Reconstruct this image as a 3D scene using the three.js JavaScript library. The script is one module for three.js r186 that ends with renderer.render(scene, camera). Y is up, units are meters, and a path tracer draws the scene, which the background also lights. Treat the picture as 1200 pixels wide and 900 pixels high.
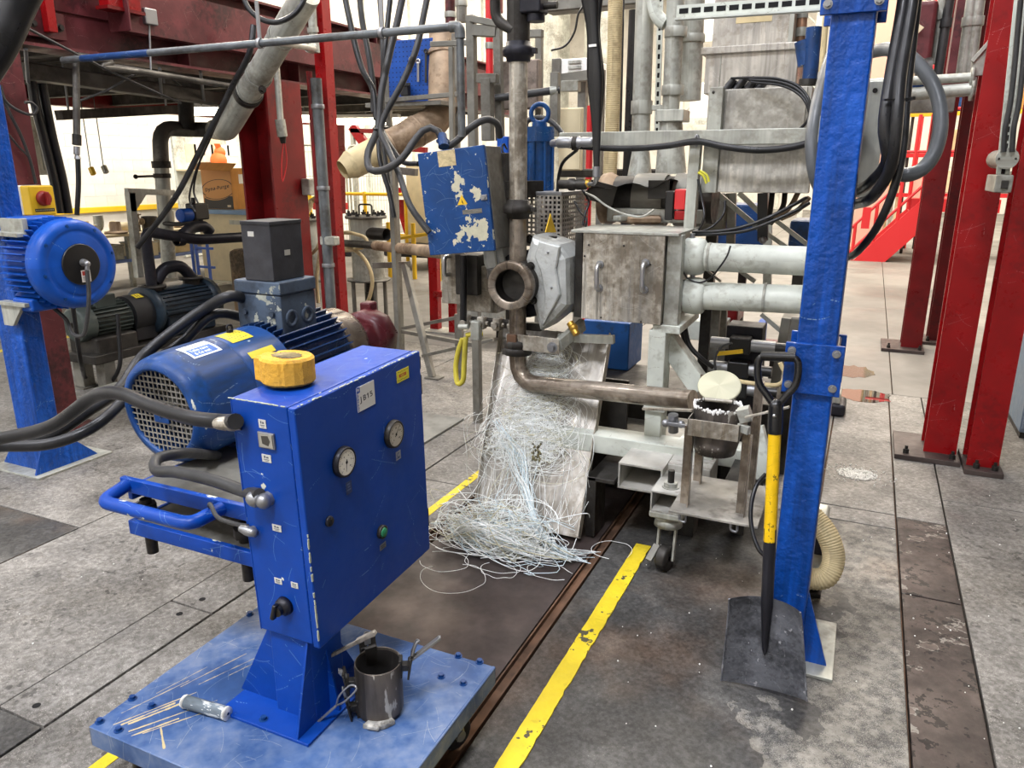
import * as THREE from 'three';
import { RoundedBoxGeometry } from 'three/addons/geometries/RoundedBoxGeometry.js';
import { mergeGeometries } from 'three/addons/utils/BufferGeometryUtils.js';
import { RectAreaLightUniformsLib } from 'three/addons/lights/RectAreaLightUniformsLib.js';

// ---------------------------------------------------------------- camera, light, exposure
const scene = new THREE.Scene();
const camera = new THREE.PerspectiveCamera(53.8, 4 / 3, 0.05, 120);
camera.position.set(0, 1.65, 0);
camera.rotation.set(-15.92 * Math.PI / 180, 24.739 * Math.PI / 180, 0, 'YXZ');
const renderer = new THREE.WebGLRenderer({ antialias: true });
renderer.toneMapping = THREE.LinearToneMapping;
renderer.toneMappingExposure = 0.8;
renderer.shadowMap.enabled = true;
scene.background = new THREE.Color(0x0b0c0e);
RectAreaLightUniformsLib.init();
const UNSEEN_HIGH_BAY = [];            // ceiling lamps out of view, strengths chosen to light each zone: x, z, strength
for (const z of [2.5, -3.2, -9, -15, -21, -27]) for (const x of [-10, -5.2, -0.4, 4.6]) UNSEEN_HIGH_BAY.push([x, z, z < -5 ? (x > 3 && z > -10 ? 40 : 90) : z > 0 ? (x > 3 ? 40 : x > -1 ? 120 : x > -6 ? 95 : 60) : x > 3 ? 22 : x > -1 ? 44 : 34]);
const CEIL = 8.6;
for (const [x, z, s] of UNSEEN_HIGH_BAY) {
  const l = new THREE.RectAreaLight(z < -5 ? 0xfff4e4 : 0xf1f4ff, s, 1.5, 1.5);
  l.position.set(x, CEIL - 0.16, z); l.rotation.x = -Math.PI / 2; l.castShadow = true; scene.add(l);
}

// ---------------------------------------------------------------- helpers
const V = (a) => a.isVector3 ? a.clone() : new THREE.Vector3(a[0], a[1], a[2]);
let seed = 7;
const rnd = () => { seed = (seed * 1664525 + 1013904223) >>> 0; return seed / 4294967296; };
const rr = (a, b) => a + (b - a) * rnd();
const names = {};
function numbered(n) { const k = names[n] = (names[n] ?? -1) + 1; return k ? n + '_' + String(k).padStart(3, '0') : n; }
function boxUV(g) {
  if (g.userData.uv) return g.index ? g.toNonIndexed() : g;
  const n = g.index ? g.toNonIndexed() : g, p = n.attributes.position, uv = new Float32Array(p.count * 2);
  const a = new THREE.Vector3(), b = new THREE.Vector3(), c = new THREE.Vector3();
  for (let i = 0; i < p.count; i += 3) {
    a.fromBufferAttribute(p, i); b.fromBufferAttribute(p, i + 1); c.fromBufferAttribute(p, i + 2);
    b.sub(a); c.sub(a); b.cross(c);
    const x = Math.abs(b.x), y = Math.abs(b.y), z = Math.abs(b.z);
    for (let k = 0; k < 3; k++) {
      const X = p.getX(i + k), Y = p.getY(i + k), Z = p.getZ(i + k), j = (i + k) * 2;
      if (x >= y && x >= z) { uv[j] = Z; uv[j + 1] = Y; } else if (y >= z) { uv[j] = X; uv[j + 1] = Z; } else { uv[j] = X; uv[j + 1] = Y; }
    }
  }
  n.setAttribute('uv', new THREE.BufferAttribute(uv, 2));
  return n;
}
function join(gs) {
  gs = (Array.isArray(gs) ? gs.flat(9) : [gs]).map((g) => {
    const n = boxUV(g);
    for (const k of Object.keys(n.attributes)) if (!['position', 'normal', 'uv'].includes(k)) n.deleteAttribute(k);
    n.morphAttributes = {};
    return n;
  });
  return gs.length > 1 ? mergeGeometries(gs) : gs[0];
}
function mesh(name, gs, m) { const o = new THREE.Mesh(join(gs), m); o.name = name; o.castShadow = o.receiveShadow = true; return o; }
function tag(o, label, category, group) { o.userData.label = label; o.userData.category = category; if (group) o.userData.group = group; return o; }
const TOP = [];
function thing(name, label, category, group) { const o = new THREE.Group(); o.name = numbered(name); tag(o, label, category, group); scene.add(o); TOP.push(o); return o; }
function part(parent, name, gs, m, label) { const o = mesh(name, gs, m); if (label) o.userData.label = label; parent.add(o); return o; }
function solo(name, label, category, gs, m, group) { const o = mesh(numbered(name), gs, m); tag(o, label, category, group); scene.add(o); TOP.push(o); return o; }
function struct(name, gs, m) { const o = gs ? mesh(name, gs, m) : new THREE.Group(); o.name = name; o.userData.kind = 'structure'; scene.add(o); return o; }
function settle(o) {               // put the origin of a finished thing at its base
  const b = new THREE.Box3().setFromObject(o), c = new THREE.Vector3((b.min.x + b.max.x) / 2, b.min.y, (b.min.z + b.max.z) / 2);
  if (o.isMesh) o.geometry.translate(-c.x, -c.y, -c.z); else for (const k of o.children) k.position.sub(c);
  o.position.copy(c);
}
function again(o, d, label, turn) { const r = o.clone(); r.name = numbered(o.name.replace(/_\d{3}$/, '')); r.position.add(V(d)); if (turn) r.rotation.y += turn; if (label) r.userData = { ...o.userData, label }; scene.add(r); return r; }

// shapes, all in metres
function bx(x0, x1, y0, y1, z0, z1, r = 0.003) {
  const w = Math.abs(x1 - x0), h = Math.abs(y1 - y0), d = Math.abs(z1 - z0), m = Math.min(w, h, d);
  const g = r && m > r * 2.2 ? new RoundedBoxGeometry(w, h, d, 1, r) : new THREE.BoxGeometry(w, h, d);
  return g.translate((x0 + x1) / 2, (y0 + y1) / 2, (z0 + z1) / 2);
}
const rz = (r, z, depth, e) => bx(r[0], r[1], r[2], r[3], z - depth, z, e);     // a box behind a rectangle x0,x1,y0,y1 at z
const rx = (r, x, depth, e) => bx(x - depth, x, r[2], r[3], r[0], r[1], e);
function basis(a, b, up = [0, 1, 0]) {
  const z = V(b).sub(V(a)).normalize(); let y = V(up);
  if (Math.abs(y.dot(z)) > 0.98) y = new THREE.Vector3(0, 0, -1);
  const x = y.clone().cross(z).normalize(); y = z.clone().cross(x);
  return new THREE.Matrix4().makeBasis(x, y, z).setPosition(V(a));
}
function bar(a, b, w, h, up, r = 0.002) {        // rectangular bar from a to b
  const L = V(a).distanceTo(V(b));
  return (r && Math.min(w, h) > 2.2 * r ? new RoundedBoxGeometry(w, h, L, 1, r) : new THREE.BoxGeometry(w, h, L)).translate(0, 0, L / 2).applyMatrix4(basis(a, b, up));
}
function extr(pts, a, b, up) {                   // polygon swept from a to b
  const L = V(a).distanceTo(V(b)), s = new THREE.Shape(pts.map((p) => new THREE.Vector2(p[0], p[1])));
  return new THREE.ExtrudeGeometry(s, { depth: L, bevelEnabled: false }).applyMatrix4(basis(a, b, up));
}
function ibeam(a, b, h, w, up, tf = 0.012, tw = 0.008) {
  const H = h / 2, W = w / 2, t = tw / 2;
  return extr([[-W, -H], [W, -H], [W, -H + tf], [t, -H + tf], [t, H - tf], [W, H - tf], [W, H], [-W, H], [-W, H - tf], [-t, H - tf], [-t, -H + tf], [-W, -H + tf]], a, b, up);
}
function angle(a, b, s, up, t = 0.006) { return extr([[0, 0], [s, 0], [s, t], [t, t], [t, s], [0, s]], a, b, up); }
function chan(a, b, h, w, up, t = 0.006) { const H = h / 2; return extr([[0, -H], [w, -H], [w, -H + t], [t, -H + t], [t, H - t], [w, H - t], [w, H], [0, H]], a, b, up); }
function hollow(a, b, w, h, t, up) {             // rectangular tube
  const s = new THREE.Shape([[-w / 2, -h / 2], [w / 2, -h / 2], [w / 2, h / 2], [-w / 2, h / 2]].map((p) => new THREE.Vector2(...p)));
  s.holes.push(new THREE.Path([[-w / 2 + t, -h / 2 + t], [-w / 2 + t, h / 2 - t], [w / 2 - t, h / 2 - t], [w / 2 - t, -h / 2 + t]].map((p) => new THREE.Vector2(...p))));
  const L = V(a).distanceTo(V(b));
  return new THREE.ExtrudeGeometry(s, { depth: L, bevelEnabled: false }).applyMatrix4(basis(a, b, up));
}
function scaleUV(g, su, sv) { const u = g.attributes.uv; for (let i = 0; i < u.count; i++) u.setXY(i, u.getX(i) * su, u.getY(i) * sv); g.userData.uv = 1; return g; }
const cylM = (a, b) => new THREE.Matrix4().makeRotationFromQuaternion(new THREE.Quaternion().setFromUnitVectors(new THREE.Vector3(0, 1, 0), V(b).sub(V(a)).normalize())).setPosition(V(a).add(V(b)).multiplyScalar(0.5));
function cyl(a, b, r, r2 = r, seg = 20, open = false) {
  const L = V(a).distanceTo(V(b));
  return scaleUV(new THREE.CylinderGeometry(r2, r, L, seg, 1, open), 6.28 * r, L).applyMatrix4(cylM(a, b));
}
function lathe(prof, a, dir, seg = 28) {         // profile [radius, height] about an axis from a
  const g = new THREE.LatheGeometry(prof.map((p) => new THREE.Vector2(Math.max(p[0], 0.0001), p[1])), seg);
  const R = Math.max(...prof.map((p) => p[0])), hs = prof.map((p) => p[1]);
  scaleUV(g, 6.28 * R, Math.max(...hs) - Math.min(...hs) + 0.05);
  return g.applyMatrix4(new THREE.Matrix4().makeRotationFromQuaternion(new THREE.Quaternion().setFromUnitVectors(new THREE.Vector3(0, 1, 0), V(dir).normalize())).setPosition(V(a)));
}
const ring = (a, dir, ri, ro, t, seg = 28) => lathe([[ri, -t / 2], [ro, -t / 2], [ro, t / 2], [ri, t / 2], [ri, -t / 2]], a, dir, seg);
const tor = (a, dir, R, r, s1 = 8, s2 = 24, arc = 6.2832) => new THREE.TorusGeometry(R, r, s1, s2, arc).applyMatrix4(new THREE.Matrix4().makeRotationFromQuaternion(new THREE.Quaternion().setFromUnitVectors(new THREE.Vector3(0, 0, 1), V(dir).normalize())).setPosition(V(a)));
function swapUV(g, L, w) { const u = g.attributes.uv; for (let i = 0; i < u.count; i++) u.setXY(i, u.getY(i) * w, u.getX(i) * L); g.userData.uv = 1; return g; }
function capped(curve, n, r, rs, closed) {
  const g = swapUV(new THREE.TubeGeometry(curve, n, r, rs, closed), curve.getLength(), 6.28 * r);
  if (closed) return [g];
  const out = [g];
  for (const [t, s] of [[0, -1], [1, 1]]) {
    const p = curve.getPointAt(t), d = curve.getTangentAt(t).multiplyScalar(s);
    out.push(new THREE.CircleGeometry(r, rs).applyMatrix4(new THREE.Matrix4().makeRotationFromQuaternion(new THREE.Quaternion().setFromUnitVectors(new THREE.Vector3(0, 0, 1), d)).setPosition(p)));
  }
  return out;
}
function hose(pts, r, n, rs = 8, closed = false) {
  const c = new THREE.CatmullRomCurve3(pts.map(V), closed, 'centripetal');
  return capped(c, n ?? Math.max(8, Math.min(90, Math.round(c.getLength() / 0.03))), r, rs, closed);
}
function elbows(pts, r, bend, rs = 14) {         // straight pipe with rounded corners
  const P3 = pts.map(V), path = new THREE.CurvePath(); let cur = P3[0];
  for (let i = 1; i < P3.length; i++) {
    if (i === P3.length - 1) { path.add(new THREE.LineCurve3(cur, P3[i])); break; }
    const d0 = P3[i].clone().sub(cur), d1 = P3[i + 1].clone().sub(P3[i]), b = Math.min(bend, d0.length() * 0.8, d1.length() * 0.49);
    const s = P3[i].clone().sub(d0.normalize().multiplyScalar(b)), e = P3[i].clone().add(d1.normalize().multiplyScalar(b));
    path.add(new THREE.LineCurve3(cur, s)); path.add(new THREE.QuadraticBezierCurve3(s, P3[i], e)); cur = e;
  }
  return capped(path, Math.max(10, Math.min(120, Math.round(path.getLength() / (bend * 0.35)))), r, rs, false);
}
function ribbed(pts, r, pitch, depth, rs = 12) {  // corrugated hose
  const c = new THREE.CatmullRomCurve3(pts.map(V), false, 'centripetal'), L = c.getLength(), n = Math.round(L / pitch) * 4;
  const g = new THREE.TubeGeometry(c, n, r, rs, false), p = g.attributes.position, q = new THREE.Vector3();
  for (let i = 0; i <= n; i++) {
    const o = c.getPointAt(i / n), k = 1 + depth / r * Math.cos(i * Math.PI / 2);
    for (let j = 0; j <= rs; j++) { const t = i * (rs + 1) + j; q.fromBufferAttribute(p, t).sub(o).multiplyScalar(k).add(o); p.setXYZ(t, q.x, q.y, q.z); }
  }
  g.computeVertexNormals(); return scaleUV(g, L, 6.28 * r);
}
function bolt(p, n, r = 0.009, h = 0.008) { const q = V(p), d = V(n).normalize(); return [cyl(q, q.clone().addScaledVector(d, 0.002), r * 1.5, r * 1.5, 12), cyl(q, q.clone().addScaledVector(d, h), r, r, 6)]; }
const poly = (pts, t, bevel = 0) => new THREE.ExtrudeGeometry(new THREE.Shape(pts.map((p) => new THREE.Vector2(p[0], p[1]))), { depth: t, bevelEnabled: bevel > 0, bevelSize: bevel, bevelThickness: bevel, bevelSegments: 1 });
const polyZ = (pts, z, t, b) => poly(pts, t, b).translate(0, 0, z - t);                                   // outline x,y; front face at z
const polyX = (pts, x, t, b) => poly(pts, t, b).applyMatrix4(new THREE.Matrix4().set(0, 0, 1, x - t, 0, 1, 0, 0, -1, 0, 0, 0, 0, 0, 0, 1)); // outline -z,y
const polyY = (pts, y, t, b) => poly(pts, t, b).applyMatrix4(new THREE.Matrix4().set(1, 0, 0, 0, 0, 0, 1, y - t, 0, -1, 0, 0, 0, 0, 0, 1)); // outline x,-z
const ball = (p, r, s = 12) => new THREE.SphereGeometry(r, s, Math.max(6, s * 0.7 | 0)).translate(...V(p).toArray());
const lerp = (a, b, t) => V(a).lerp(V(b), t);

// ---------------------------------------------------------------- procedural materials
const N = 1024, MASK = N - 1;
function lattice(s) { const t = new Float32Array(4096); let q = s * 7919 + 17; for (let i = 0; i < 4096; i++) { q = (q * 1664525 + 1013904223) >>> 0; t[i] = q / 4294967296; } return t; }
function field(pu, pv, oct, s) {                 // periodic fractal noise 0..1
  const out = new Float32Array(N * N); let amp = 1, tot = 0;
  for (let o = 0; o < oct; o++) {
    const L = lattice(s + o * 31), U = pu << o, W = pv << o;
    for (let y = 0; y < N; y++) {
      const fy = y / N * W, iy = fy | 0, ty = fy - iy, sy = ty * ty * (3 - 2 * ty), y0 = (iy % W) * 61, y1 = ((iy + 1) % W) * 61;
      for (let x = 0; x < N; x++) {
        const fx = x / N * U, ix = fx | 0, tx = fx - ix, sx = tx * tx * (3 - 2 * tx), x0 = ix % U * 17, x1 = (ix + 1) % U * 17;
        const a = L[(x0 + y0) & 4095], b = L[(x1 + y0) & 4095], c = L[(x0 + y1) & 4095], d = L[(x1 + y1) & 4095];
        out[y * N + x] += amp * (a + (b - a) * sx + (c - a) * sy + (a - b - c + d) * sx * sy);
      }
    }
    tot += amp; amp *= 0.55;
  }
  for (let i = 0; i < out.length; i++) out[i] = Math.min(1, Math.max(0, (out[i] / tot - 0.5) * 1.7 + 0.5));
  return out;
}
const FA = field(3, 3, 6, 1), FB = field(11, 11, 5, 2), FC = field(47, 47, 4, 3), FS = field(64, 3, 4, 4), FH = field(3, 96, 3, 6);
const FW = lattice(9);
const FL = (() => {                              // scratches
  const f = new Float32Array(N * N);
  for (let k = 0; k < 420; k++) {
    let x = rnd() * N, y = rnd() * N, a = rnd() * 6.28; const n = rr(10, 130), s = rr(0.25, 1), c = rr(-0.01, 0.01);
    for (let i = 0; i < n; i++) { f[((y | 0) & MASK) * N + ((x | 0) & MASK)] = s; x += Math.cos(a); y += Math.sin(a); a += c; }
  }
  return f;
})();
const sRGB = (h) => [h >> 16 & 255, h >> 8 & 255, h & 255];
function dataTex(fn, step, srgb) {
  const n = N / step, d = new Uint8Array(n * n * 4), o = [0, 0, 0];
  for (let y = 0; y < n; y++) for (let x = 0; x < n; x++) {
    fn(y * step * N + x * step, o, x * step, y * step); const j = (y * n + x) * 4;
    d[j] = Math.max(0, Math.min(255, o[0])); d[j + 1] = Math.max(0, Math.min(255, o[1])); d[j + 2] = Math.max(0, Math.min(255, o[2])); d[j + 3] = 255;
  }
  const t = new THREE.DataTexture(d, n, n); t.wrapS = t.wrapT = THREE.RepeatWrapping; t.magFilter = THREE.LinearFilter; t.minFilter = THREE.LinearMipmapLinearFilter; t.generateMipmaps = true;
  if (srgb) t.colorSpace = THREE.SRGBColorSpace; t.needsUpdate = true; return t;
}
const grey = (f) => (i, o) => { o[0] = o[1] = o[2] = 255 * f(i); };
const ROUGH_A = dataTex(grey((i) => 0.78 + 0.35 * (FB[i] - 0.5) + 0.2 * (FC[i] - 0.5)), 2);
const ROUGH_M = dataTex(grey((i) => 0.7 + 0.5 * (FS[i] - 0.5) + 0.35 * (FA[i] - 0.5)), 2);
const BUMP_P = dataTex(grey((i) => FC[i] * 0.6 + FB[i] * 0.4), 2);
const BUMP_F = dataTex(grey((i) => FC[i]), 1);
const BUMP_C = dataTex(grey((i) => FC[i] * 0.45 + FA[i] * 0.35 + FW[(i * 2654435761 >>> 9) & 4095] * 0.2), 1);
// base colour with blotches, streaks, chips, scratches and dirt, each from its own noise
function worn(base, { vary = 0.16, chip = 0, chipCol = 0xb9b9ac, scr = 0, scrCol = 0xc4c4bc, dirt = 0, dirtCol = 0x3b352d, streak = 0, dust = 0, dustCol = 0xb0aca2, rough = 0.5, metal = 0, bump = 0.0004, rmap = ROUGH_A, bmap = BUMP_P, step = 2, tile = 1, shift = 0, spec = 0.6, extra } = {}) {
  const b = sRGB(base), c = sRGB(chipCol), s = sRGB(scrCol), d = sRGB(dirtCol), u = sRGB(dustCol), S = (shift * 7331) % (N * N);
  const map = dataTex((i0, o, x, y) => {
    const i = (i0 + S) % (N * N), k = 1 + vary * (FB[i] + FA[i] * 0.7 - 0.85) + streak * (FS[i] - 0.5);
    for (let q = 0; q < 3; q++) o[q] = b[q] * k;
    if (dust) { const t = Math.min(1, Math.max(0, (FA[i] * 0.6 + FC[i] * 0.25 + FB[i] * 0.3 - 0.62 + dust * 0.35) * 2.2)) * Math.min(1, dust * 1.2); for (let q = 0; q < 3; q++) o[q] += (u[q] - o[q]) * t; }
    if (dirt) { const t = Math.min(1, Math.max(0, (FA[(i + 5511) % (N * N)] * 0.7 + FC[i] * 0.4 + FS[i] * streak - 0.75 + dirt * 0.5) * 2)) * 0.8; for (let q = 0; q < 3; q++) o[q] += (d[q] - o[q]) * t; }
    if (chip && FC[i] * 0.5 + FB[i] * 0.5 + FA[i] * 0.25 > 1.02 - chip) for (let q = 0; q < 3; q++) o[q] = c[q] * (0.85 + 0.3 * FC[i]);
    if (scr && FL[i] > 1 - scr) for (let q = 0; q < 3; q++) o[q] += (s[q] - o[q]) * 0.75 * FL[i];
    if (extra) extra(i, o, x, y);
  }, step, true);
  const m = new THREE.MeshPhysicalMaterial({ map, specularIntensity: spec, roughness: Math.min(1, rough * 1.28), roughnessMap: rmap, metalness: metal, bumpMap: bmap, bumpScale: bump });
  if (tile !== 1) for (const k of ['map', 'roughnessMap', 'bumpMap']) { m[k] = m[k].clone(); m[k].repeat.set(1 / tile, 1 / tile); m[k].needsUpdate = true; }
  return m;
}
const flat = (c, rough = 0.5, metal = 0, more = {}) => new THREE.MeshStandardMaterial({ color: c, roughness: rough, metalness: metal, ...more });
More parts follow.
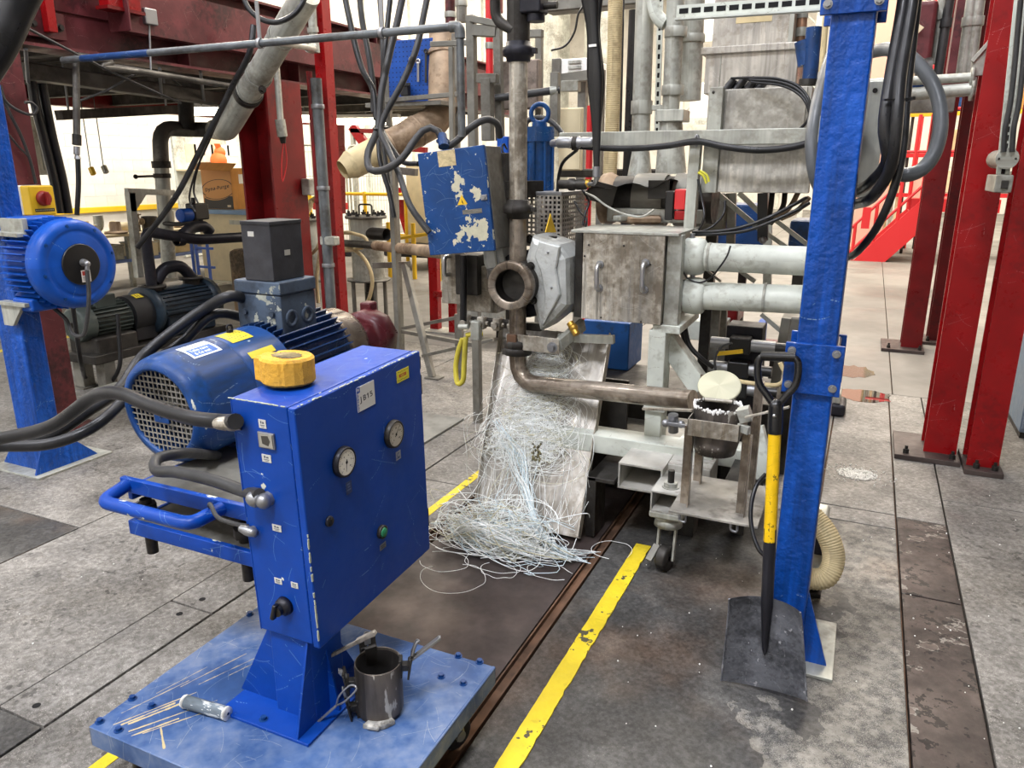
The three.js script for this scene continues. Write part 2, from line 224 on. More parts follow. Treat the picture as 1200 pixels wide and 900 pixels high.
// bare scrapes on the cart platform: x0, z0, x1, z1, half width
const SCRAPES = [[-1.70, -1.11, -1.60, -1.30, 0.002], [-1.68, -1.12, -1.62, -1.24, 0.004], [-1.665, -1.13, -1.60, -1.25, 0.005], [-1.64, -1.11, -1.52, -1.30, 0.0022], [-1.62, -1.10, -1.56, -1.20, 0.003], [-1.60, -1.12, -1.50, -1.27, 0.002], [-1.575, -1.155, -1.505, -1.105, 0.003], [-1.72, -1.15, -1.66, -1.33, 0.0016], [-1.66, -1.3, -1.6, -1.5, 0.0014], [-1.62, -1.33, -1.55, -1.52, 0.0012], [-1.57, -1.4, -1.5, -1.6, 0.001], [-1.7, -1.25, -1.66, -1.4, 0.001]];
const M = {
  blue: worn(0x083f98, { vary: 0.12, chip: 0.006, scr: 0.3, scrCol: 0xaebbd0, dust: 0.05, dustCol: 0x3d64ac, rough: 0.42, step: 1 }),
  blueDoor: worn(0x083f98, { vary: 0.07, chip: 0, scr: 0.12, scrCol: 0xaebbd0, rough: 0.45, shift: 3 }),
  bluePlat: worn(0x385688, { vary: 0.2, chipCol: 0xb9bcc0, scr: 0.45, scrCol: 0xb5b3a8, dust: 0.55, dustCol: 0x8a90a0, rough: 0.48, step: 1, shift: 5, extra: (i, o, x, y) => { const wx = x / N - 2, wz = y / N - 2; for (const [a, b, c, d, w] of SCRAPES) { const ux = c - a, uz = d - b, t = Math.max(0, Math.min(1, ((wx - a) * ux + (wz - b) * uz) / (ux * ux + uz * uz))), e = Math.hypot(wx - a - ux * t, wz - b - uz * t); if (e < w * (0.3 + FC[i]) ) { o[0] = 196; o[1] = 176; o[2] = 128; } } } }),
  blueMotor: worn(0x143f7a, { vary: 0.2, chip: 0.005, scr: 0.3, dirt: 0.2, dirtCol: 0x1b2634, dust: 0.25, dustCol: 0x4b6288, rough: 0.42, shift: 11 }),
  blueBright: worn(0x0d49a2, { vary: 0.12, chip: 0, scr: 0.1, rough: 0.42, shift: 13 }),
  bluePost: worn(0x0f4494, { vary: 0.16, streak: 0.3, scr: 0.07, dust: 0.14, dustCol: 0x4d78bd, rough: 0.34, bmap: BUMP_F, bump: 0.003, shift: 17 }),
  navy: worn(0x1b3a68, { vary: 0.2, dirt: 0.2, dirtCol: 0x20242a, scr: 0.2, rough: 0.4, shift: 19 }),
  blueBox: worn(0x164076, { vary: 0.16, chip: 0.06, chipCol: 0xb5b09c, scr: 0.45, rough: 0.45, step: 1, shift: 23, tile: 0.8, extra: (i, o, x, y) => { let X = x / N * 0.8, Y = y / N * 0.8; if (X > 0.4) X -= 0.8; if (Y > 0.4) Y -= 0.8; const k = Math.max(1.15 - Math.hypot((X - 0.06) / 0.1, (Y + 0.14) / 0.07), 1 - Math.hypot((X - 0.01) / 0.05, (Y - 0.06) / 0.09), 0.9 - Math.hypot((X - 0.11) / 0.04, (Y - 0.03) / 0.05)) + (FC[i] * 0.6 + FB[i] * 0.6 - 0.62) * 1.6; if (k > 0.42) { o[0] = 178 + 20 * FC[i]; o[1] = 174 + 20 * FC[i]; o[2] = 152 + 16 * FC[i]; } } }),
  maroon: worn(0x5c2a2d, { vary: 0.3, dirt: 0.28, dirtCol: 0x241716, dust: 0.14, dustCol: 0x5d403e, scr: 0.15, scrCol: 0x9c8880, rough: 0.42, shift: 29 }),
  redDark: worn(0x681012, { vary: 0.18, dirt: 0.12, dirtCol: 0x3d1413, rough: 0.38, shift: 31 }),
  red: worn(0x8c0d11, { vary: 0.12, dirt: 0.05, dirtCol: 0x5d1413, scr: 0.1, rough: 0.32, shift: 37 }),
  redBright: flat(0xc8262a, 0.4),
  steel: worn(0xb3ada0, { vary: 0.16, streak: 0.5, dirt: 0.1, dirtCol: 0x5d5447, scr: 0.3, rough: 0.4, metal: 0.28, rmap: ROUGH_M, shift: 41, step: 1 }),
  steelClean: worn(0xa5a097, { vary: 0.15, streak: 0.3, dirt: 0.08, dirtCol: 0x6b6254, scr: 0.3, rough: 0.42, metal: 0.3, rmap: ROUGH_M, shift: 43 }),
  pipeBrown: worn(0x958b7e, { vary: 0.3, streak: 0.3, dirt: 0.26, dirtCol: 0x54483c, rough: 0.34, metal: 0.55, rmap: ROUGH_M, shift: 47 }),
  galv: worn(0xa6a79e, { vary: 0.18, streak: 0.15, dirt: 0.16, dirtCol: 0x716d62, rough: 0.42, metal: 0.25, shift: 53 }),
  pipeGrey: worn(0x666a6c, { vary: 0.25, streak: 0.1, dirt: 0.2, dirtCol: 0x45423d, rough: 0.4, metal: 0.3, shift: 55 }),
  pipeDark: worn(0x55524d, { vary: 0.35, dirt: 0.25, dirtCol: 0x322e2a, dust: 0.12, dustCol: 0x8a867d, rough: 0.42, metal: 0.3, shift: 56 }),
  greyPaint: worn(0xc3c7bd, { vary: 0.12, dirt: 0.18, dirtCol: 0x746f62, scr: 0.15, scrCol: 0x807a6c, rough: 0.5, shift: 59 }),
  greyFrame: worn(0x77756d, { vary: 0.2, dirt: 0.3, dirtCol: 0x57524a, rough: 0.5, metal: 0.25, shift: 61 }),
  iron: worn(0x3c3a37, { vary: 0.4, dirt: 0.3, dirtCol: 0x241f1b, dust: 0.15, dustCol: 0x6b665e, rough: 0.5, metal: 0.45, shift: 67 }),
  ironDark: worn(0x24242a, { vary: 0.4, dust: 0.12, dustCol: 0x55524c, rough: 0.45, metal: 0.3, shift: 71 }),
  rubber: worn(0x252526, { vary: 0.35, dust: 0.16, dustCol: 0x55524d, rough: 0.36, shift: 73 }),
  cable: worn(0x383838, { vary: 0.25, dust: 0.2, dustCol: 0x66635d, rough: 0.45, shift: 79 }),
  hoseGrey: worn(0x55585a, { vary: 0.2, dust: 0.2, dustCol: 0x7d7b75, rough: 0.45, shift: 80 }),
  black: flat(0x131314, 0.35),
  blackMatt: flat(0x17171a, 0.7),
  concrete: worn(0x726f6a, { vary: 0.2, dirt: 0.06, dirtCol: 0x5f5b55, dust: 0.26, dustCol: 0x98948d, rough: 0.55, bump: 0.003, bmap: BUMP_C, step: 1, tile: 1.7, shift: 83, extra: (i, o) => { const w = FW[(i * 2654435761 >>> 7) & 4095]; const gr = (w - 0.5) * 26 + (FC[(i * 3 + 777) % (N * N)] - 0.5) * 40; o[0] += gr; o[1] += gr; o[2] += gr; if (w > 0.955 && FC[i] > 0.5) { o[0] += 60; o[1] += 58; o[2] += 54; } if (FC[(i + 90000) % (N * N)] + FA[i] * 0.3 < 0.2) { o[0] *= 0.72; o[1] *= 0.72; o[2] *= 0.72; } } }),
  concreteDark: worn(0x454442, { vary: 0.35, dirt: 0.12, dirtCol: 0x3a3835, dust: 0.22, dustCol: 0x86827a, rough: 0.5, bump: 0.002, bmap: BUMP_C, step: 1, tile: 1.5, shift: 89, extra: (i, o, x) => { const w = FW[(i * 2654435761 >>> 7) & 4095]; const gr = (w - 0.5) * 16 + (FC[(i * 3 + 777) % (N * N)] - 0.5) * 26, br = Math.max(0, FA[(i + 271828) % (N * N)] - 0.55) * 90; { const u = (x / N + 0.5) % 1 - 0.5, e = Math.min((u + 0.04) / 0.06, (0.24 - u) / 0.03) + (FB[i] + FA[i] - 1) * 3; if (e > 0.2 && FC[i] * 0.6 + w * 0.5 > 0.46) { o[0] += 44; o[1] += 42; o[2] += 37; } } o[0] += gr + br * 0.5; o[1] += gr + br * 0.2; o[2] += gr; if (w > 0.993 && FB[i] > 0.6) { o[0] += 60; o[1] += 58; o[2] += 54; } } }),
  concreteFar: worn(0x726f6a, { vary: 0.2, dirt: 0.06, dirtCol: 0x5f5b55, dust: 0.26, dustCol: 0x98948d, rough: 0.55, bump: 0.002, bmap: BUMP_C, step: 1, tile: 7, shift: 87 }),
  deck: worn(0x473e3b, { vary: 0.35, dirt: 0.28, dirtCol: 0x3d3431, dust: 0.2, dustCol: 0x75675d, rough: 0.5, metal: 0.25, bump: 0.0008, step: 1, tile: 1.3, shift: 97 }),
  trench: worn(0x443b37, { vary: 0.4, dirt: 0.2, dirtCol: 0x2b2523, dust: 0.14, dustCol: 0x9b958c, rough: 0.5, metal: 0.2, bump: 0.002, bmap: BUMP_C, step: 1, tile: 0.9, shift: 101, extra: (i, o) => { const t = FB[(i + 7777) % (N * N)] * 0.6 + FA[(i + 333) % (N * N)] * 0.5; if (t > 0.76 && t < 0.8) { o[0] = 128; o[1] = 124; o[2] = 117; } else if (t >= 0.8) { o[0] *= 1.35; o[1] *= 1.38; o[2] *= 1.38; } if (FC[(i + 4242) % (N * N)] * 0.6 + FB[i] * 0.4 > 0.68) { o[0] *= 0.5; o[1] *= 0.5; o[2] *= 0.5; } } }),
  rust: worn(0x5d4534, { vary: 0.4, dirt: 0.3, dirtCol: 0x35281f, rough: 0.8, shift: 103, step: 4 }),
  yellow: worn(0xd9c02a, { vary: 0.12, chip: 0.1, chipCol: 0x4c4838, dirt: 0.1, dirtCol: 0x6d6330, rough: 0.55, bump: 0.003, bmap: BUMP_C, shift: 107 }),
  yellowPaint: flat(0xe0b51c, 0.45),
  wall: worn(0xd6d3cb, { vary: 0.05, dirt: 0.02, dirtCol: 0xb0a794, rough: 0.75, bump: 0.002, step: 4, shift: 109, tile: 2 }),
  cream: worn(0xd9cba8, { vary: 0.06, rough: 0.6, step: 4, shift: 113 }),
  soffit: worn(0x4a453f, { vary: 0.4, dirt: 0.2, streak: 0.2, rough: 0.8, step: 4, shift: 127 }),
  card: worn(0xc98f4d, { vary: 0.07, streak: 0.05, rough: 0.8, step: 4, shift: 131 }),
  foam: worn(0xdca63c, { vary: 0.14, dirt: 0.06, dirtCol: 0x8a6a33, rough: 0.8, bump: 0.004, bmap: BUMP_C, shift: 137, tile: 0.4 }),
  pumpGreen: worn(0x1f2b35, { vary: 0.4, dirt: 0.2, dirtCol: 0x15161a, dust: 0.1, dustCol: 0x4a5560, rough: 0.4, shift: 139 }),
  jacket: worn(0xb9bcb9, { vary: 0.1, dirt: 0.12, dirtCol: 0x817c72, rough: 0.42, metal: 0.2, bump: 0.0015, bmap: BUMP_P, shift: 149, tile: 0.5 }),
  pot: worn(0x57514b, { vary: 0.6, dirt: 0.4, dirtCol: 0x2a2725, chip: 0.05, chipCol: 0xa9a59b, rough: 0.55, metal: 0.35, shift: 151, tile: 0.5 }),
  shovel: worn(0x66686e, { vary: 0.3, chip: 0.1, chipCol: 0x8f9094, scr: 0.6, scrCol: 0x9a9a9c, dirt: 0.2, dirtCol: 0x202124, rough: 0.36, metal: 0.3, bump: 0.002, shift: 157, tile: 0.6 }),
  tan: worn(0xbfae86, { vary: 0.14, dirt: 0.12, dirtCol: 0x7b6c50, rough: 0.6, shift: 163, step: 4 }),
  duct: worn(0x95816a, { vary: 0.3, dirt: 0.3, dirtCol: 0x5a4633, rough: 0.55, metal: 0.2, shift: 167, step: 4 }),
  strand: flat(0xf1f3ef, 0.35), strandBlue: flat(0xcfdfe4, 0.3), strandCream: flat(0xcfc9a8, 0.4),
  white: flat(0xe9e8e2, 0.5), silver: flat(0xb9b9b9, 0.28, 0.9), zinc: flat(0x8f9092, 0.4, 0.7), brass: flat(0xb8903c, 0.4, 0.7),
  hoseYellow: worn(0xb5a83e, { vary: 0.2, dirt: 0.1, rough: 0.5, step: 4, shift: 171 }),
  hole: flat(0x0a0a0a, 0.9),  // near-black colour in place of the shade inside holes and slots
};
function printed(w, h, draw, rough = 0.55) {      // flat print on a label
  const c = document.createElement('canvas'); c.width = w; c.height = h; draw(c.getContext('2d'), w, h);
  const t = new THREE.CanvasTexture(c); t.colorSpace = THREE.SRGBColorSpace; return new THREE.MeshStandardMaterial({ map: t, roughness: rough });
}
// a thin printed plate: centre, facing direction n, size; uv fill the face
function plate(c, n, w, h, t = 0.0015, up = [0, 1, 0], spin = 0) {
  const z = V(n).normalize(), x = V(up).cross(z).normalize(), y = z.clone().cross(x);
  const g = new THREE.BoxGeometry(w, h, t).rotateZ(spin).applyMatrix4(new THREE.Matrix4().makeBasis(x, y, z).setPosition(V(c))); g.userData.uv = 1; return g;
}

// ---------------------------------------------------------------- the setting
const floor = struct('floor');
part(floor, 'slab_bed', bx(-13.2, 9.2, -0.3, -0.03, -34.2, 5.2, 0), M.rust);
const slab = (x0, x1, zn, zf, m, top = 0) => part(floor, 'floor_slab', bx(x0 + 0.004, x1 - 0.004, -0.03, top, zf + 0.004, zn - 0.004, 0.003), m);
for (const [x0, x1] of [[-13, -8.2], [-8.2, -3.25]]) for (const [a, b] of [[5, -2.12], [-2.12, -6.2]]) slab(x0, x1, a, b, a > 0 ? M.concreteDark : M.concrete);
for (const [a, b] of [[5, 0.2], [0.2, -4.1], [-4.1, -6.2]]) slab(-3.25, -2.338, a, b, M.concrete);
for (const [a, b] of [[5, 1.3], [1.3, -0.5], [-0.5, -1.163], [-1.163, -1.84], [-1.84, -3.0], [-3.0, -4.1], [-4.1, -6.2]]) slab(-2.338, -2.118, a, b, a > -1 ? M.concreteDark : M.concrete, 0.003);
for (const [a, b] of [[5, -3.32], [-3.32, -4.75], [-4.75, -6.2]]) slab(-2.118, -1.715, a, b, M.concrete);
for (const [a, b] of [[5, 0.4], [0.4, -3.7]]) slab(-1.655, -0.957, a, b, M.deck, -0.004);
slab(-1.715, -0.9, -3.7, -6.2, M.concreteDark);
for (const [a, b] of [[5, 0.5], [0.5, -3.73]]) slab(-0.9, 0.292, a, b, M.concreteDark);
slab(-0.9, -0.06, -3.73, -6.2, M.concrete); slab(-0.06, 0.292, -3.73, -3.9, M.concrete); slab(-0.06, 0.292, -3.9, -6.2, M.concrete);
for (const [a, b] of [[5, -1.4], [-1.4, -3.12], [-3.12, -3.88]]) slab(0.292, 0.512, a, b, M.trench);
slab(0.292, 0.512, -3.88, -6.2, M.concrete);
for (const [a, b] of [[5, -4.2], [-4.2, -6.2]]) slab(0.512, 3.4, a, b, M.concrete);
slab(3.4, 9, 5, -6.2, M.concrete);
for (let z = -6.2, k = 0; z > -34; z -= 4, k++) for (const [x0, x1] of [[-13, -9], [-9, -5.4], [-5.4, -2.1], [-2.1, 0.32], [0.32, 4.4], [4.4, 9]]) slab(x0, x1, z, Math.max(-34, z - 4), M.concreteFar);
for (const [xa, xb] of [[-1.712, -1.66], [-0.952, -0.905]]) part(floor, 'drain_channel', [bx(xa, xb, -0.03, -0.018, -3.7, 5, 0), bx(xa, xa + 0.006, -0.03, 0.001, -3.7, 5, 0), bx(xb - 0.006, xb, -0.03, 0.001, -3.7, 5, 0)], M.rust);
for (const z of [-1.217, -1.785, -1.898, -0.3]) part(floor, 'lifting_hole_shade', cyl([-2.229, -0.004, z], [-2.229, 0.0042, z], 0.0125), M.hole);  // flat black discs, the shade of each hole put into the colour
function ragged(x0, x1, za, zb, n, amp) {
  const l = [], r = [];
  for (let i = 0; i <= n; i++) { const z = za + (zb - za) * i / n; l.push([x0 + rr(-amp, amp) * 0.4, -z]); r.push([x1 - Math.pow(rnd(), 3) * amp * 3, -z]); }
  return [...r, ...l.reverse()];
}
part(floor, 'yellow_line', polyY(ragged(-0.79, -0.722, 1.5, -3.07, 190, 0.0022), 0.006, 0.006), M.yellow);
part(floor, 'yellow_line', polyY(ragged(-1.845, -1.8, 1.5, -4.2, 120, 0.001), 0.002, 0.002), M.yellow);
part(floor, 'yellow_line', polyY(ragged(-7.3, -7.2, -1, -5.8, 30, 0.002).map(([x, z]) => [x, z]), 0.002, 0.002), M.yellow);
{ // shallow puddle and a spill of pale granules by the red columns
  const blob = (c, a, b, n, j) => { const o = []; for (let i = 0; i < n; i++) { const t = i / n * 6.283, k = 1 + rr(-j, j); o.push([c[0] + Math.cos(t) * a * k, -c[2] + Math.sin(t) * b * k]); } return o; };
  part(floor, 'puddle', polyY(blob([0.121,0,-6.064], 0.19, 0.17, 26, 0.14), 0.002, 0.002), new THREE.MeshPhysicalMaterial({ color: 0x2c2a28, roughness: 0.03, clearcoat: 1 }));
  part(floor, 'puddle', polyY(blob([0.033,0,-6.819], 0.17, 0.2, 24, 0.2), 0.0015, 0.0015), new THREE.MeshPhysicalMaterial({ color: 0x57534d, roughness: 0.08 }));
  const c = [0.106,0,-4.384], g = [];
  for (let i = 0; i < 900; i++) { const a = rnd() * 6.283, d = Math.pow(rnd(), 0.75); const k = rnd() < 0.12 ? 1.9 : 1; g.push(new THREE.IcosahedronGeometry(rr(0.0025, 0.005), 0).translate(c[0] + Math.cos(a) * d * 0.105 * k, 0.003, c[2] + Math.sin(a) * d * 0.085 * k)); }
  part(floor, 'spilled_granules', g, M.white).userData.kind = 'stuff';
  const s = [];
  for (let i = 0; i < 90; i++) { const p = [rr(-0.7, 0.9), 0.002, rr(-1.7, -4.4)]; s.push(new THREE.IcosahedronGeometry(rr(0.0015, 0.004), 0).translate(...p)); }
  for (let i = 0; i < 60; i++) { const p = [rr(-2.9, -1.75), 0.002, rr(-1.4, -3.6)]; s.push(new THREE.IcosahedronGeometry(rr(0.0015, 0.004), 0).translate(...p)); }
  part(floor, 'loose_granules', s, M.white).userData.kind = 'stuff';
}
const wallL = struct('wall_left'); part(wallL, 'wall_face', bx(-13.3, -13, -0.3, 9, -34.3, 5.3, 0), M.wall);
{ const blk = bx(0, 0.02, 0, 0.2155, 0, 0.4425, 0.0015);
  for (let r = 0; r < 11; r++) for (let k = 0; k < 17; k++) { const o = mesh('block', blk, M.wall); o.geometry = wallL.userData.g ?? o.geometry; wallL.add(o); o.position.set(-13, 0.93 + r * 0.218, -15.4 + (k + (r & 1) * 0.5) * 0.445); } }
struct('wall_back', bx(-13.3, 9.3, -0.3, 9, -34.3, -34, 0), M.wall);
struct('wall_right', bx(9, 9.3, -0.3, 9, -34.3, 5.3, 0), M.wall);
struct('wall_front', bx(-13.3, 9.3, -0.3, 9, 5, 5.3, 0), M.wall);
struct('ceiling', bx(-13.3, 9.3, CEIL, CEIL + 0.3, -34.3, 5.3, 0), M.wall);
for (const [x, z] of UNSEEN_HIGH_BAY) {  // bodies of the unseen lamps that light the hall
  const t = thing('unseen_high_bay_lamp', 'square white high bay lamp under the hall ceiling, out of view', 'lamp', 'unseen high bay lamps of the hall ceiling');
  part(t, 'housing', bx(x - 0.8, x + 0.8, CEIL - 0.1, CEIL - 0.002, z - 0.8, z + 0.8, 0.01), M.white);
  part(t, 'diffuser', bx(x - 0.75, x + 0.75, CEIL - 0.14, CEIL - 0.1, z - 0.75, z + 0.75, 0), flat(0xffffff, 0.6, 0, { emissive: 0xfff6ea, emissiveIntensity: 3 }));
}
part(wallL, 'yellow_rail', bx(-13, -12.93, 0.86, 0.96, -16, -5, 0.01), M.yellowPaint);
for (let z = -33; z < -16; z += 2.4) part(wallL, 'wall_rib', bx(-13.02, -12.9, 0, 8.5, z, z + 0.14, 0.01), M.greyPaint);
{ // unseen deck over the bay on the right, placed to shade the cabinet door
  const d = thing('unseen_raised_deck', 'unseen wide deck overhead on the red columns, shading the cabinet door', 'deck');
  part(d, 'deck_plate', bx(0.42, 8.9, 5.0, 5.06, -9.2, 3.5, 0), M.soffit);
  for (const z of [3.4, -0.8, -4.86, -9.1]) part(d, 'girder', ibeam([0.42, 4.86, z], [8.9, 4.86, z], 0.28, 0.16, [0, 1, 0]), M.redDark);
  for (const [x, z] of [[0.6, 3.3], [4.5, 3.3], [8.6, 3.3], [4.5, -4.8], [8.6, -4.8]]) part(d, 'column', ibeam([x, 0, z], [x, 4.8, z], 0.2, 0.2, [0, 0, 1]), M.redDark);
}
{ const wb = scene.getObjectByName('wall_back'); for (let x = -12; x < 9; x += 2.1) part(wb, 'wall_rib', bx(x, x + 0.14, 0, 8.5, -34, -33.88, 0.01), M.greyPaint); }

// ---------------------------------------------------------------- control cart with its cabinet
{
  const t = thing('control_cart', 'blue wheeled control cart with tall cabinet reading JB15 on its door', 'control cart');
  const X0 = -1.755, X1 = -0.868, Z0 = -1.765, Z1 = -1.076, Y = 0.2;
  part(t, 'platform', [bx(X0, X1, Y - 0.008, Y, Z0, Z1, 0.0035), bx(X0, X1, Y - 0.062, Y - 0.001, Z1 - 0.006, Z1, 0.002), bx(X0, X1, Y - 0.062, Y - 0.001, Z0, Z0 + 0.006, 0.002), bx(X0, X0 + 0.006, Y - 0.062, Y - 0.001, Z0, Z1, 0.002), bx(X1 - 0.006, X1, Y - 0.062, Y - 0.001, Z0, Z1, 0.002), cyl([X1 - 0.006, Y - 0.006, Z0], [X1 - 0.006, Y - 0.006, Z1], 0.0065, 0.0065, 10)], M.bluePlat);
  for (const p of [[-1.743,0.2,-1.101], [-1.668,0.2,-1.1], [-1.742,0.2,-1.204], [-1.665,0.2,-1.204], [-1.744,0.2,-1.669], [-0.995,0.2,-1.763], [-0.922,0.2,-1.765], [-0.994,0.2,-1.656], [-0.92,0.2,-1.656], [-1.337,0.208,-1.288]]) part(t, 'bolt', bolt(p, [0, 1, 0], 0.0085, 0.01), M.blueMotor);
  // paint scraped off by drags: raw streaks are thin worn paint islands of the platform itself
  const caster = (x, z, turn) => {
    const c = [part(t, 'caster', [bx(x - 0.05, x + 0.05, 0.128, 0.14, z - 0.05, z + 0.05, 0.003), cyl([x, 0.09, z], [x, 0.13, z], 0.026)], M.zinc)][0];
    const d = V([Math.cos(turn), 0, Math.sin(turn)]), q = [x + 0.02, 0.05, z];
    const wa = V(q).addScaledVector(d, -0.017), wb = V(q).addScaledVector(d, 0.017);
    part(c, 'wheel', lathe([[0.012, -0.018], [0.042, -0.018], [0.05, -0.012], [0.05, 0.012], [0.042, 0.018], [0.012, 0.018]], q, d, 24), M.ironDark);
    part(c, 'hub', cyl(wa.clone().addScaledVector(d, -0.012), wb.clone().addScaledVector(d, 0.012), 0.016), M.zinc);
    const f = []; for (const s of [-1, 1]) { const b = V(q).addScaledVector(d, s * 0.026); f.push(bar([b.x, 0.04, b.z], [b.x - 0.012, 0.12, b.z], 0.03, 0.004, d)); }
    part(c, 'fork', [f, bx(x - 0.03, x + 0.05, 0.106, 0.112, z - 0.03, z + 0.03, 0)], M.zinc);
  };
  for (const [x, z, a] of [[X0 + 0.09, Z1 - 0.09, 0.5], [X1 - 0.075, Z1 - 0.09, 0.2], [X0 + 0.09, Z0 + 0.09, 0.4], [X1 - 0.085, Z0 + 0.14, 0.35]]) caster(x, z, a);
  // pedestal: square column, flange and gussets
  const cx0 = -1.335, cx1 = -1.2, cz0 = -1.47, cz1 = -1.338;
  part(t, 'pedestal', [bx(cx0, cx1, Y, 0.5, cz0, cz1, 0.006), bx(-1.475, -1.165, Y, Y + 0.009, -1.6, -1.262, 0.002)], M.blueDoor);
  const gus = (pts, z) => polyZ(pts, z, 0.007);
  part(t, 'gusset', gus([[cx0, Y + 0.008], [-1.485, Y + 0.008], [-1.352, 0.46], [cx0, 0.48]], -1.36), M.blue);
  part(t, 'gusset', polyX([[-cz1, Y + 0.008], [-cz1, 0.46], [-cz1 - 0.006, 0.46], [1.265, Y + 0.012], [1.265, Y + 0.008]].map(([a, b]) => [a, b]), cx1, 0.006), M.blue);
  part(t, 'gusset', gus([[cx1, Y + 0.008], [-1.17, Y + 0.008], [-1.17, Y + 0.02], [cx1, 0.4]], -1.40), M.blue);
  part(t, 'gusset', polyX([[-cz0, Y + 0.008], [1.595, Y + 0.008], [-cz0, 0.44]], -1.26, 0.007), M.blue);
  // cabinet
  const cb = new THREE.Group(); cb.name = 'cabinet'; cb.position.set(0, 0.8, -1.585); cb.rotation.x = 0.033; t.add(cb);
  const W0 = -1.352, W1 = -1.15, h = 0.325, d = 0.2725;
  const sub = (name, g, m, label) => part(cb, name, g, m, label);
  sub('case', [bx(W0, W1 - 0.026, -h, h, -d, d, 0.004), bx(W0 + 0.004, W0 + 0.0065, -h, h + 0.001, d - 0.0005, d + 0.0012, 0)], M.blue);
  sub('door', [bx(W1 - 0.022, W1, -h - 0.004, h + 0.001, -d - 0.004, d + 0.004, 0.005)], M.blueDoor);
  sub('door_seal', bx(W1 - 0.026, W1 - 0.022, -h + 0.005, h - 0.005, -d + 0.005, d - 0.005, 0), M.blackMatt);
  for (const yy of [-0.22, 0.22]) sub('hinge', cyl([W1 - 0.01, yy - 0.03, -d - 0.008], [W1 - 0.01, yy + 0.03, -d - 0.008], 0.007), M.ironDark);
  sub('wall_bracket', bx(W1 - 0.035, W1 - 0.008, h - 0.06, h - 0.02, -d - 0.02, -d, 0.003), M.ironDark);
  const dz = (pz) => pz + 1.585, dy = (py) => py - 0.8;
  const on = (p) => [W1, dy(p[1]) - 0.033 * dz(p[2]) * -1, dz(p[2]) ];        // a point of the door plane in the tilted frame
  const gauge = (p, face, bezel) => {
    const q = on(p);
    const g = sub('gauge', lathe([[0.0, 0.012], [0.034, 0.012], [0.0355, 0.016], [0.039, 0.015], [0.041, 0.006], [0.041, 0], [0, 0]], q, [1, 0, 0], 36), bezel);
    const f = plate([q[0] + 0.0135, q[1], q[2]], [1, 0, 0], 0.06, 0.06, 0.001);
    const fc = new THREE.CylinderGeometry(0.0338, 0.0338, 0.002, 36); fc.rotateX(Math.PI / 2);
    const u = fc.attributes.uv, pp = fc.attributes.position; for (let i = 0; i < u.count; i++) u.setXY(i, pp.getX(i) / 0.0676 + 0.5, pp.getY(i) / 0.0676 + 0.5);
    fc.userData.uv = 1; fc.rotateY(Math.PI / 2); fc.translate(q[0] + 0.0135, q[1], q[2]);
    part(cb, 'gauge_face', fc, face);
  };
  const dial = (bg, ang, mark) => printed(256, 256, (c) => {
    c.fillStyle = bg; c.fillRect(0, 0, 256, 256); c.strokeStyle = '#222'; c.translate(128, 128);
    for (let i = 0; i <= 30; i++) { const a = (135 + i * 9) * Math.PI / 180, r = i % 5 ? 104 : 94; c.lineWidth = i % 5 ? 3 : 5; c.beginPath(); c.moveTo(Math.cos(a) * r, Math.sin(a) * r); c.lineTo(Math.cos(a) * 116, Math.sin(a) * 116); c.stroke(); }
    c.fillStyle = '#222'; c.font = 'bold 24px sans-serif'; c.textAlign = 'center'; mark.forEach((m, i) => { const a = (135 + i * 270 / (mark.length - 1)) * Math.PI / 180; c.fillText(m, Math.cos(a) * 72, Math.sin(a) * 72 + 8); });
    c.rotate(ang); c.fillStyle = '#111'; c.beginPath(); c.moveTo(-7, 30); c.lineTo(7, 30); c.lineTo(2, -96); c.lineTo(-2, -96); c.fill(); c.beginPath(); c.arc(0, 0, 17, 0, 7); c.fill();
  }, 0.25);
  gauge([-1.14,0.929,-1.463], dial('#eceade', 3.32, ['0', '2', '4', '6', '8', '10']), M.ironDark);
  gauge([-1.14,0.93,-1.692], dial('#b9b3a4', 0.7, ['0', '40', '80', '120', '160']), M.iron);
  const jb = printed(256, 256, (c) => { c.fillStyle = '#d9d9d4'; c.fillRect(0, 0, 256, 256); c.fillStyle = '#17459f'; for (let i = 0; i < 40; i++) { const y = i * 7, w = 5 + (i * 37 % 23); if (i < 36) c.fillRect(0, y, w, 6); } c.fillRect(0, 0, 46, 60); c.fillStyle = '#d9d9d4'; c.fillRect(10, 14, 20, 26); c.fillStyle = '#2a2a2e'; c.font = 'bold 84px sans-serif'; c.textAlign = 'center'; c.save(); c.translate(128, 160); c.rotate(-0.06); c.font = 'bold 80px sans-serif'; ['J', 'B', '1', '5'].forEach((q, i) => c.fillText(q, -72 + i * 50, 0)); c.restore(); });
  const lab = (p, w, hh, m, spin = 0) => { const q = on(p); sub('label', plate([W1 + 0.0006, q[1], q[2]], [1, 0, 0], w, hh, 0.0014, [0, 1, 0], spin), m); };
  lab([-1.15,1.072,-1.583], 0.078, 0.067, jb);
  lab([-1.15,1.086,-1.763], 0.062, 0.034, printed(256, 128, (c) => { c.fillStyle = '#d9cf28'; c.fillRect(0, 0, 256, 128); c.fillStyle = '#b0301c'; c.fillRect(46, 44, 150, 34); c.fillStyle = '#d9cf28'; c.font = 'bold 30px sans-serif'; c.textAlign = 'center'; c.fillText('4400 V', 122, 72); c.fillStyle = '#564d1a'; for (let i = 0; i < 9; i++) { c.fillRect(20 + i * 25, 10 + (i * 13 % 9), 14, 8); c.fillRect(14 + i * 24, 98 + (i * 7 % 9), 15, 8); } }));
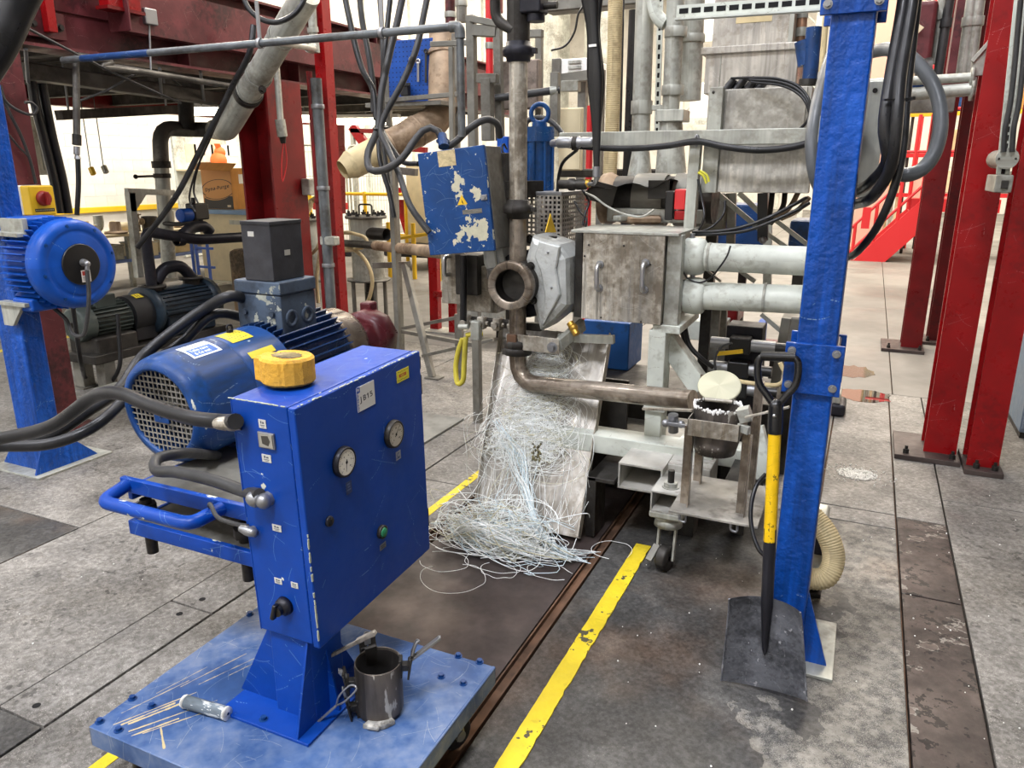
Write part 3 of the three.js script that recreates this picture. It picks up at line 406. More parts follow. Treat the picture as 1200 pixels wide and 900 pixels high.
  const tapeMat = printed(128, 96, (c) => { c.fillStyle = '#c9c9c2'; c.fillRect(0, 0, 128, 96); c.fillStyle = '#54575e'; c.fillRect(30, 16, 24, 30); c.fillRect(62, 24, 34, 22); c.fillRect(22, 58, 80, 10); c.fillRect(34, 76, 60, 8); });
  lab([-1.15,0.856,-1.715], 0.024, 0.026, printed(64, 64, (c) => { c.fillStyle = '#8d93a2'; c.fillRect(0, 0, 64, 64); c.strokeStyle = '#3a4a74'; c.lineWidth = 7; c.beginPath(); c.arc(34, 30, 16, 0.6, 5.2); c.stroke(); c.fillStyle = '#3a4a74'; c.fillRect(10, 46, 40, 8); }));
  lab([-1.15,0.849,-1.48], 0.024, 0.034, printed(64, 96, (c) => { c.fillStyle = '#2a3f74'; c.fillRect(0, 0, 64, 96); c.fillStyle = '#5a6a94'; c.fillRect(12, 12, 34, 14); c.fillRect(20, 34, 26, 12); c.fillRect(8, 58, 44, 10); }));
  { const q = on([-1.145,0.793,-1.389]); sub('lock', [lathe([[0, 0.008], [0.012, 0.008], [0.014, 0.004], [0.014, 0], [0, 0]], q, [1, 0, 0]), bx(W1 + 0.006, W1 + 0.0095, q[1] - 0.007, q[1] + 0.007, q[2] - 0.003, q[2] + 0.003, 0)], M.ironDark); }
  { const q = on([-1.145,0.662,-1.605]); sub('push_button', lathe([[0, 0.016], [0.012, 0.015], [0.014, 0.01], [0.014, 0]], q, [1, 0, 0]), flat(0x1f7a52, 0.4)); sub('button_collar', ring([W1 + 0.005, q[1], q[2]], [1, 0, 0], 0.014, 0.02, 0.011), M.iron); }
  lab([-1.15,0.614,-1.609], 0.03, 0.018, printed(96, 64, (c) => { c.fillStyle = '#5b6270'; c.fillRect(0, 0, 96, 64); c.fillStyle = '#2b3138'; c.fillRect(14, 18, 66, 10); c.fillRect(20, 38, 50, 9); }));
  // left side of the case, facing the camera
  const side = (p) => [p[0], dy(p[1]) , d];
  const sl = (p, w, hh, m) => sub('label', plate([p[0], dy(p[1]) + 0.008, d + 0.001], [0, 0, 1], w, hh), m);
  sl([-1.255,1.065,-1.31], 0.022, 0.022, tapeMat); sl([-1.255,0.976,-1.31], 0.028, 0.02, tapeMat); sl([-1.249,0.789,-1.31], 0.028, 0.018, tapeMat); sl([-1.266,0.634,-1.31], 0.024, 0.016, tapeMat); sl([-1.213,0.635,-1.31], 0.022, 0.016, tapeMat);
  { const q = [-1.245,1.031,-1.3]; sub('socket_plate', [bx(q[0] - 0.026, q[0] + 0.024, dy(q[1]) - 0.019, dy(q[1]) + 0.022, d - 0.001, d + 0.006, 0.002)], M.zinc); sub('socket_cover', plate([q[0], dy(q[1]) + 0.002, d + 0.0068], [0, 0, 1], 0.04, 0.034, 0.0016), printed(96, 80, (c) => { c.fillStyle = '#9b988e'; c.fillRect(0, 0, 96, 80); c.fillStyle = '#3e3a34'; c.beginPath(); c.moveTo(16, 14); c.lineTo(66, 8); c.lineTo(80, 40); c.lineTo(64, 70); c.lineTo(20, 60); c.fill(); })); }
  { const q = side([-1.253,0.573,-1.31]); sub('switch_collar', lathe([[0, 0.022], [0.016, 0.022], [0.018, 0.016], [0.024, 0.012], [0.026, 0], [0, 0]], q, [0, 0, 1]), M.ironDark); sub('switch_handle', [bar([q[0] - 0.002, q[1] + 0.02, d + 0.03], [q[0] - 0.012, q[1] - 0.022, d + 0.036], 0.012, 0.018, [0, 0, 1], 0.004), cyl([q[0], q[1], d + 0.02], [q[0], q[1], d + 0.034], 0.014)], M.black); }
  { const q = side([-1.325,1.064,-1.31]); sub('hose_union', [cyl([q[0], q[1], d], [q[0] - 0.02, q[1], d + 0.012], 0.017), lathe([[0.012, 0], [0.018, 0.004], [0.018, 0.02], [0.014, 0.024], [0.018, 0.03], [0.016, 0.05], [0.012, 0.06]], [q[0] - 0.008, q[1], d + 0.008], [-1, -0.08, 0.12], 10)], M.steel); }
  { const q = side([-1.266,0.875,-1.31]); sub('elbow_fitting', [ball([q[0], q[1], d + 0.016], 0.02), cyl([q[0], q[1], d], [q[0], q[1], d + 0.014], 0.02, 0.018, 8), lathe([[0.012, 0], [0.02, 0.004], [0.02, 0.02], [0.016, 0.03], [0.012, 0.034]], [q[0] - 0.01, q[1], d + 0.018], [-1, 0.18, 0.15], 8)], M.zinc); }
  { const q = side([-1.327,0.777,-1.31]); sub('cable_fitting', [lathe([[0, -0.02], [0.01, -0.018], [0.013, -0.005], [0.013, 0.01], [0.008, 0.03]], [q[0], q[1], d + 0.014], [-1, 0.15, 0.1], 10), cyl([q[0], q[1], d], [q[0], q[1], d + 0.016], 0.01)], M.zinc); }
  // flaked paint along the edges
  const fl = []; const chipAt = (x, y, z, a, b, c) => fl.push(bx(x - a, x + a, y - b, y + b, z - c, z + c, 0));
  for (let i = 0; i < 46; i++) { const y = -0.3 + Math.pow(rnd(), 1.2) * 0.3; chipAt(W1 - 0.0005 - rnd() * 0.001, y, d + 0.0036, 0.0012, rr(0.002, 0.008), rr(0.001, 0.003)); }
  for (let i = 0; i < 60; i++) chipAt(W0 + rr(0, 0.17), h + 0.0002, d - 0.0005 - rnd() * 0.003, rr(0.002, 0.007), 0.0008, 0.0012);
  for (let i = 0; i < 70; i++) chipAt(W1 - rr(0, 0.006), h + 0.001, rr(-d, d), 0.0015, 0.0008, rr(0.001, 0.006));
  sub('paint_chips', fl, flat(0xb4bba6, 0.6)).userData.kind = 'stuff';
  settle(t);
}
{ // foam ring on the cabinet
  const c = [-1.295,1.13,-1.446], o = [], hh = 0.068, n = 56;
  for (let i = 0; i < n; i++) { const a = i / n * 6.283; let k = 0.064 * (1 + rr(-0.02, 0.02)); if (a > 2.95 && a < 3.6) k *= 1.14 + rr(-0.06, 0.06); if (a > 2.6 && a < 2.9) k *= 0.8; o.push([Math.cos(a) * k, Math.sin(a) * k * 0.92]); }
  const t = thing('foam_block', 'worn yellow foam disc lying on top of the blue cabinet', 'foam block');
  part(t, 'foam_disc', polyY(o, 0.5 * hh, hh - 0.012, 0.006).translate(c[0] + 0.003, 1.126 + hh / 2 - 0.004, c[2] + 0.0), M.foam);
  part(t, 'dirty_top', polyY(o.map(([x, z]) => [x * 0.62 + rr(-0.003, 0.003) + 0.006, z * 0.5 + rr(-0.003, 0.003)]), 0, 0.001).translate(c[0], 1.126 + hh + 0.0035, c[2]), worn(0x8f7f56, { vary: 0.5, dirt: 0.5, rough: 0.9, shift: 7, step: 4, tile: 0.3 }));
  settle(t);
}
{ // paint roller sleeve on the platform
  const a = [-1.578,0.218,-1.243], b = [-1.438,0.218,-1.255];
  const t = thing('paint_roller', 'short grey tube with white ends lying on the blue cart platform', 'roller');
  part(t, 'sleeve', lathe([[0.014, 0], [0.0175, 0.001], [0.018, 0.004], [0.018, V(a).distanceTo(V(b)) - 0.004], [0.0175, V(a).distanceTo(V(b))], [0.014, V(a).distanceTo(V(b))]], a, V(b).sub(V(a)), 24), worn(0x667077, { vary: 0.5, chip: 0.25, chipCol: 0xb9bcba, rough: 0.7, tile: 0.25, shift: 3 }));
  const d = V(b).sub(V(a)).normalize();
  for (const [p, s] of [[a, -1], [b, 1]]) part(t, 'end_cap', lathe([[0, 0], [0.017, 0], [0.019, 0.004 ], [0.0185, 0.011], [0.004, 0.012]], V(p).addScaledVector(d, -0.005), d, 18), worn(0xd6d4cb, { vary: 0.3, dirt: 0.2, rough: 0.7, tile: 0.2, step: 4 }));
  settle(t);
}
{ // steel pot with toggle clamps
  const t = thing('clamp_pot', 'open dirty steel pot with four toggle clamps on the blue cart platform', 'pot');
  const c = [-1.075, 0.2, -1.46], r = 0.064, H = 0.158;
  part(t, 'body', lathe([[0.02, 0.004], [r - 0.004, 0.004], [r - 0.004, H], [r - 0.002, H + 0.003], [r, H], [r, 0.014], [r - 0.012, 0.002], [0.02, 0]], c, [0, 1, 0], 40), M.pot);
  part(t, 'dark_inside', lathe([[0.0, 0.02], [r - 0.0045, 0.02], [r - 0.0045, H - 0.006]], c, [0, 1, 0], 40), new THREE.MeshStandardMaterial({ color: 0x191614, roughness: 0.75, side: THREE.DoubleSide }));  // near-black lining, darker than the outer wall
  part(t, 'plastic_residue', [polyY([[0, 0], [0.03, 0.006], [0.05, 0.022], [0.062, 0.045], [0.05, 0.05], [0.03, 0.03], [0.004, 0.018]], 0, 0.012, 0.003).translate(c[0] + 0.002, 0.214, c[2] + 0.078), bar([c[0] + 0.01, 0.209, c[2] + 0.078], [c[0] + 0.045, 0.209, c[2] + 0.07], 0.012, 0.012, [0, 1, 0], 0.004)], worn(0xa6a49d, { vary: 0.4, dirt: 0.2, rough: 0.6, tile: 0.2, step: 4 }));
  const clamp = (ang, y, open, loopDir) => {
    const o = [c[0] + Math.cos(ang) * r, c[1] + y, c[2] + Math.sin(ang) * r], u = V([Math.cos(ang), 0, Math.sin(ang)]), w = V([-Math.sin(ang), 0, Math.cos(ang)]);
    const at = (a, b, s = 0) => V(o).addScaledVector(u, a * 1.45).add(new THREE.Vector3(0, b * 1.3, 0)).addScaledVector(w, s * 1.5);
    const cl = part(t, 'toggle_clamp', [bar(at(-0.004, -0.008), at(0.016, -0.008), 0.022, 0.02, [0, 1, 0]), bar(at(-0.002, -0.03), at(-0.002, 0.012), 0.034, 0.009, u), bar(at(0.012, -0.03, 0.009), at(0.02, 0.02, 0.009), 0.006, 0.022, w), bar(at(0.012, -0.03, -0.009), at(0.02, 0.02, -0.009), 0.006, 0.022, w), cyl(at(0.014, 0.0, -0.014), at(0.014, 0.0, 0.014), 0.004), cyl(at(0.02, 0.02, -0.013), at(0.02, 0.02, 0.013), 0.004)], M.iron);
    const e = at(0.018 + open[0], 0.012 + open[1]);
    part(cl, 'lever', [bar(at(0.016, 0.006), e, 0.018, 0.008, u), cyl(e, e.clone().addScaledVector(u, 0.002), 0.006)], M.zinc);
    const f = at(loopDir[0], loopDir[1]);
    part(cl, 'wire_loop', [hose([at(0.02, 0.02, -0.008), f.clone().addScaledVector(w, -0.006), f.clone().addScaledVector(u, 0.006), f.clone().addScaledVector(w, 0.006), at(0.02, 0.02, 0.008)], 0.0038, 30, 6)], M.zinc);
  };
  clamp(-0.5, 0.15, [0.055, 0.045], [0.03, 0.05]);
  clamp(-2.5, 0.15, [0.0, 0.02], [0.02, 0.03]);
  // long lever of the far left clamp, lying over the rim
  part(t, 'lever', [bar([-1.231,0.342,-1.42], [-1.07,0.456,-1.45], 0.012, 0.01, [0, 1, 0], 0.002), bar([-1.124,0.42,-1.437], [-1.07,0.456,-1.45], 0.018, 0.014, [0, 1, 0], 0.004), tor([-1.231,0.345,-1.42], [0, 1, 0.3], 0.007, 0.003)], M.steel);
  clamp(2.55, 0.11, [0.01, 0.012], [0.02, 0.02]);
  part(t, 'wire_loop', [bar([-1.206,0.198,-1.34], [-1.154,0.254,-1.37], 0.008, 0.006, [0, 1, 0], 0.002), hose([[-1.154,0.254,-1.37], [-1.14,0.291,-1.37], [-1.11,0.323,-1.385], [-1.093,0.32,-1.385], [-1.124,0.278,-1.37], [-1.154,0.254,-1.37]], 0.0028, 30, 6)], M.zinc);
  clamp(2.4, 0.04, [0.005, 0.03], [0.012, -0.01]);
  settle(t);
}

// ---------------------------------------------------------------- pump drive unit beside the cabinet
function patch(a, dir, R, a0, a1, l0, l1, t = 0.001) {   // sticker bent round a cylinder; angle 0 is up, + towards the camera's right
  const up = new THREE.Vector3(0, 1, 0), z = V(dir).normalize(), y = up.clone().addScaledVector(z, -up.dot(z)).normalize(), x = z.clone().cross(y).multiplyScalar(1);
  const n = 8, pos = [], uv = [], idx = [];
  for (let i = 0; i <= n; i++) { const q = (a0 + (a1 - a0) * i / n) * Math.PI / 180; for (const [l, v] of [[l0, 0], [l1, 1]]) { const p = V(a).addScaledVector(z, l).addScaledVector(y, Math.cos(q) * (R + t)).addScaledVector(x, Math.sin(q) * (R + t)); pos.push(p.x, p.y, p.z); uv.push(v, 1 - i / n); } }
  for (let i = 0; i < n; i++) { const k = i * 2; idx.push(k, k + 2, k + 1, k + 1, k + 2, k + 3); }
  const g = new THREE.BufferGeometry(); g.setAttribute('position', new THREE.Float32BufferAttribute(pos, 3)); g.setAttribute('uv', new THREE.Float32BufferAttribute(uv, 2)); g.setIndex(idx); g.computeVertexNormals(); g.userData.uv = 1; return g;
}
const both = (m) => { m.side = THREE.DoubleSide; return m; };
function finBody(a, dir, R, l0, l1, fin, n, from = 0, to = 360) {   // ribbed motor housing
  const z = V(dir).normalize(), y = new THREE.Vector3(0, 1, 0).addScaledVector(z, -z.y).normalize(), x = z.clone().cross(y), out = [];
  for (let i = 0; i < n; i++) { const q = (from + (to - from) * i / n) * Math.PI / 180, r = y.clone().multiplyScalar(Math.cos(q)).addScaledVector(x, Math.sin(q)); const c = V(a).addScaledVector(r, R + fin / 2 - 0.004); out.push(bar(c.clone().addScaledVector(z, l0), c.clone().addScaledVector(z, l1), 0.005, fin, r, 0)); }
  return out;
}
{
  const t = thing('pump_drive_unit', 'large dark blue electric motor with gridded fan cover and maroon pump head behind the cabinet', 'motor');
  const A = V([-2.01, 0.888, -1.64]), D = V([0.005, 0.04, -1]).normalize(), at = (l) => A.clone().addScaledVector(D, l);
  const mo = part(t, 'motor_cowl', lathe([[0.139, 0.012], [0.141, 0], [0.15, -0.004], [0.168, 0.004], [0.182, 0.03], [0.188, 0.07], [0.189, 0.24], [0.1905, 0.243], [0.1905, 0.25], [0.189, 0.253], [0.187, 0.45], [0.17, 0.46], [0.05, 0.46]], A, D, 56), M.blueMotor);
  const bars = [], k = 0.0196;
  for (let i = -6; i <= 6; i++) { const c = i * k + (i % 1), L = Math.sqrt(Math.max(0, 0.142 * 0.142 - c * c)); bars.push(bx(c - 0.0024, c + 0.0024, -L, L, -0.003, 0, 0)); bars.push(bx(-L, L, c - 0.0024, c + 0.0024, -0.0025, 0.0005, 0)); }
  const gm = basis(A, at(-1)).setPosition(at(0.006)); 
  part(mo, 'fan_grille', bars.map((g) => g.applyMatrix4(gm)), worn(0x8f8c84, { vary: 0.3, dirt: 0.2, rough: 0.5, metal: 0.5, step: 4 }));
  part(mo, 'grille_boss', [bx(-0.034, 0.03, -0.036, 0.014, -0.003, 0.004, 0.002).applyMatrix4(gm), ball([0, -0.012, 0.005], 0.006, 8).applyMatrix4(gm)], M.blueMotor);
  { const fm = basis(A, at(-1)).setPosition(at(0.07)), fan = [cyl([0, 0, -0.05], [0, 0, 0.02], 0.03, 0.03, 16).applyMatrix4(fm)]; for (let i = 0; i < 9; i++) fan.push(bx(0.025, 0.12, -0.002, 0.002, -0.045, 0.0, 0).rotateZ(i * 0.698).applyMatrix4(fm)); part(mo, 'fan', fan, M.greyFrame); part(mo, 'bearing_shield', cyl(at(0.2), at(0.21), 0.18, 0.18, 40), M.blueMotor); }
  part(mo, 'yellow_sticker', patch(A, D, 0.189, -2, 24, 0.27, 0.37), both(printed(256, 128, (c) => { c.fillStyle = '#c9b829'; c.fillRect(0, 0, 256, 128); c.fillStyle = '#5f5c30'; for (let i = 0; i < 26; i++) c.fillRect(12 + (i * 61 % 230), 12 + (i * 29 % 100), 16, 6); })));
  part(mo, 'yellow_tape', patch(A, D, 0.189, 42, 50, 0.28, 0.4), both(flat(0xd2c12a, 0.5)));
  part(mo, 'white_label', patch(A, D, 0.1885, 2, 28, 0.09, 0.21), both(printed(256, 160, (c) => { c.fillStyle = '#d5d9df'; c.fillRect(0, 0, 256, 160); c.fillStyle = '#2c5aa0'; c.fillRect(20, 62, 216, 84); c.fillStyle = '#d5d9df'; c.font = 'bold 34px sans-serif'; c.fillText('Take care', 40, 98); c.fillText('& Co out', 46, 134); c.fillStyle = '#333'; c.fillRect(110, 18, 12, 26); c.fillRect(134, 18, 12, 26); })));
  part(mo, 'lifting_eye', [cyl(at(0.33).add(V([0, 0.18, 0])), at(0.33).add(V([0, 0.2, 0])), 0.012), tor(at(0.33).add(V([0, 0.206, 0])), [1, 0, 0.3], 0.01, 0.004)], M.ironDark);
  part(t, 'motor_frame', [cyl(at(0.44), at(0.82), 0.165, 0.165, 40), finBody(A, D, 0.165, 0.46, 0.8, 0.03, 40)], M.navy);
  part(t, 'terminal_box', [bx(-2.13, -1.918, 1.02, 1.2, -2.335, -2.14, 0.006), bx(-2.135, -1.912, 1.2, 1.25, -2.34, -2.135, 0.008), [-2.09, -1.96].map((x) => cyl([x, 1.13, -2.14], [x, 1.13, -2.128], 0.012, 0.012, 6)), [[1.11, -2.19], [1.11, -2.28]].map(([y, z]) => ring([-1.916, y, z], [1, 0, 0], 0.02, 0.033, 0.01))], worn(0x44505f, { vary: 0.3, dirt: 0.3, dirtCol: 0x23272e, chip: 0.1, chipCol: 0x8f9186, rough: 0.5 }));
  const bb = part(t, 'black_box', [bx(-2.077, -1.94, 1.25, 1.462, -2.31, -2.14, 0.004), bx(-2.079, -1.938, 1.452, 1.466, -2.312, -2.138, 0.003)], worn(0x303033, { vary: 0.3, dust: 0.12, dustCol: 0x77756f, rough: 0.55, tile: 0.5 }));
  part(bb, 'small_label', plate([-2.03, 1.42, -2.1385], [0, 0, 1], 0.028, 0.018), flat(0xb9b7ae));
  part(bb, 'side_label', plate([-1.9385, 1.35, -2.22], [1, 0, 0], 0.03, 0.02), flat(0x9c9a90));
  part(t, 'coupling_ring', lathe([[0.1, 0.8], [0.165, 0.8], [0.172, 0.82], [0.16, 0.86], [0.158, 0.92], [0.14, 0.96], [0.06, 0.97]], A, D, 44), M.pipeBrown);
  part(t, 'pump_head', [lathe([[0.05, 0.95], [0.05, 1.0], [0.1, 1.0], [0.125, 1.02], [0.132, 1.06], [0.122, 1.12], [0.09, 1.15], [0, 1.155]], A.clone().add(V([0.06, 0.0, 0])), D, 9), bx(-1.99, -1.93, 0.99, 1.085, -2.77, -2.71, 0.012)], worn(0x4f1a20, { vary: 0.3, dirt: 0.2, scr: 0.3, scrCol: 0x8f7a78, rough: 0.35, shift: 9 }));
  // sub-frame that carries the motor, welded to the cabinet side
  part(t, 'base_plate', bx(-1.995, -1.36, 0.69, 0.7, -2.5, -1.47, 0.003), M.greyFrame);
  part(t, 'front_beam', bx(-2.0, -1.352, 0.69, 0.737, -1.475, -1.455, 0.004), M.blue); part(t, 'side_beam', bx(-2.0, -1.98, 0.655, 0.70, -2.5, -1.475, 0.004), M.blue); part(t, 'tie_beam', bx(-1.46, -1.352, 0.62, 0.735, -1.9, -1.86, 0.004), M.blue);
  part(t, 'stud_frame', [bx(-1.985, -1.475, 0.55, 0.597, -1.47, -1.45, 0.004), bx(-1.985, -1.965, 0.55, 0.597, -2.3, -1.46, 0.004), bx(-1.5, -1.475, 0.55, 0.597, -2.3, -1.46, 0.004)], M.blue);
  const h0 = [-1.904,0.74,-1.4], h1 = [-1.605,0.714,-1.4];
  part(t, 'handle', [elbows([[-1.975, 0.715, -1.465], [-1.955, 0.705, -1.355], [-1.6, 0.705, -1.355], [-1.585, 0.715, -1.465]], 0.02, 0.035)], M.blue);
  part(t, 'stud_plate', bx(-1.97, -1.49, 0.585, 0.595, -2.3, -1.465, 0.002), M.greyFrame);
  for (const [x, z] of [[-1.955, -1.5], [-1.555, -1.5], [-1.955, -2.2], [-1.555, -2.2]]) part(t, 'stud', [cyl([x, 0.47, z], [x, 0.655, z], 0.018, 0.018, 16), cyl([x, 0.612, z], [x, 0.64, z], 0.032, 0.032, 6), cyl([x, 0.545, z], [x, 0.572, z], 0.03, 0.03, 6)], M.iron);
  for (const z of [-1.9, -2.3]) part(t, 'motor_foot', bx(-2.12, -1.88, 0.698, 0.76, z - 0.03, z + 0.03, 0.004), M.navy);
  settle(t);
}
// hoses of the cart
solo('air_hose', 'thick black hose from the left edge curving into the union on the cabinet side', 'hose', hose([[-2.458,0.832,-1.244], [-2.32,0.86,-1.316], [-2.135,0.913,-1.361], [-1.963,1.019,-1.394], [-1.849,1.043,-1.385], [-1.696,1.033,-1.361], [-1.523,1.031,-1.336], [-1.411,1.038,-1.333], [-1.308,1.072,-1.272]], 0.0195, 60, 12), M.rubber, 'black hoses lying beside the motor');
solo('power_cable', 'black cable running behind the motor up to its terminal box', 'cable', hose([[-2.673,0.775,-1.356], [-2.469,0.792,-1.398], [-2.305,0.824,-1.449], [-2.263,0.883,-1.579], [-2.286,0.914,-1.715], [-2.342,0.985,-1.861], [-2.295,1.064,-1.964], [-2.214,1.144,-2.061], [-2.11,1.195,-2.091], [-2.13, 1.14, -2.24]], 0.021, 70, 12), M.rubber);
solo('control_cable', 'lowest of the black cables drooping at the left edge beside the motor', 'cable', hose([[-2.564,0.794,-1.298], [-2.418,0.802,-1.368], [-2.271,0.81,-1.438], [-2.202,0.841,-1.525], [-2.219,0.884,-1.657], [-2.299,0.957,-1.838], [-2.297,1.021,-2.019], [-2.2,1.12,-2.094], [-2.13, 1.06, -2.26]], 0.019, 60, 12), M.rubber);
solo('coolant_hose', 'grey hose looping from under the motor to the elbow on the cabinet', 'hose', hose([[-1.9, 0.72, -1.75], [-1.787,0.833,-1.496], [-1.797,0.837,-1.435], [-1.755,0.825,-1.394], [-1.666,0.839,-1.382], [-1.492,0.856,-1.353], [-1.368,0.859,-1.331], [-1.274,0.882,-1.29]], 0.0165, 60, 12), M.cable);
solo('sensor_cable', 'thin grey cable drooping from the blue handle to the cabinet fitting', 'cable', hose([[-1.64, 0.7, -1.46], [-1.536,0.768,-1.374], [-1.486,0.754,-1.347], [-1.414,0.755,-1.335], [-1.342,0.774,-1.31]], 0.006, 24, 8), M.cable);

// ---------------------------------------------------------------- left post, hung motor and vacuum pump
{
  const t = thing('support_post', 'blue square steel post at the left edge standing on skirted foot', 'post');
  part(t, 'column', bx(-4.235, -4.03, 0.01, 2.6, -2.62, -2.5, 0.012), M.bluePost);
  part(t, 'base_plate', bx(-4.4, -3.97, 0, 0.012, -2.87, -2.41, 0.002), M.galv);
  part(t, 'skirt', polyX([[2.43, 0.012], [2.81, 0.012], [2.62, 0.2], [2.5, 0.2]], -4.018, 0.012), M.bluePost);
  part(t, 'skirt', polyZ([[-4.39, 0.012], [-4.018, 0.012], [-4.03, 0.2], [-4.235, 0.2]], -2.49, 0.01), M.bluePost);
  settle(t);
}
{
  const t = thing('hung_motor', 'round bright blue motor with black centre plate bracketed to the left post', 'motor');
  const A = V([-3.72, 1.166, -2.67]), D = V([-1, 0, 0.0]), R = 0.232;
  part(t, 'end_cover', lathe([[0.02, -0.012], [0.098, -0.012], [0.1, -0.006], [0.15, -0.004], [0.158, 0.004], [0.178, 0.004], [0.186, -0.002], [0.212, 0.002], [0.228, 0.02], [0.232, 0.05], [0.232, 0.09], [0.2, 0.1]], A, D, 52), M.blueBright);
  part(t, 'housing', [cyl(A.clone().addScaledVector(D, 0.08), A.clone().addScaledVector(D, 0.3), 0.2, 0.2, 40), finBody(A, D, 0.2, 0.1, 0.29, 0.045, 44), bx(-4.03, -3.9, 1.31, 1.41, -2.72, -2.5, 0.02), bx(-4.02, -3.86, 0.93, 1.0, -2.62, -2.47, 0.015)], M.blueBright);
  const cp = part(t, 'centre_plate', lathe([[0, -0.018], [0.1, -0.017], [0.107, -0.013], [0.107, -0.006]], A, D, 36), M.black);
  part(cp, 'cable_gland', [cyl([-3.702, 1.175, -2.675], [-3.675, 1.178, -2.675], 0.02, 0.014), ball([-3.67, 1.17, -2.675], 0.016), cyl([-3.67, 1.17, -2.675], [-3.672, 1.135, -2.67], 0.011)], M.zinc);
  part(cp, 'warning_tag', plate([-3.6995, 1.105, -2.68], [1, 0, 0.05], 0.05, 0.062), printed(96, 112, (c) => { c.fillStyle = '#d8d2cb'; c.fillRect(0, 0, 96, 112); c.fillStyle = '#a5352e'; c.fillRect(10, 10, 76, 40); c.fillStyle = '#555'; for (let i = 0; i < 5; i++) c.fillRect(12, 60 + i * 9, 66, 4); }));
  for (let i = 0; i < 8; i++) { const q = i * 0.785 + 0.2; part(t, 'bolt', bolt([-3.722, 1.166 + Math.cos(q) * 0.2, -2.67 + Math.sin(q) * 0.2], [1, 0, 0], 0.007, 0.008), M.blueMotor); }
  part(t, 'bracket', [bar([-4.03, 1.36, -2.5], [-3.88, 1.36, -2.52], 0.03, 0.09, [0, 1, 0]), bar([-4.1, 1.33, -2.48], [-3.86, 1.325, -2.48], 0.05, 0.02, [0, 1, 0])], M.galv); part(t, 'bracket', [bar([-4.1, 0.97, -2.47], [-3.88, 0.97, -2.47], 0.05, 0.02, [0, 1, 0]), polyZ([[-4.1, 0.97], [-3.92, 0.97], [-4.03, 0.85], [-4.1, 0.85]], -2.46, 0.02)], M.galv);
  part(t, 'flex_cable', hose([[-3.672, 1.14, -2.67], [-3.66,1.014,-2.65], [-3.68,0.88,-2.632], [-3.72,0.795,-2.623], [-3.78,0.796,-2.613], [-3.85,0.865,-2.636], [-3.95, 0.97, -2.6]], 0.011, 40, 8), M.cable);
  settle(t);
}
{
  const t = thing('isolator_switch', 'yellow isolator box with round red knob on the maroon column', 'switch');
  const c = [-4.42,1.467,-3.005];
  part(t, 'back_box', bx(-4.6, -4.5, c[1] - 0.085, c[1] + 0.085, c[2] - 0.075, c[2] + 0.08, 0.008), M.white);
  part(t, 'cover', bx(-4.5, -4.42, c[1] - 0.085, c[1] + 0.085, c[2] - 0.075, c[2] + 0.08, 0.01), M.yellowPaint);
  part(t, 'knob', [lathe([[0, 0.03], [0.03, 0.03], [0.04, 0.022], [0.044, 0]], [-4.42, c[1] + 0.012, c[2]], [1, 0, 0]), bx(-4.395, -4.37, c[1] - 0.026, c[1] + 0.05, c[2] - 0.009, c[2] + 0.009, 0.004)], flat(0x8c1f1c, 0.4));
  part(t, 'legend', plate([-4.419, c[1] - 0.055, c[2]], [1, 0, 0], 0.12, 0.018), printed(192, 32, (c2) => { c2.fillStyle = '#1b1b1b'; c2.fillRect(0, 0, 192, 32); c2.fillStyle = '#9a9470'; for (let i = 0; i < 9; i++) c2.fillRect(8 + i * 20, 10, 13, 12); }));
  settle(t);
}
{
  const t = thing('maroon_column', 'dirty maroon steel column beside the left blue post', 'column');
  part(t, 'column', ibeam([-4.71, 0.012, -3.03], [-4.71, 2.345, -3.03], 0.22, 0.2, [1, 0, 0], 0.014, 0.01), M.maroon);
  part(t, 'base_plate', bx(-4.9, -4.5, 0, 0.014, -3.22, -2.84, 0.002), M.maroon);
  settle(t);
  const w = (pts, r, l) => solo('column_cable', l, 'cable', hose(pts, r, 40, 6), M.cable, 'cables on the maroon column');
  w([[-4.57,2.103,-2.963], [-4.57,1.99,-2.981], [-4.57,1.828,-3.037], [-4.57,1.684,-3.067], [-4.57,1.561,-3.077]], 0.009, 'grey cable bent down the face of the maroon column');
  w([[-4.57,1.849,-2.955], [-4.57,1.77,-3.011], [-4.57,1.709,-3.061], [-4.57,1.611,-3.07]], 0.006, 'short thin cable low on the face of the maroon column');
  solo('sagging_cable', 'thin grey cable sagging from the left edge to a hook', 'cable', hose([[-4.4,2.101,-2.833], [-4.4,2.008,-2.866], [-4.4,1.959,-2.934], [-4.4,1.945,-3.01], [-4.4,1.979,-3.042], [-4.4,2.009,-3.012], [-4.4,2.007,-2.977]], 0.009, 40, 6), M.cable);
}
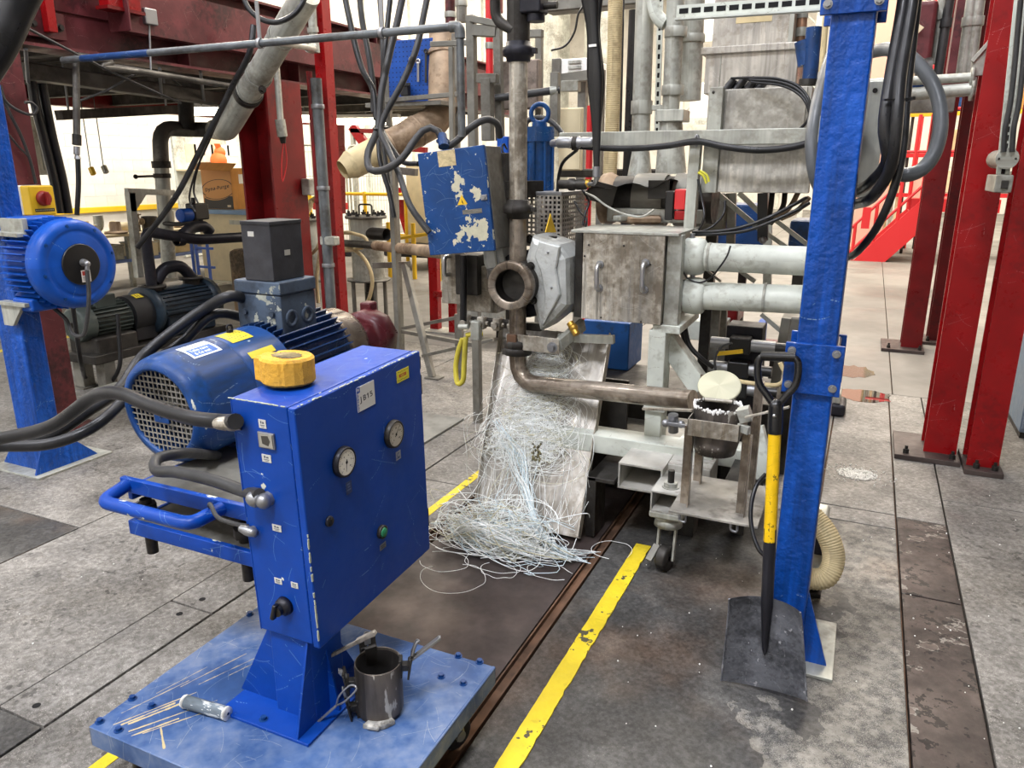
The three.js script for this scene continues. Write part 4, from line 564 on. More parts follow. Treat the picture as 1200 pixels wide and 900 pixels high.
{
  const t = thing('vacuum_pump', 'dark vacuum pump with finned motor on a skid at the left', 'pump');
  const A = V([-5.3,0.52,-3.689]), B = V([-5.3,0.572,-4.913]); B.y = A.y; const D = B.clone().sub(A).normalize(), at = (l, dx = 0, dy = 0) => A.clone().addScaledVector(D, l).add(V([dx, dy, 0]));
  const L = A.distanceTo(B);
  part(t, 'motor', [lathe([[0.02, -0.02], [0.11, -0.02], [0.135, 0], [0.14, 0.09], [0.12, 0.1]], A, D, 28), cyl(at(0.08), at(0.42), 0.115, 0.115, 24), finBody(A, D, 0.115, 0.1, 0.4, 0.03, 26), bx(at(0.2).x - 0.07, at(0.2).x + 0.07, A.y + 0.1, A.y + 0.2, A.z - 0.32, A.z - 0.14, 0.01)], worn(0x3d4542, { vary: 0.3, dust: 0.2, dustCol: 0x75756a, rough: 0.5, shift: 31 }));
  const cg = part(t, 'coupling_guard', [cyl(at(0.42), at(0.62), 0.155, 0.155, 24), bx(A.x - 0.12, A.x + 0.12, A.y - 0.2, A.y, A.z - 0.62, A.z - 0.42, 0.01)], M.blackMatt);
  part(cg, 'yellow_label', plate([A.x + 0.06, A.y + 0.147, A.z - 0.52], [0.38, 1, 0], 0.06, 0.07, 0.003, [0, 0, 1]), printed(64, 48, (c) => { c.fillStyle = '#d8c233'; c.fillRect(0, 0, 64, 48); c.fillStyle = '#44401c'; c.fillRect(8, 12, 48, 6); c.fillRect(8, 26, 40, 6); }));
  part(t, 'pump_body', [cyl(at(0.62), at(1.25), 0.17, 0.17, 26), lathe([[0.05, 0.6], [0.2, 0.6], [0.2, 0.66], [0.17, 0.68]], A, D, 24), lathe([[0.17, 1.2], [0.2, 1.22], [0.2, 1.28], [0.05, 1.28]], A, D, 24), bx(A.x - 0.16, A.x + 0.17, A.y - 0.22, A.y - 0.03, A.z - 1.2, A.z - 0.7, 0.02), bx(A.x + 0.1, A.x + 0.19, A.y - 0.03, A.y + 0.0, A.z - 1.2, A.z - 0.68, 0.008), finBody(A, D, 0.17, 0.7, 1.2, 0.018, 8, 30, 120)], M.pumpGreen);
  part(t, 'inlet_flange', [lathe([[0.06, 0], [0.11, 0], [0.11, 0.025], [0.06, 0.025]], at(0.72, 0, 0.18), [0, 1, 0]), cyl(at(0.72, 0, 0.1), at(0.72, 0, 0.19), 0.07)], M.iron); part(t, 'outlet_flange', [lathe([[0.06, 0], [0.1, 0], [0.1, 0.025], [0.06, 0.025]], at(1.13, 0, 0.2), [0, 1, 0]), cyl(at(1.13, 0, 0.1), at(1.13, 0, 0.21), 0.07)], M.iron);
  part(t, 'manifold', elbows([at(0.78, -0.02, 0.22), at(0.86, 0.0, 0.33), at(1.04, 0.0, 0.33), at(1.13, 0, 0.22)], 0.05, 0.07), M.ironDark);
  part(t, 'inlet_pipe', [elbows([at(0.72, 0, 0.2), at(0.72, 0, 0.64), [-5.25,1.053,-4.897], [-5.2,1.034,-5.544]], 0.045, 0.08), lathe([[0.045, 0], [0.055, 0], [0.055, 0.06], [0.045, 0.06]], [-5.28,1.068,-4.697], [0, 0, -1])], M.ironDark);
  part(t, 'outlet_elbow', elbows([[-5.35,1.086,-4.809], [-5.4,1.151,-4.986], [-5.4,1.149,-5.132], [-5.4,1.093,-5.184]], 0.05, 0.06), M.ironDark);
  const y0 = A.y - 0.22;
  part(t, 'skid', [bx(A.x - 0.19, A.x + 0.19, y0 - 0.07, y0, A.z - 1.3, A.z + 0.02, 0.01), bx(A.x - 0.16, A.x + 0.16, y0 - 0.02, y0 + 0.12, A.z - 0.4, A.z - 0.04, 0.02)], M.iron);
  for (const [dx, dz] of [[0.13, -0.1], [0.13, -1.2], [-0.13, -0.1], [-0.13, -1.2]]) part(t, 'leg', [bx(A.x + dx - 0.05, A.x + dx + 0.05, 0.01, y0 - 0.06, A.z + dz - 0.05, A.z + dz + 0.05, 0.006), bx(A.x + dx - 0.08, A.x + dx + 0.08, 0, 0.012, A.z + dz - 0.08, A.z + dz + 0.08, 0)], M.greyFrame);
  settle(t);
  solo('pump_cable', 'black cable drooping around the skid of the vacuum pump', 'cable', hose([[-4.9,0.847,-3.42], [-4.9,0.611,-3.412], [-4.95,0.324,-3.445], [-5.482,0.03,-3.864], [-5.207,0.03,-3.801], [-5.05,0.194,-3.816], [-5.08,0.445,-3.874], [-5.1,0.583,-3.905]], 0.016, 60, 8), M.rubber);
  solo('sump_block', 'small pale concrete block on the floor under the vacuum pump', 'block', bx(-5.02, -4.86, 0, 0.1, -3.75, -3.55, 0.012), M.galv);
}
{ // steel pipe rising beside the pump up to the duct
  const t = thing('suction_pipe', 'grey pipe with clamp and valve handle rising to a wide elbow behind the left pump', 'pipe');
  part(t, 'riser', cyl([-5.9,0.663,-5.118], [-5.9,1.68,-5.178], 0.064, 0.064, 18), M.galv); part(t, 'elbow', elbows([[-5.9,1.68,-5.178], [-5.9,1.998,-5.208], [-5.9,2,-5.611], [-5.7,1.999,-5.668]], 0.068, 0.14, 18), M.pipeDark);
  part(t, 'clamp', lathe([[0.06, -0.03], [0.082, -0.03], [0.082, 0.03], [0.06, 0.03]], [-5.9,1.68,-5.178], [0, 1, 0]), M.iron); part(t, 'clamp', [lathe([[0.06, -0.02], [0.075, -0.02], [0.075, 0.02], [0.06, 0.02]], [-5.9,1.583,-5.172], [0, 1, 0])], M.iron);
  part(t, 'valve_handle', [bar([-5.84,1.583,-5.12], [-5.84,1.578,-4.847], 0.02, 0.02), ball([-5.84,1.578,-4.838], 0.02)], M.iron);
  part(t, 'vertical_stub', cyl([-5.85,1.993,-5.471], [-5.85,2.234,-5.497], 0.07), M.iron);
  settle(t);
}
{
  const t = thing('pipe_bracket', 'grey welded bracket with triangular plate holding the suction pipe', 'bracket');
  part(t, 'arm', bar([-5.75,1.462,-4.652], [-5.75,1.434,-5.14], 0.05, 0.05), M.galv);
  part(t, 'web', polyX([[-5.72,1.448,-4.65], [-5.72,1.443,-4.83], [-5.72,1.291,-4.684], [-5.72,1.293,-4.642]].map((p) => [-p[2], p[1]]), -5.71, 0.012), M.galv);
  part(t, 'leg', bar([-5.74,1.447,-4.675], [-5.74,0.73,-4.655], 0.06, 0.06, [0, 0, -1]), M.galv);
  settle(t);
}
{
  const t = thing('actuator_valve', 'blue capped actuator with black body on the pipe left of the cardboard box', 'valve');
  const p = V([-5.6,1.242,-5.119]);
  part(t, 'body', [bx(p.x - 0.06, p.x + 0.06, p.y - 0.05, p.y + 0.1, p.z - 0.22, p.z - 0.05, 0.015), cyl([p.x, p.y + 0.1, p.z - 0.1], [p.x, p.y + 0.15, p.z - 0.1], 0.02), cyl([p.x, p.y - 0.1, p.z - 0.15], [p.x, p.y, p.z - 0.15], 0.03)], M.black);
  part(t, 'blue_cap', lathe([[0, -0.07], [0.055, -0.07], [0.06, -0.06], [0.06, 0.04], [0.05, 0.05]], [p.x, p.y, p.z], [0, 0, -1]), M.blueBright);
  part(t, 'pipe', hose([[-5.88,1.159,-5.108], [-5.6,1.169,-5.079], [-5.6,1.205,-5.251], [-5.6,1.325,-5.309]], 0.02), M.iron);
  settle(t);
}

// ---------------------------------------------------------------- mezzanine steel, pipes and cables, upper left
{
  const yb = 2.345;
  const t = thing('mezzanine_beam', 'long maroon steel I beam running away from the upper left corner', 'beam');
  part(t, 'beam', ibeam([-4.72, yb + 0.29, -1.2], [-4.72, yb + 0.29, -10.5], 0.58, 0.26, [0, 1, 0], 0.018, 0.012), M.maroon);
  part(t, 'splice_plate', [bx(-4.712, -4.7, yb + 0.24, yb + 0.5, -4.05, -3.2, 0.002)], M.maroon);
  for (const z of [-4.4, -5.6, -6.8]) part(t, 'stiffener', bx(-4.713, -4.6, yb + 0.02, yb + 0.56, z - 0.006, z + 0.006, 0), M.maroon);
  settle(t);
  const u = thing('deck_channel', 'brown steel channel fixed above the maroon beam at the upper left', 'beam');
  const c0 = [-4.42,2.525,-3.772], c1 = [-4.42,2.564,-4.686];
  part(u, 'channel', chan([-4.5, c0[1] + 0.13, c0[2]], [-4.5, c0[1] + 0.13, -10], 0.3, 0.09, [0, 1, 0], 0.01), M.maroon);
  part(u, 'end_plate', bx(-4.6, -4.41, c0[1] - 0.03, c0[1] + 0.28, c0[2] + 0.0, c0[2] + 0.012, 0.002), M.maroon);
  settle(u);
  const h = (px, l, w) => { };
  { const r = thing('rail_post', 'short red rail post bolted to the maroon beam at the upper left', 'rail post'); const p = [-4.57,2.431,-3.327], q = [-4.57,2.892,-3.387];
    part(r, 'post', bar([p[0], p[1], p[2]], [p[0], p[1] + 0.7, p[2]], 0.055, 0.055, [1, 0, 0], 0.004), M.red);
    part(r, 'bolt_plate', bx(-4.695, -4.6, p[1] - 0.03, p[1] + 0.12, p[2] - 0.12, p[2] + 0.12, 0.003), M.maroon);
    for (const s of [-0.085, 0.085]) part(r, 'bolt', bolt([-4.6, p[1] + 0.04, p[2] + s], [1, 0, 0], 0.016, 0.02), M.iron); settle(r); }
  { const r = thing('rail_post', 'red flat rail post rising above the deck channel at the top edge', 'rail post'); const p = [-4.5,2.627,-3.778]; part(r, 'post', bx(-4.54, -4.45, p[1], p[1] + 0.7, p[2] - 0.12, p[2] + 0.12, 0.004), M.red); part(r, 'foot', bx(-4.55, -4.44, p[1] - 0.02, p[1], p[2] - 0.14, p[2] + 0.14, 0), M.redDark); settle(r); }
  // deck over the bay behind, seen from below
  const d = thing('mezzanine_deck', 'dark underside of the mezzanine deck with joists at the upper left', 'deck');
  part(d, 'deck_plate', bx(-9.3, -4.85, 2.62, 2.66, -11, -2.4, 0), M.soffit);
  for (let z = -2.9; z > -11; z -= 1.15) part(d, 'joist', ibeam([-9.3, 2.53, z], [-4.86, 2.53, z], 0.17, 0.1, [0, 1, 0]), M.soffit);
  part(d, 'edge_beam', bx(-9.42, -9.3, 2.4, 2.66, -11.5, -2.4, 0.004), M.redDark);
  settle(d);
  const e = thing('red_girder', 'red beam edging the far side of the deck above the white wall', 'beam');
  const e0 = [-9.395,2.45,-6.353], e1 = [-9.354,2.45,-7.841];
  part(e, 'beam', bar([e0[0], 2.5, e0[2] + 1], [e1[0], 2.5, e1[2] - 1.5], 0.12, 0.14, [0, 1, 0]), M.red); settle(e);
  // secondary run of dirty trunking just under the beam
  const g = thing('cable_trunking', 'grey dusty trunking hung under the maroon beam', 'trunking');
  part(g, 'trunking', bar([-4.95,2.242,-3.345], [-4.95,2.192,-5.049], 0.12, 0.1, [0, 1, 0], 0.01), M.pipeDark);
  for (const [a, b] of [[[-4.62,2.326,-3.185], [-4.9,2.172,-3.359]], [[-4.62,2.321,-4.14], [-4.9,2.171,-4.377]], [[-4.62,2.337,-4.51], [-4.9,2.165,-4.787]]]) part(g, 'hanger_rod', cyl(a, b, 0.012, 0.012, 8), M.zinc);
  settle(g);
  const g2 = thing('hung_bar', 'dark straight bar hanging in front of the white wall under the deck', 'trunking');
  part(g2, 'bar', bar([-6.4,2.086,-4.613], [-6.4,2.219,-5.939], 0.1, 0.08, [0, 1, 0]), M.soffit);
  part(g2, 'hanger_rod', cyl([-6.4, 2.62, [-6.4,2.232,-4.725][2]], [-6.4,2.084,-4.707], 0.01, 0.01, 6), M.zinc); part(g2, 'hanger_rod', cyl([-6.4, 2.62, [-6.4,2.335,-5.778][2]], [-6.4,2.191,-5.756], 0.01, 0.01, 6), M.zinc); settle(g2);
}
// columns
{
  const t = thing('deck_column', 'wide maroon H column behind the black box on the motor', 'column');
  part(t, 'column', ibeam([-4.74, 0.016, -5.35], [-4.74, 2.345, -5.35], 0.34, 0.42, [1, 0, 0], 0.02, 0.014), M.redDark);
  part(t, 'base_plate', bx(-5.05, -4.42, 0, 0.018, -5.65, -5.05, 0), M.redDark);
  part(t, 'junction_box', [bx(-4.57, -4.48, 1.42, 1.56, -5.62, -5.48, 0.01), cyl([-4.52, 1.45, -5.64], [-4.52, 1.45, -5.69], 0.02)], M.galv);
  settle(t);
  const c = thing('column_conduit', 'pale conduit with couplings running down the maroon H column', 'conduit');
  part(c, 'pipe', cyl([-4.48,2.679,-5.18], [-4.48,1.914,-5.176], 0.026, 0.026, 14), M.galv);
  part(c, 'coupling', cyl([-4.48,2.034,-5.17], [-4.48,1.901,-5.185], 0.042, 0.042, 12), M.galv);
  part(c, 'gland', cyl([-4.48,1.901,-5.185], [-4.48,1.847,-5.189], 0.03, 0.02, 8), M.iron);
  part(c, 'red_wire', hose([[-4.48,1.847,-5.189], [-4.48,1.698,-5.15], [-4.5,1.54,-5.164], [-4.48,1.698,-5.212], [-4.48,1.848,-5.209]], 0.005, 24, 6), M.redBright); settle(c);
}
{
  const t = thing('red_post', 'slim bright red steel post in front of the maroon beam', 'post');
  const p = [-3.95,0.741,-5.11];
  part(t, 'post', hollow([p[0], 0.012, p[2]], [p[0], 3.3, p[2]], 0.1, 0.1, 0.006, [1, 0, 0]), M.red);
  part(t, 'base_plate', bx(p[0] - 0.12, p[0] + 0.12, 0, 0.014, p[2] - 0.12, p[2] + 0.12, 0), M.redDark); settle(t);
  const q = [-3.9,0.767,-4.935], t2 = thing('post_pipe', 'glossy grey pipe clipped to the left side of the slim red post', 'pipe');
  part(t2, 'pipe', cyl([q[0], 0.3, q[2]], [q[0], 2.3, q[2]], 0.042, 0.042, 16), M.pipeGrey);
  for (const y of [0.9, 1.5, 2.1]) part(t2, 'clip', [ring([q[0], y, q[2]], [0, 1, 0], 0.042, 0.05, 0.03)], M.zinc);
  part(t2, 'foot_valve', [cyl([q[0], 0.3, q[2]], [q[0], 0.5, q[2]], 0.055), bx(q[0] - 0.04, q[0] + 0.1, 1.06, 1.13, q[2] - 0.04, q[2] + 0.04, 0.01)], M.galv); settle(t2);
  const q2 = [-3.95,0.766,-4.922], t3 = thing('post_conduit', 'thin red conduit left of the glossy pipe on the slim red post', 'conduit');
  part(t3, 'pipe', cyl([q2[0], 0.2, q2[2]], [q2[0], 2.35, q2[2]], 0.022, 0.022, 12), M.redDark); part(t3, 'saddle', ring([q2[0], 1.4, q2[2]], [0, 1, 0], 0.022, 0.03, 0.03), M.redDark); settle(t3);
  const q4 = [-3.95,2.498,-4.987], t4 = thing('down_pipe', 'pale vertical pipe with socket joints left of the slim red post at the top', 'pipe');
  part(t4, 'pipe', cyl([-3.95,3.025,-5.007], [-3.95,2.548,-5.002], 0.032, 0.032, 14), M.galv); part(t4, 'socket', cyl([-3.95,2.665,-4.996], [-3.95,2.631,-5.002], 0.042), M.galv); part(t4, 'tee', [cyl([-3.95,2.559,-4.994], [-3.95,2.488,-4.996], 0.044), cyl([-3.95,2.52,-4.92], [-3.93,2.519,-4.974], 0.038)], M.galv); settle(t4);
}
// big pipes
{
  const t = thing('diagonal_duct', 'wide grey duct slanting from the top edge down to an elbow beside the maroon column', 'duct');
  const a = [-5.7,1.999,-5.668], b = [-4.641,1.998,-4.783], c = [-3.502,2.75,-4.4];
  part(t, 'duct', elbows([a, [-4.66,1.947,-4.759], c], 0.09, 0.14, 22), M.galv);
  for (const k of [0.32, 0.44, 0.72]) { const p = lerp([-4.66,1.947,-4.759], c, k); part(t, 'joint_band', ring(p, V(c).sub(V(a)), 0.09, 0.098, 0.035), M.galv); }
  part(t, 'clamp', ring(lerp([-4.66,1.947,-4.759], c, 0.3), V(c).sub(V(a)), 0.09, 0.108, 0.05), M.iron); part(t, 'clamp_bolt', [bolt([-4.072,2.194,-4.535], [1, 0, 0.3], 0.02, 0.03)], M.iron);
  settle(t);
}
{
  const z = -3.3, t = thing('air_main', 'blue grey pipe running level across the upper left, elbow at right end', 'pipe');
  const a = [-4.469,2.313,-3.3], b = [-1.798,2.268,-3.3], y = b[1];
  part(t, 'pipe', elbows([[a[0], y, z], [-1.78, y, z], [-1.78, [-1.718,1.792,-3.3][1], z]], 0.0185, 0.05, 14), M.pipeGrey);
  part(t, 'elbow', elbows([[-1.83, y, z], [-1.78, y, z], [-1.78, y - 0.05, z]], 0.024, 0.03, 14), M.pipeGrey);
  for (const x of [-2.95, -2.2]) part(t, 'clip', [ring([x, y, z], [1, 0, 0], 0.0185, 0.026, 0.02), bx(x - 0.01, x + 0.01, y + 0.02, y + 0.2, z - 0.004, z + 0.004, 0)], M.zinc);
  part(t, 'blue_section', cyl([-4.3, y, z], [-3.75, y, z], 0.0192, 0.0192, 14), M.navy); settle(t);
  const br = thing('branch_pipe', 'short grey pipe branching from the level pipe to the tee beside the red post', 'pipe');
  part(br, 'pipe', cyl([-3.025,2.315,-3.5], [-3.93,2.513,-4.974], 0.022, 0.022, 12), M.galv); part(br, 'collar', cyl([-3.9,2.512,-4.839], [-3.92,2.509,-4.941], 0.03), M.galv); settle(br);
  const t2 = thing('drop_pipe', 'thin dark pipe dropping to a black hose in front of the white wall', 'pipe');
  part(t2, 'pipe', elbows([[-4.45,2.256,-3.799], [-4.45,2.258,-3.537], [-4.45,2.299,-3.635], [-4.45,2.303,-3.378], [-4.45,1.836,-3.303]], 0.02, 0.03), M.pipeDark);
  part(t2, 'socket', cyl([-4.45,1.846,-3.305], [-4.45,1.786,-3.295], 0.026, 0.026, 12), M.iron);
  part(t2, 'coupling', [cyl([-4.45,1.776,-3.293], [-4.45,1.73,-3.285], 0.018, 0.018, 10), cyl([-4.45,1.73,-3.285], [-4.45,1.705,-3.287], 0.011, 0.02, 10)], M.zinc);
  part(t2, 'black_hose', hose([[-4.45,1.71,-3.288], [-4.45,1.559,-3.267], [-4.45,1.371,-3.224]], 0.015), M.black); settle(t2);
  const t3 = thing('beam_pipe', 'thin grey pipe running along under the maroon beam', 'pipe');
  part(t3, 'pipe', cyl([-4.5,2.273,-3.652], [-4.5,2.243,-4.779], 0.022, 0.022, 10), M.pipeDark);
  part(t3, 'hanger', [cyl([-4.5,2.669,-4], [-4.5,2.269,-3.957], 0.007, 0.007, 6), bx(-4.52, -4.47, [-4.5,2.616,-3.991][1] - 0.05, [-4.5,2.616,-3.991][1] + 0.05, [-4.5,2.616,-3.991][2] - 0.05, [-4.5,2.616,-3.991][2] + 0.05, 0.008)], M.zinc); settle(t3);
}
for (const [l, a, b, r] of [['thin pale wire slanting across the maroon beam from the upper left', [-4.3,2.401,-2.949], [-4.6,2.1,-4.275], 0.008], ['thin pale wire slanting up to the right under the maroon beam', [-4.55,2.054,-3.437], [-4.55,2.252,-3.868], 0.008]]) solo('stay_wire', l, 'wire', hose([a, lerp(a, b, 0.5).add(V([0, -0.015, 0])), b], r, 12, 6), M.cable);
solo('drooping_wire', 'thin wire drooping from the beam pipe to the fluorescent lamp', 'wire', hose([[-4.55,2.289,-3.969], [-4.8,2.287,-4.391], [-5.2,2.238,-4.932], [-5.6,2.207,-5.437]], 0.008, 20, 6), M.cable);
for (const [l, pts] of [['left one of two black hoses hanging beside the maroon column', [[-4.95,2.184,-3.417], [-4.95,2.03,-3.418], [-4.95,1.822,-3.438], [-4.95,1.552,-3.462], [-4.95,1.357,-3.464]]], ['right one of two black hoses hanging beside the maroon column', [[-4.95,2.175,-3.483], [-4.95,2.061,-3.486], [-4.95,1.85,-3.496], [-4.95,1.578,-3.521], [-4.95,1.354,-3.525]]]]) solo('hanging_hose', l, 'hose', hose(pts, 0.03, 24, 8), M.black);
solo('panel_cabinet', 'grey flat panel cabinet partly hidden behind the maroon column', 'cabinet', [bx(-8.5, -8.4, 0, 1.7, [-8.3,1.89,-5.641][2] - 0.05, [-8.3,1.89,-5.641][2] + 0.05, 0), bx(-8.6, -8.3, [-8.3,1.578,-5.682][1], [-8.3,2.187,-5.79][1], [-8.3,1.894,-5.807][2], [-8.3,1.888,-5.546][2], 0.01), bx(-8.32, -8.285, [-8.3,1.623,-5.69][1], [-8.3,2.142,-5.782][1], [-8.3,1.894,-5.787][2], [-8.3,1.892,-5.708][2], 0.01)], M.galv);
solo('black_pipe', 'thick black pipe crossing the upper left corner', 'pipe', hose([[-2.096,3.464,-2.352], [-2.454,2.345,-1.835], [-2.526,2.163,-1.745], [-2.561,2.046,-1.692], [-2.644,1.876,-1.601], [-2.843,1.486,-1.386]], 0.055, 50, 16), M.rubber);
solo('hose_loop', 'dark hose hanging in a loop at the top edge above the diagonal duct', 'hose', hose([[-3.475,2.685,-3.762], [-3.419,2.552,-3.746], [-3.343,2.485,-3.759], [-3.251,2.466,-3.796], [-3.167,2.513,-3.85], [-3.126,2.59,-3.893], [-3.12,2.685,-3.926]], 0.016, 40, 8), M.rubber);
solo('slanting_conduit', 'dark conduit slanting down from the level pipe past the maroon column to the left pump', 'conduit', hose([[-3.835,2.555,-4.242], [-3.836,2.393,-4.19], [-4.069,2.197,-4.251], [-4.363,1.837,-4.231], [-4.593,1.441,-4.115], [-4.887,1.085,-3.983]], 0.02, 40, 8), M.rubber);
solo('slack_wire', 'thin black wire hanging beside the slanting conduit', 'wire', hose([[-4.082,2.169,-4.236], [-4.415,1.841,-4.323], [-4.727,1.6,-4.447], [-4.822,1.407,-4.457], [-4.77,1.324,-4.455]], 0.008, 30, 6), M.black);
solo('slack_wire', 'thin black wire looping right of the slanting conduit', 'wire', hose([[-4.297,1.984,-4.308], [-4.612,1.755,-4.434], [-4.799,1.471,-4.488], [-4.759,1.388,-4.48]], 0.008, 30, 6), M.black);
// lit fluorescent fittings under the deck
[['lit fluorescent lamp under the deck left of the maroon H column', [-7.769,2.32,-7.351], [-7.434,2.32,-7.506]], ['lit fluorescent lamp between the maroon column and the red post', [-7.553,2.32,-8.93], [-7.329,2.32,-9.247]], ['long lit fluorescent lamp right of the red post', [-7.521,2.32,-9.848], [-6.488,2.32,-10.086]]].forEach(([l, a, b], i) => {
  a = V(a); b = V(b); const t = thing('fluorescent_lamp', l, 'lamp'), up = new THREE.Vector3(0, 0.075, 0), c = a.clone().lerp(b, 0.5), L = a.distanceTo(b);
  part(t, 'housing', bar(a.clone().add(up), b.clone().add(up), 0.14, 0.05, [0, 1, 0]), M.white);
  part(t, 'hanger', cyl(c.clone().add(up), [c.x, 2.6, c.z], 0.01, 0.01, 6), M.zinc);
  part(t, 'tube', cyl(a, b, 0.045, 0.045, 12), flat(0xffffff, 0.5, 0, { emissive: 0xfff0cc, emissiveIntensity: 14 }));
  const li = new THREE.RectAreaLight(0xfff0d2, 26, L, 0.1); li.position.copy(c).add(new THREE.Vector3(0, -0.04, 0)); li.up.set(b.x - a.x, 0, b.z - a.z); li.rotation.set(-Math.PI / 2, 0, Math.atan2(-(b.z - a.z), b.x - a.x), 'XYZ'); li.castShadow = true; scene.add(li);
  settle(t);
});
// hanging cables, upper middle
[['leftmost black cable hanging in the upper middle bundle', [[-2.597,2.568,-3.557], [-2.549,2.398,-3.526], [-2.459,2.145,-3.488], [-2.395,2.039,-3.484], [-2.361,1.891,-3.453]], 0.016, 'rubber'],
['second grey cable from the left in the hanging bundle', [[-2.59,2.591,-3.682], [-2.553,2.418,-3.644], [-2.49,2.201,-3.605], [-2.458,2.071,-3.579], [-2.438,1.932,-3.545]], 0.016, 'cable'],
['black straight cable in the middle of the hanging bundle', [[-2.343,2.556,-3.613], [-2.335,2.389,-3.564], [-2.331,2.222,-3.514], [-2.341,2.058,-3.492]], 0.014, 'rubber'],
['pale grey hanging cable with drooping loop at its foot', [[-2.255,2.544,-3.593], [-2.257,2.4,-3.546], [-2.277,2.214,-3.479], [-2.292,2.008,-3.407], [-2.288,1.844,-3.358], [-2.289,1.719,-3.261], [-2.242,1.646,-3.202], [-2.159,1.638,-3.181], [-2.05,1.689,-3.189], [-1.999,1.783,-3.242], [-1.957,1.833,-3.278], [-1.912,1.826,-3.296], [-1.885,1.783,-3.295]], 0.018, 'cable'],
['rightmost grey cable curving left then down to the blue electrical box', [[-2.085,2.52,-3.549], [-2.089,2.36,-3.497], [-2.104,2.2,-3.44], [-2.161,2.041,-3.387], [-2.231,1.91,-3.347], [-2.245,1.833,-3.317], [-2.17,1.738,-3.264], [-2.078,1.618,-3.212], [-1.989,1.482,-3.153], [-1.923,1.396,-3.156], [-1.889,1.357,-3.159]], 0.016, 'cable'],
['black cable from the cable tie down behind the wavy hose', [[-2.405,1.98,-3.518], [-2.378,1.851,-3.49], [-2.316,1.68,-3.408], [-2.258,1.532,-3.388], [-2.219,1.405,-3.366]], 0.014, 'rubber'],
['grey cable hanging straight down left of the pegboard', [[-2.558,2.615,-3.818], [-2.515,2.392,-3.769], [-2.475,2.126,-3.703], [-2.447,1.859,-3.632], [-2.383,1.57,-3.571]], 0.013, 'cable'],
['dark hose rising from the blue electrical box to its left upper corner', [[-2.326,1.836,-3.452], [-2.218,1.753,-3.361], [-2.123,1.678,-3.324], [-2.029,1.67,-3.308]], 0.013, 'rubber']].forEach(([l, p, r, m]) => solo('hanging_cable', l, 'cable', hose(p[0][1] > 2.2 ? [[p[0][0] - 0.05, p[0][1] + 1, p[0][2]], ...p] : p, r, 60, 8), M[m]));
solo('cable_tie', 'black tie binding the hanging cables together', 'cable tie', tor([-2.276,1.844,-3.363], [0, 1, 0.2], 0.035, 0.006), M.black);
// pegboard with tools
{
  const t = thing('tool_pegboard', 'blue perforated tool board on a frame in the upper middle', 'pegboard');
  const r = [-3.427,-3.033,2.121,2.564];
  part(t, 'board', rz(r, -5.2, 0.012), worn(0x1a4690, { vary: 0.15, rough: 0.5, tile: 0.6, extra: (i, o, x, y) => { if (((x % 56) - 28) ** 2 + ((y % 56) - 28) ** 2 < 60) { o[0] = 12; o[1] = 22; o[2] = 50; } } }));  // peg holes drawn as dark dots, their shade in the colour
  part(t, 'shelf', bx(r[0] - 0.05, r[1] + 0.2, r[2] - 0.04, r[2] - 0.01, -5.22, -4.95, 0.003), M.greyFrame);
  part(t, 'rail', bar([-3.295,2.123,-4.95], [-2.673,2.146,-4.95], 0.04, 0.03, [0, 1, 0]), M.greyFrame);
  for (const x of [r[0] - 0.03, r[1] + 0.17]) part(t, 'upright', bx(x - 0.02, x + 0.02, 0.01, r[3] + 0.02, -5.25, -5.21, 0.003), M.greyFrame);
  settle(t);
  const wrench = (px, y0, y1, l, m, w) => { const a = V([-3.223,2.411,-5.18]); const k = thing('spanner', l, 'tool'); const A = V(y0), B = V(y1); part(k, 'shank', bar(A, B, w, 0.008, [0, 0, 1], 0.002), m); part(k, 'jaw', [ring(A, [0, 0, 1], w * 0.5, w * 1.1, 0.01, 12)], m); settle(k); };
  wrench(0, [-3.208,2.422,-5.18], [-3.218,2.34,-5.18], 'short spanner hanging leftmost on the blue pegboard', M.silver, 0.02);
  wrench(0, [-3.149,2.407,-5.18], [-3.155,2.266,-5.18], 'medium spanner hanging in the middle of the blue pegboard', M.silver, 0.018);
  wrench(0, [-3.081,2.473,-5.18], [-3.089,2.257,-5.18], 'long dark tool hanging rightmost on the blue pegboard', M.iron, 0.016);
  const b = thing('tool_pouch', 'small black pouch at the foot of the blue pegboard', 'pouch'); part(b, 'pouch', rz([-3.285,-3.218,2.168,2.257], -5.13, 0.05, 0.01), M.blackMatt); part(b, 'flap', rz([-3.258,-3.191,2.235,2.258], -5.12, 0.012, 0.003), M.blackMatt); settle(b);
}
{
  const t = thing('slanted_duct', 'dusty brown duct slanting down left to an open cut end', 'duct');
  const a = [-3.009,2.603,-5.324], b = [-2.944,2.008,-5.168], c = [-3.329,1.673,-4.541];
  part(t, 'duct', elbows([a, b, lerp(b, c, 0.35)], 0.11, 0.16, 20), M.duct);
  part(t, 'duct', cyl(lerp(b, c, 0.3), lerp(b, c, 0.62), 0.108, 0.104, 22), M.duct); part(t, 'end_duct', cyl(lerp(b, c, 0.62), c, 0.104, 0.1, 22), M.tan);
  part(t, 'mouth', [cyl(c, lerp(c, [-3.388,1.616,-4.439], 0.6), 0.1, 0.065, 22, true)], both(M.tan.clone()));
  for (const k of [0.3, 0.62]) part(t, 'seam', ring(lerp(b, c, k), V(c).sub(V(b)), 0.1, 0.114, 0.02), M.duct);
  part(t, 'hood', [cyl([-3.019,2.542,-5.301], [-3.002,2.445,-5.278], 0.075, 0.12, 20), bx(a[0] - 0.1, a[0] + 0.1, a[1] - 0.12, a[1] - 0.04, a[2] - 0.1, a[2] + 0.1, 0.02)], M.duct);
  settle(t);
}

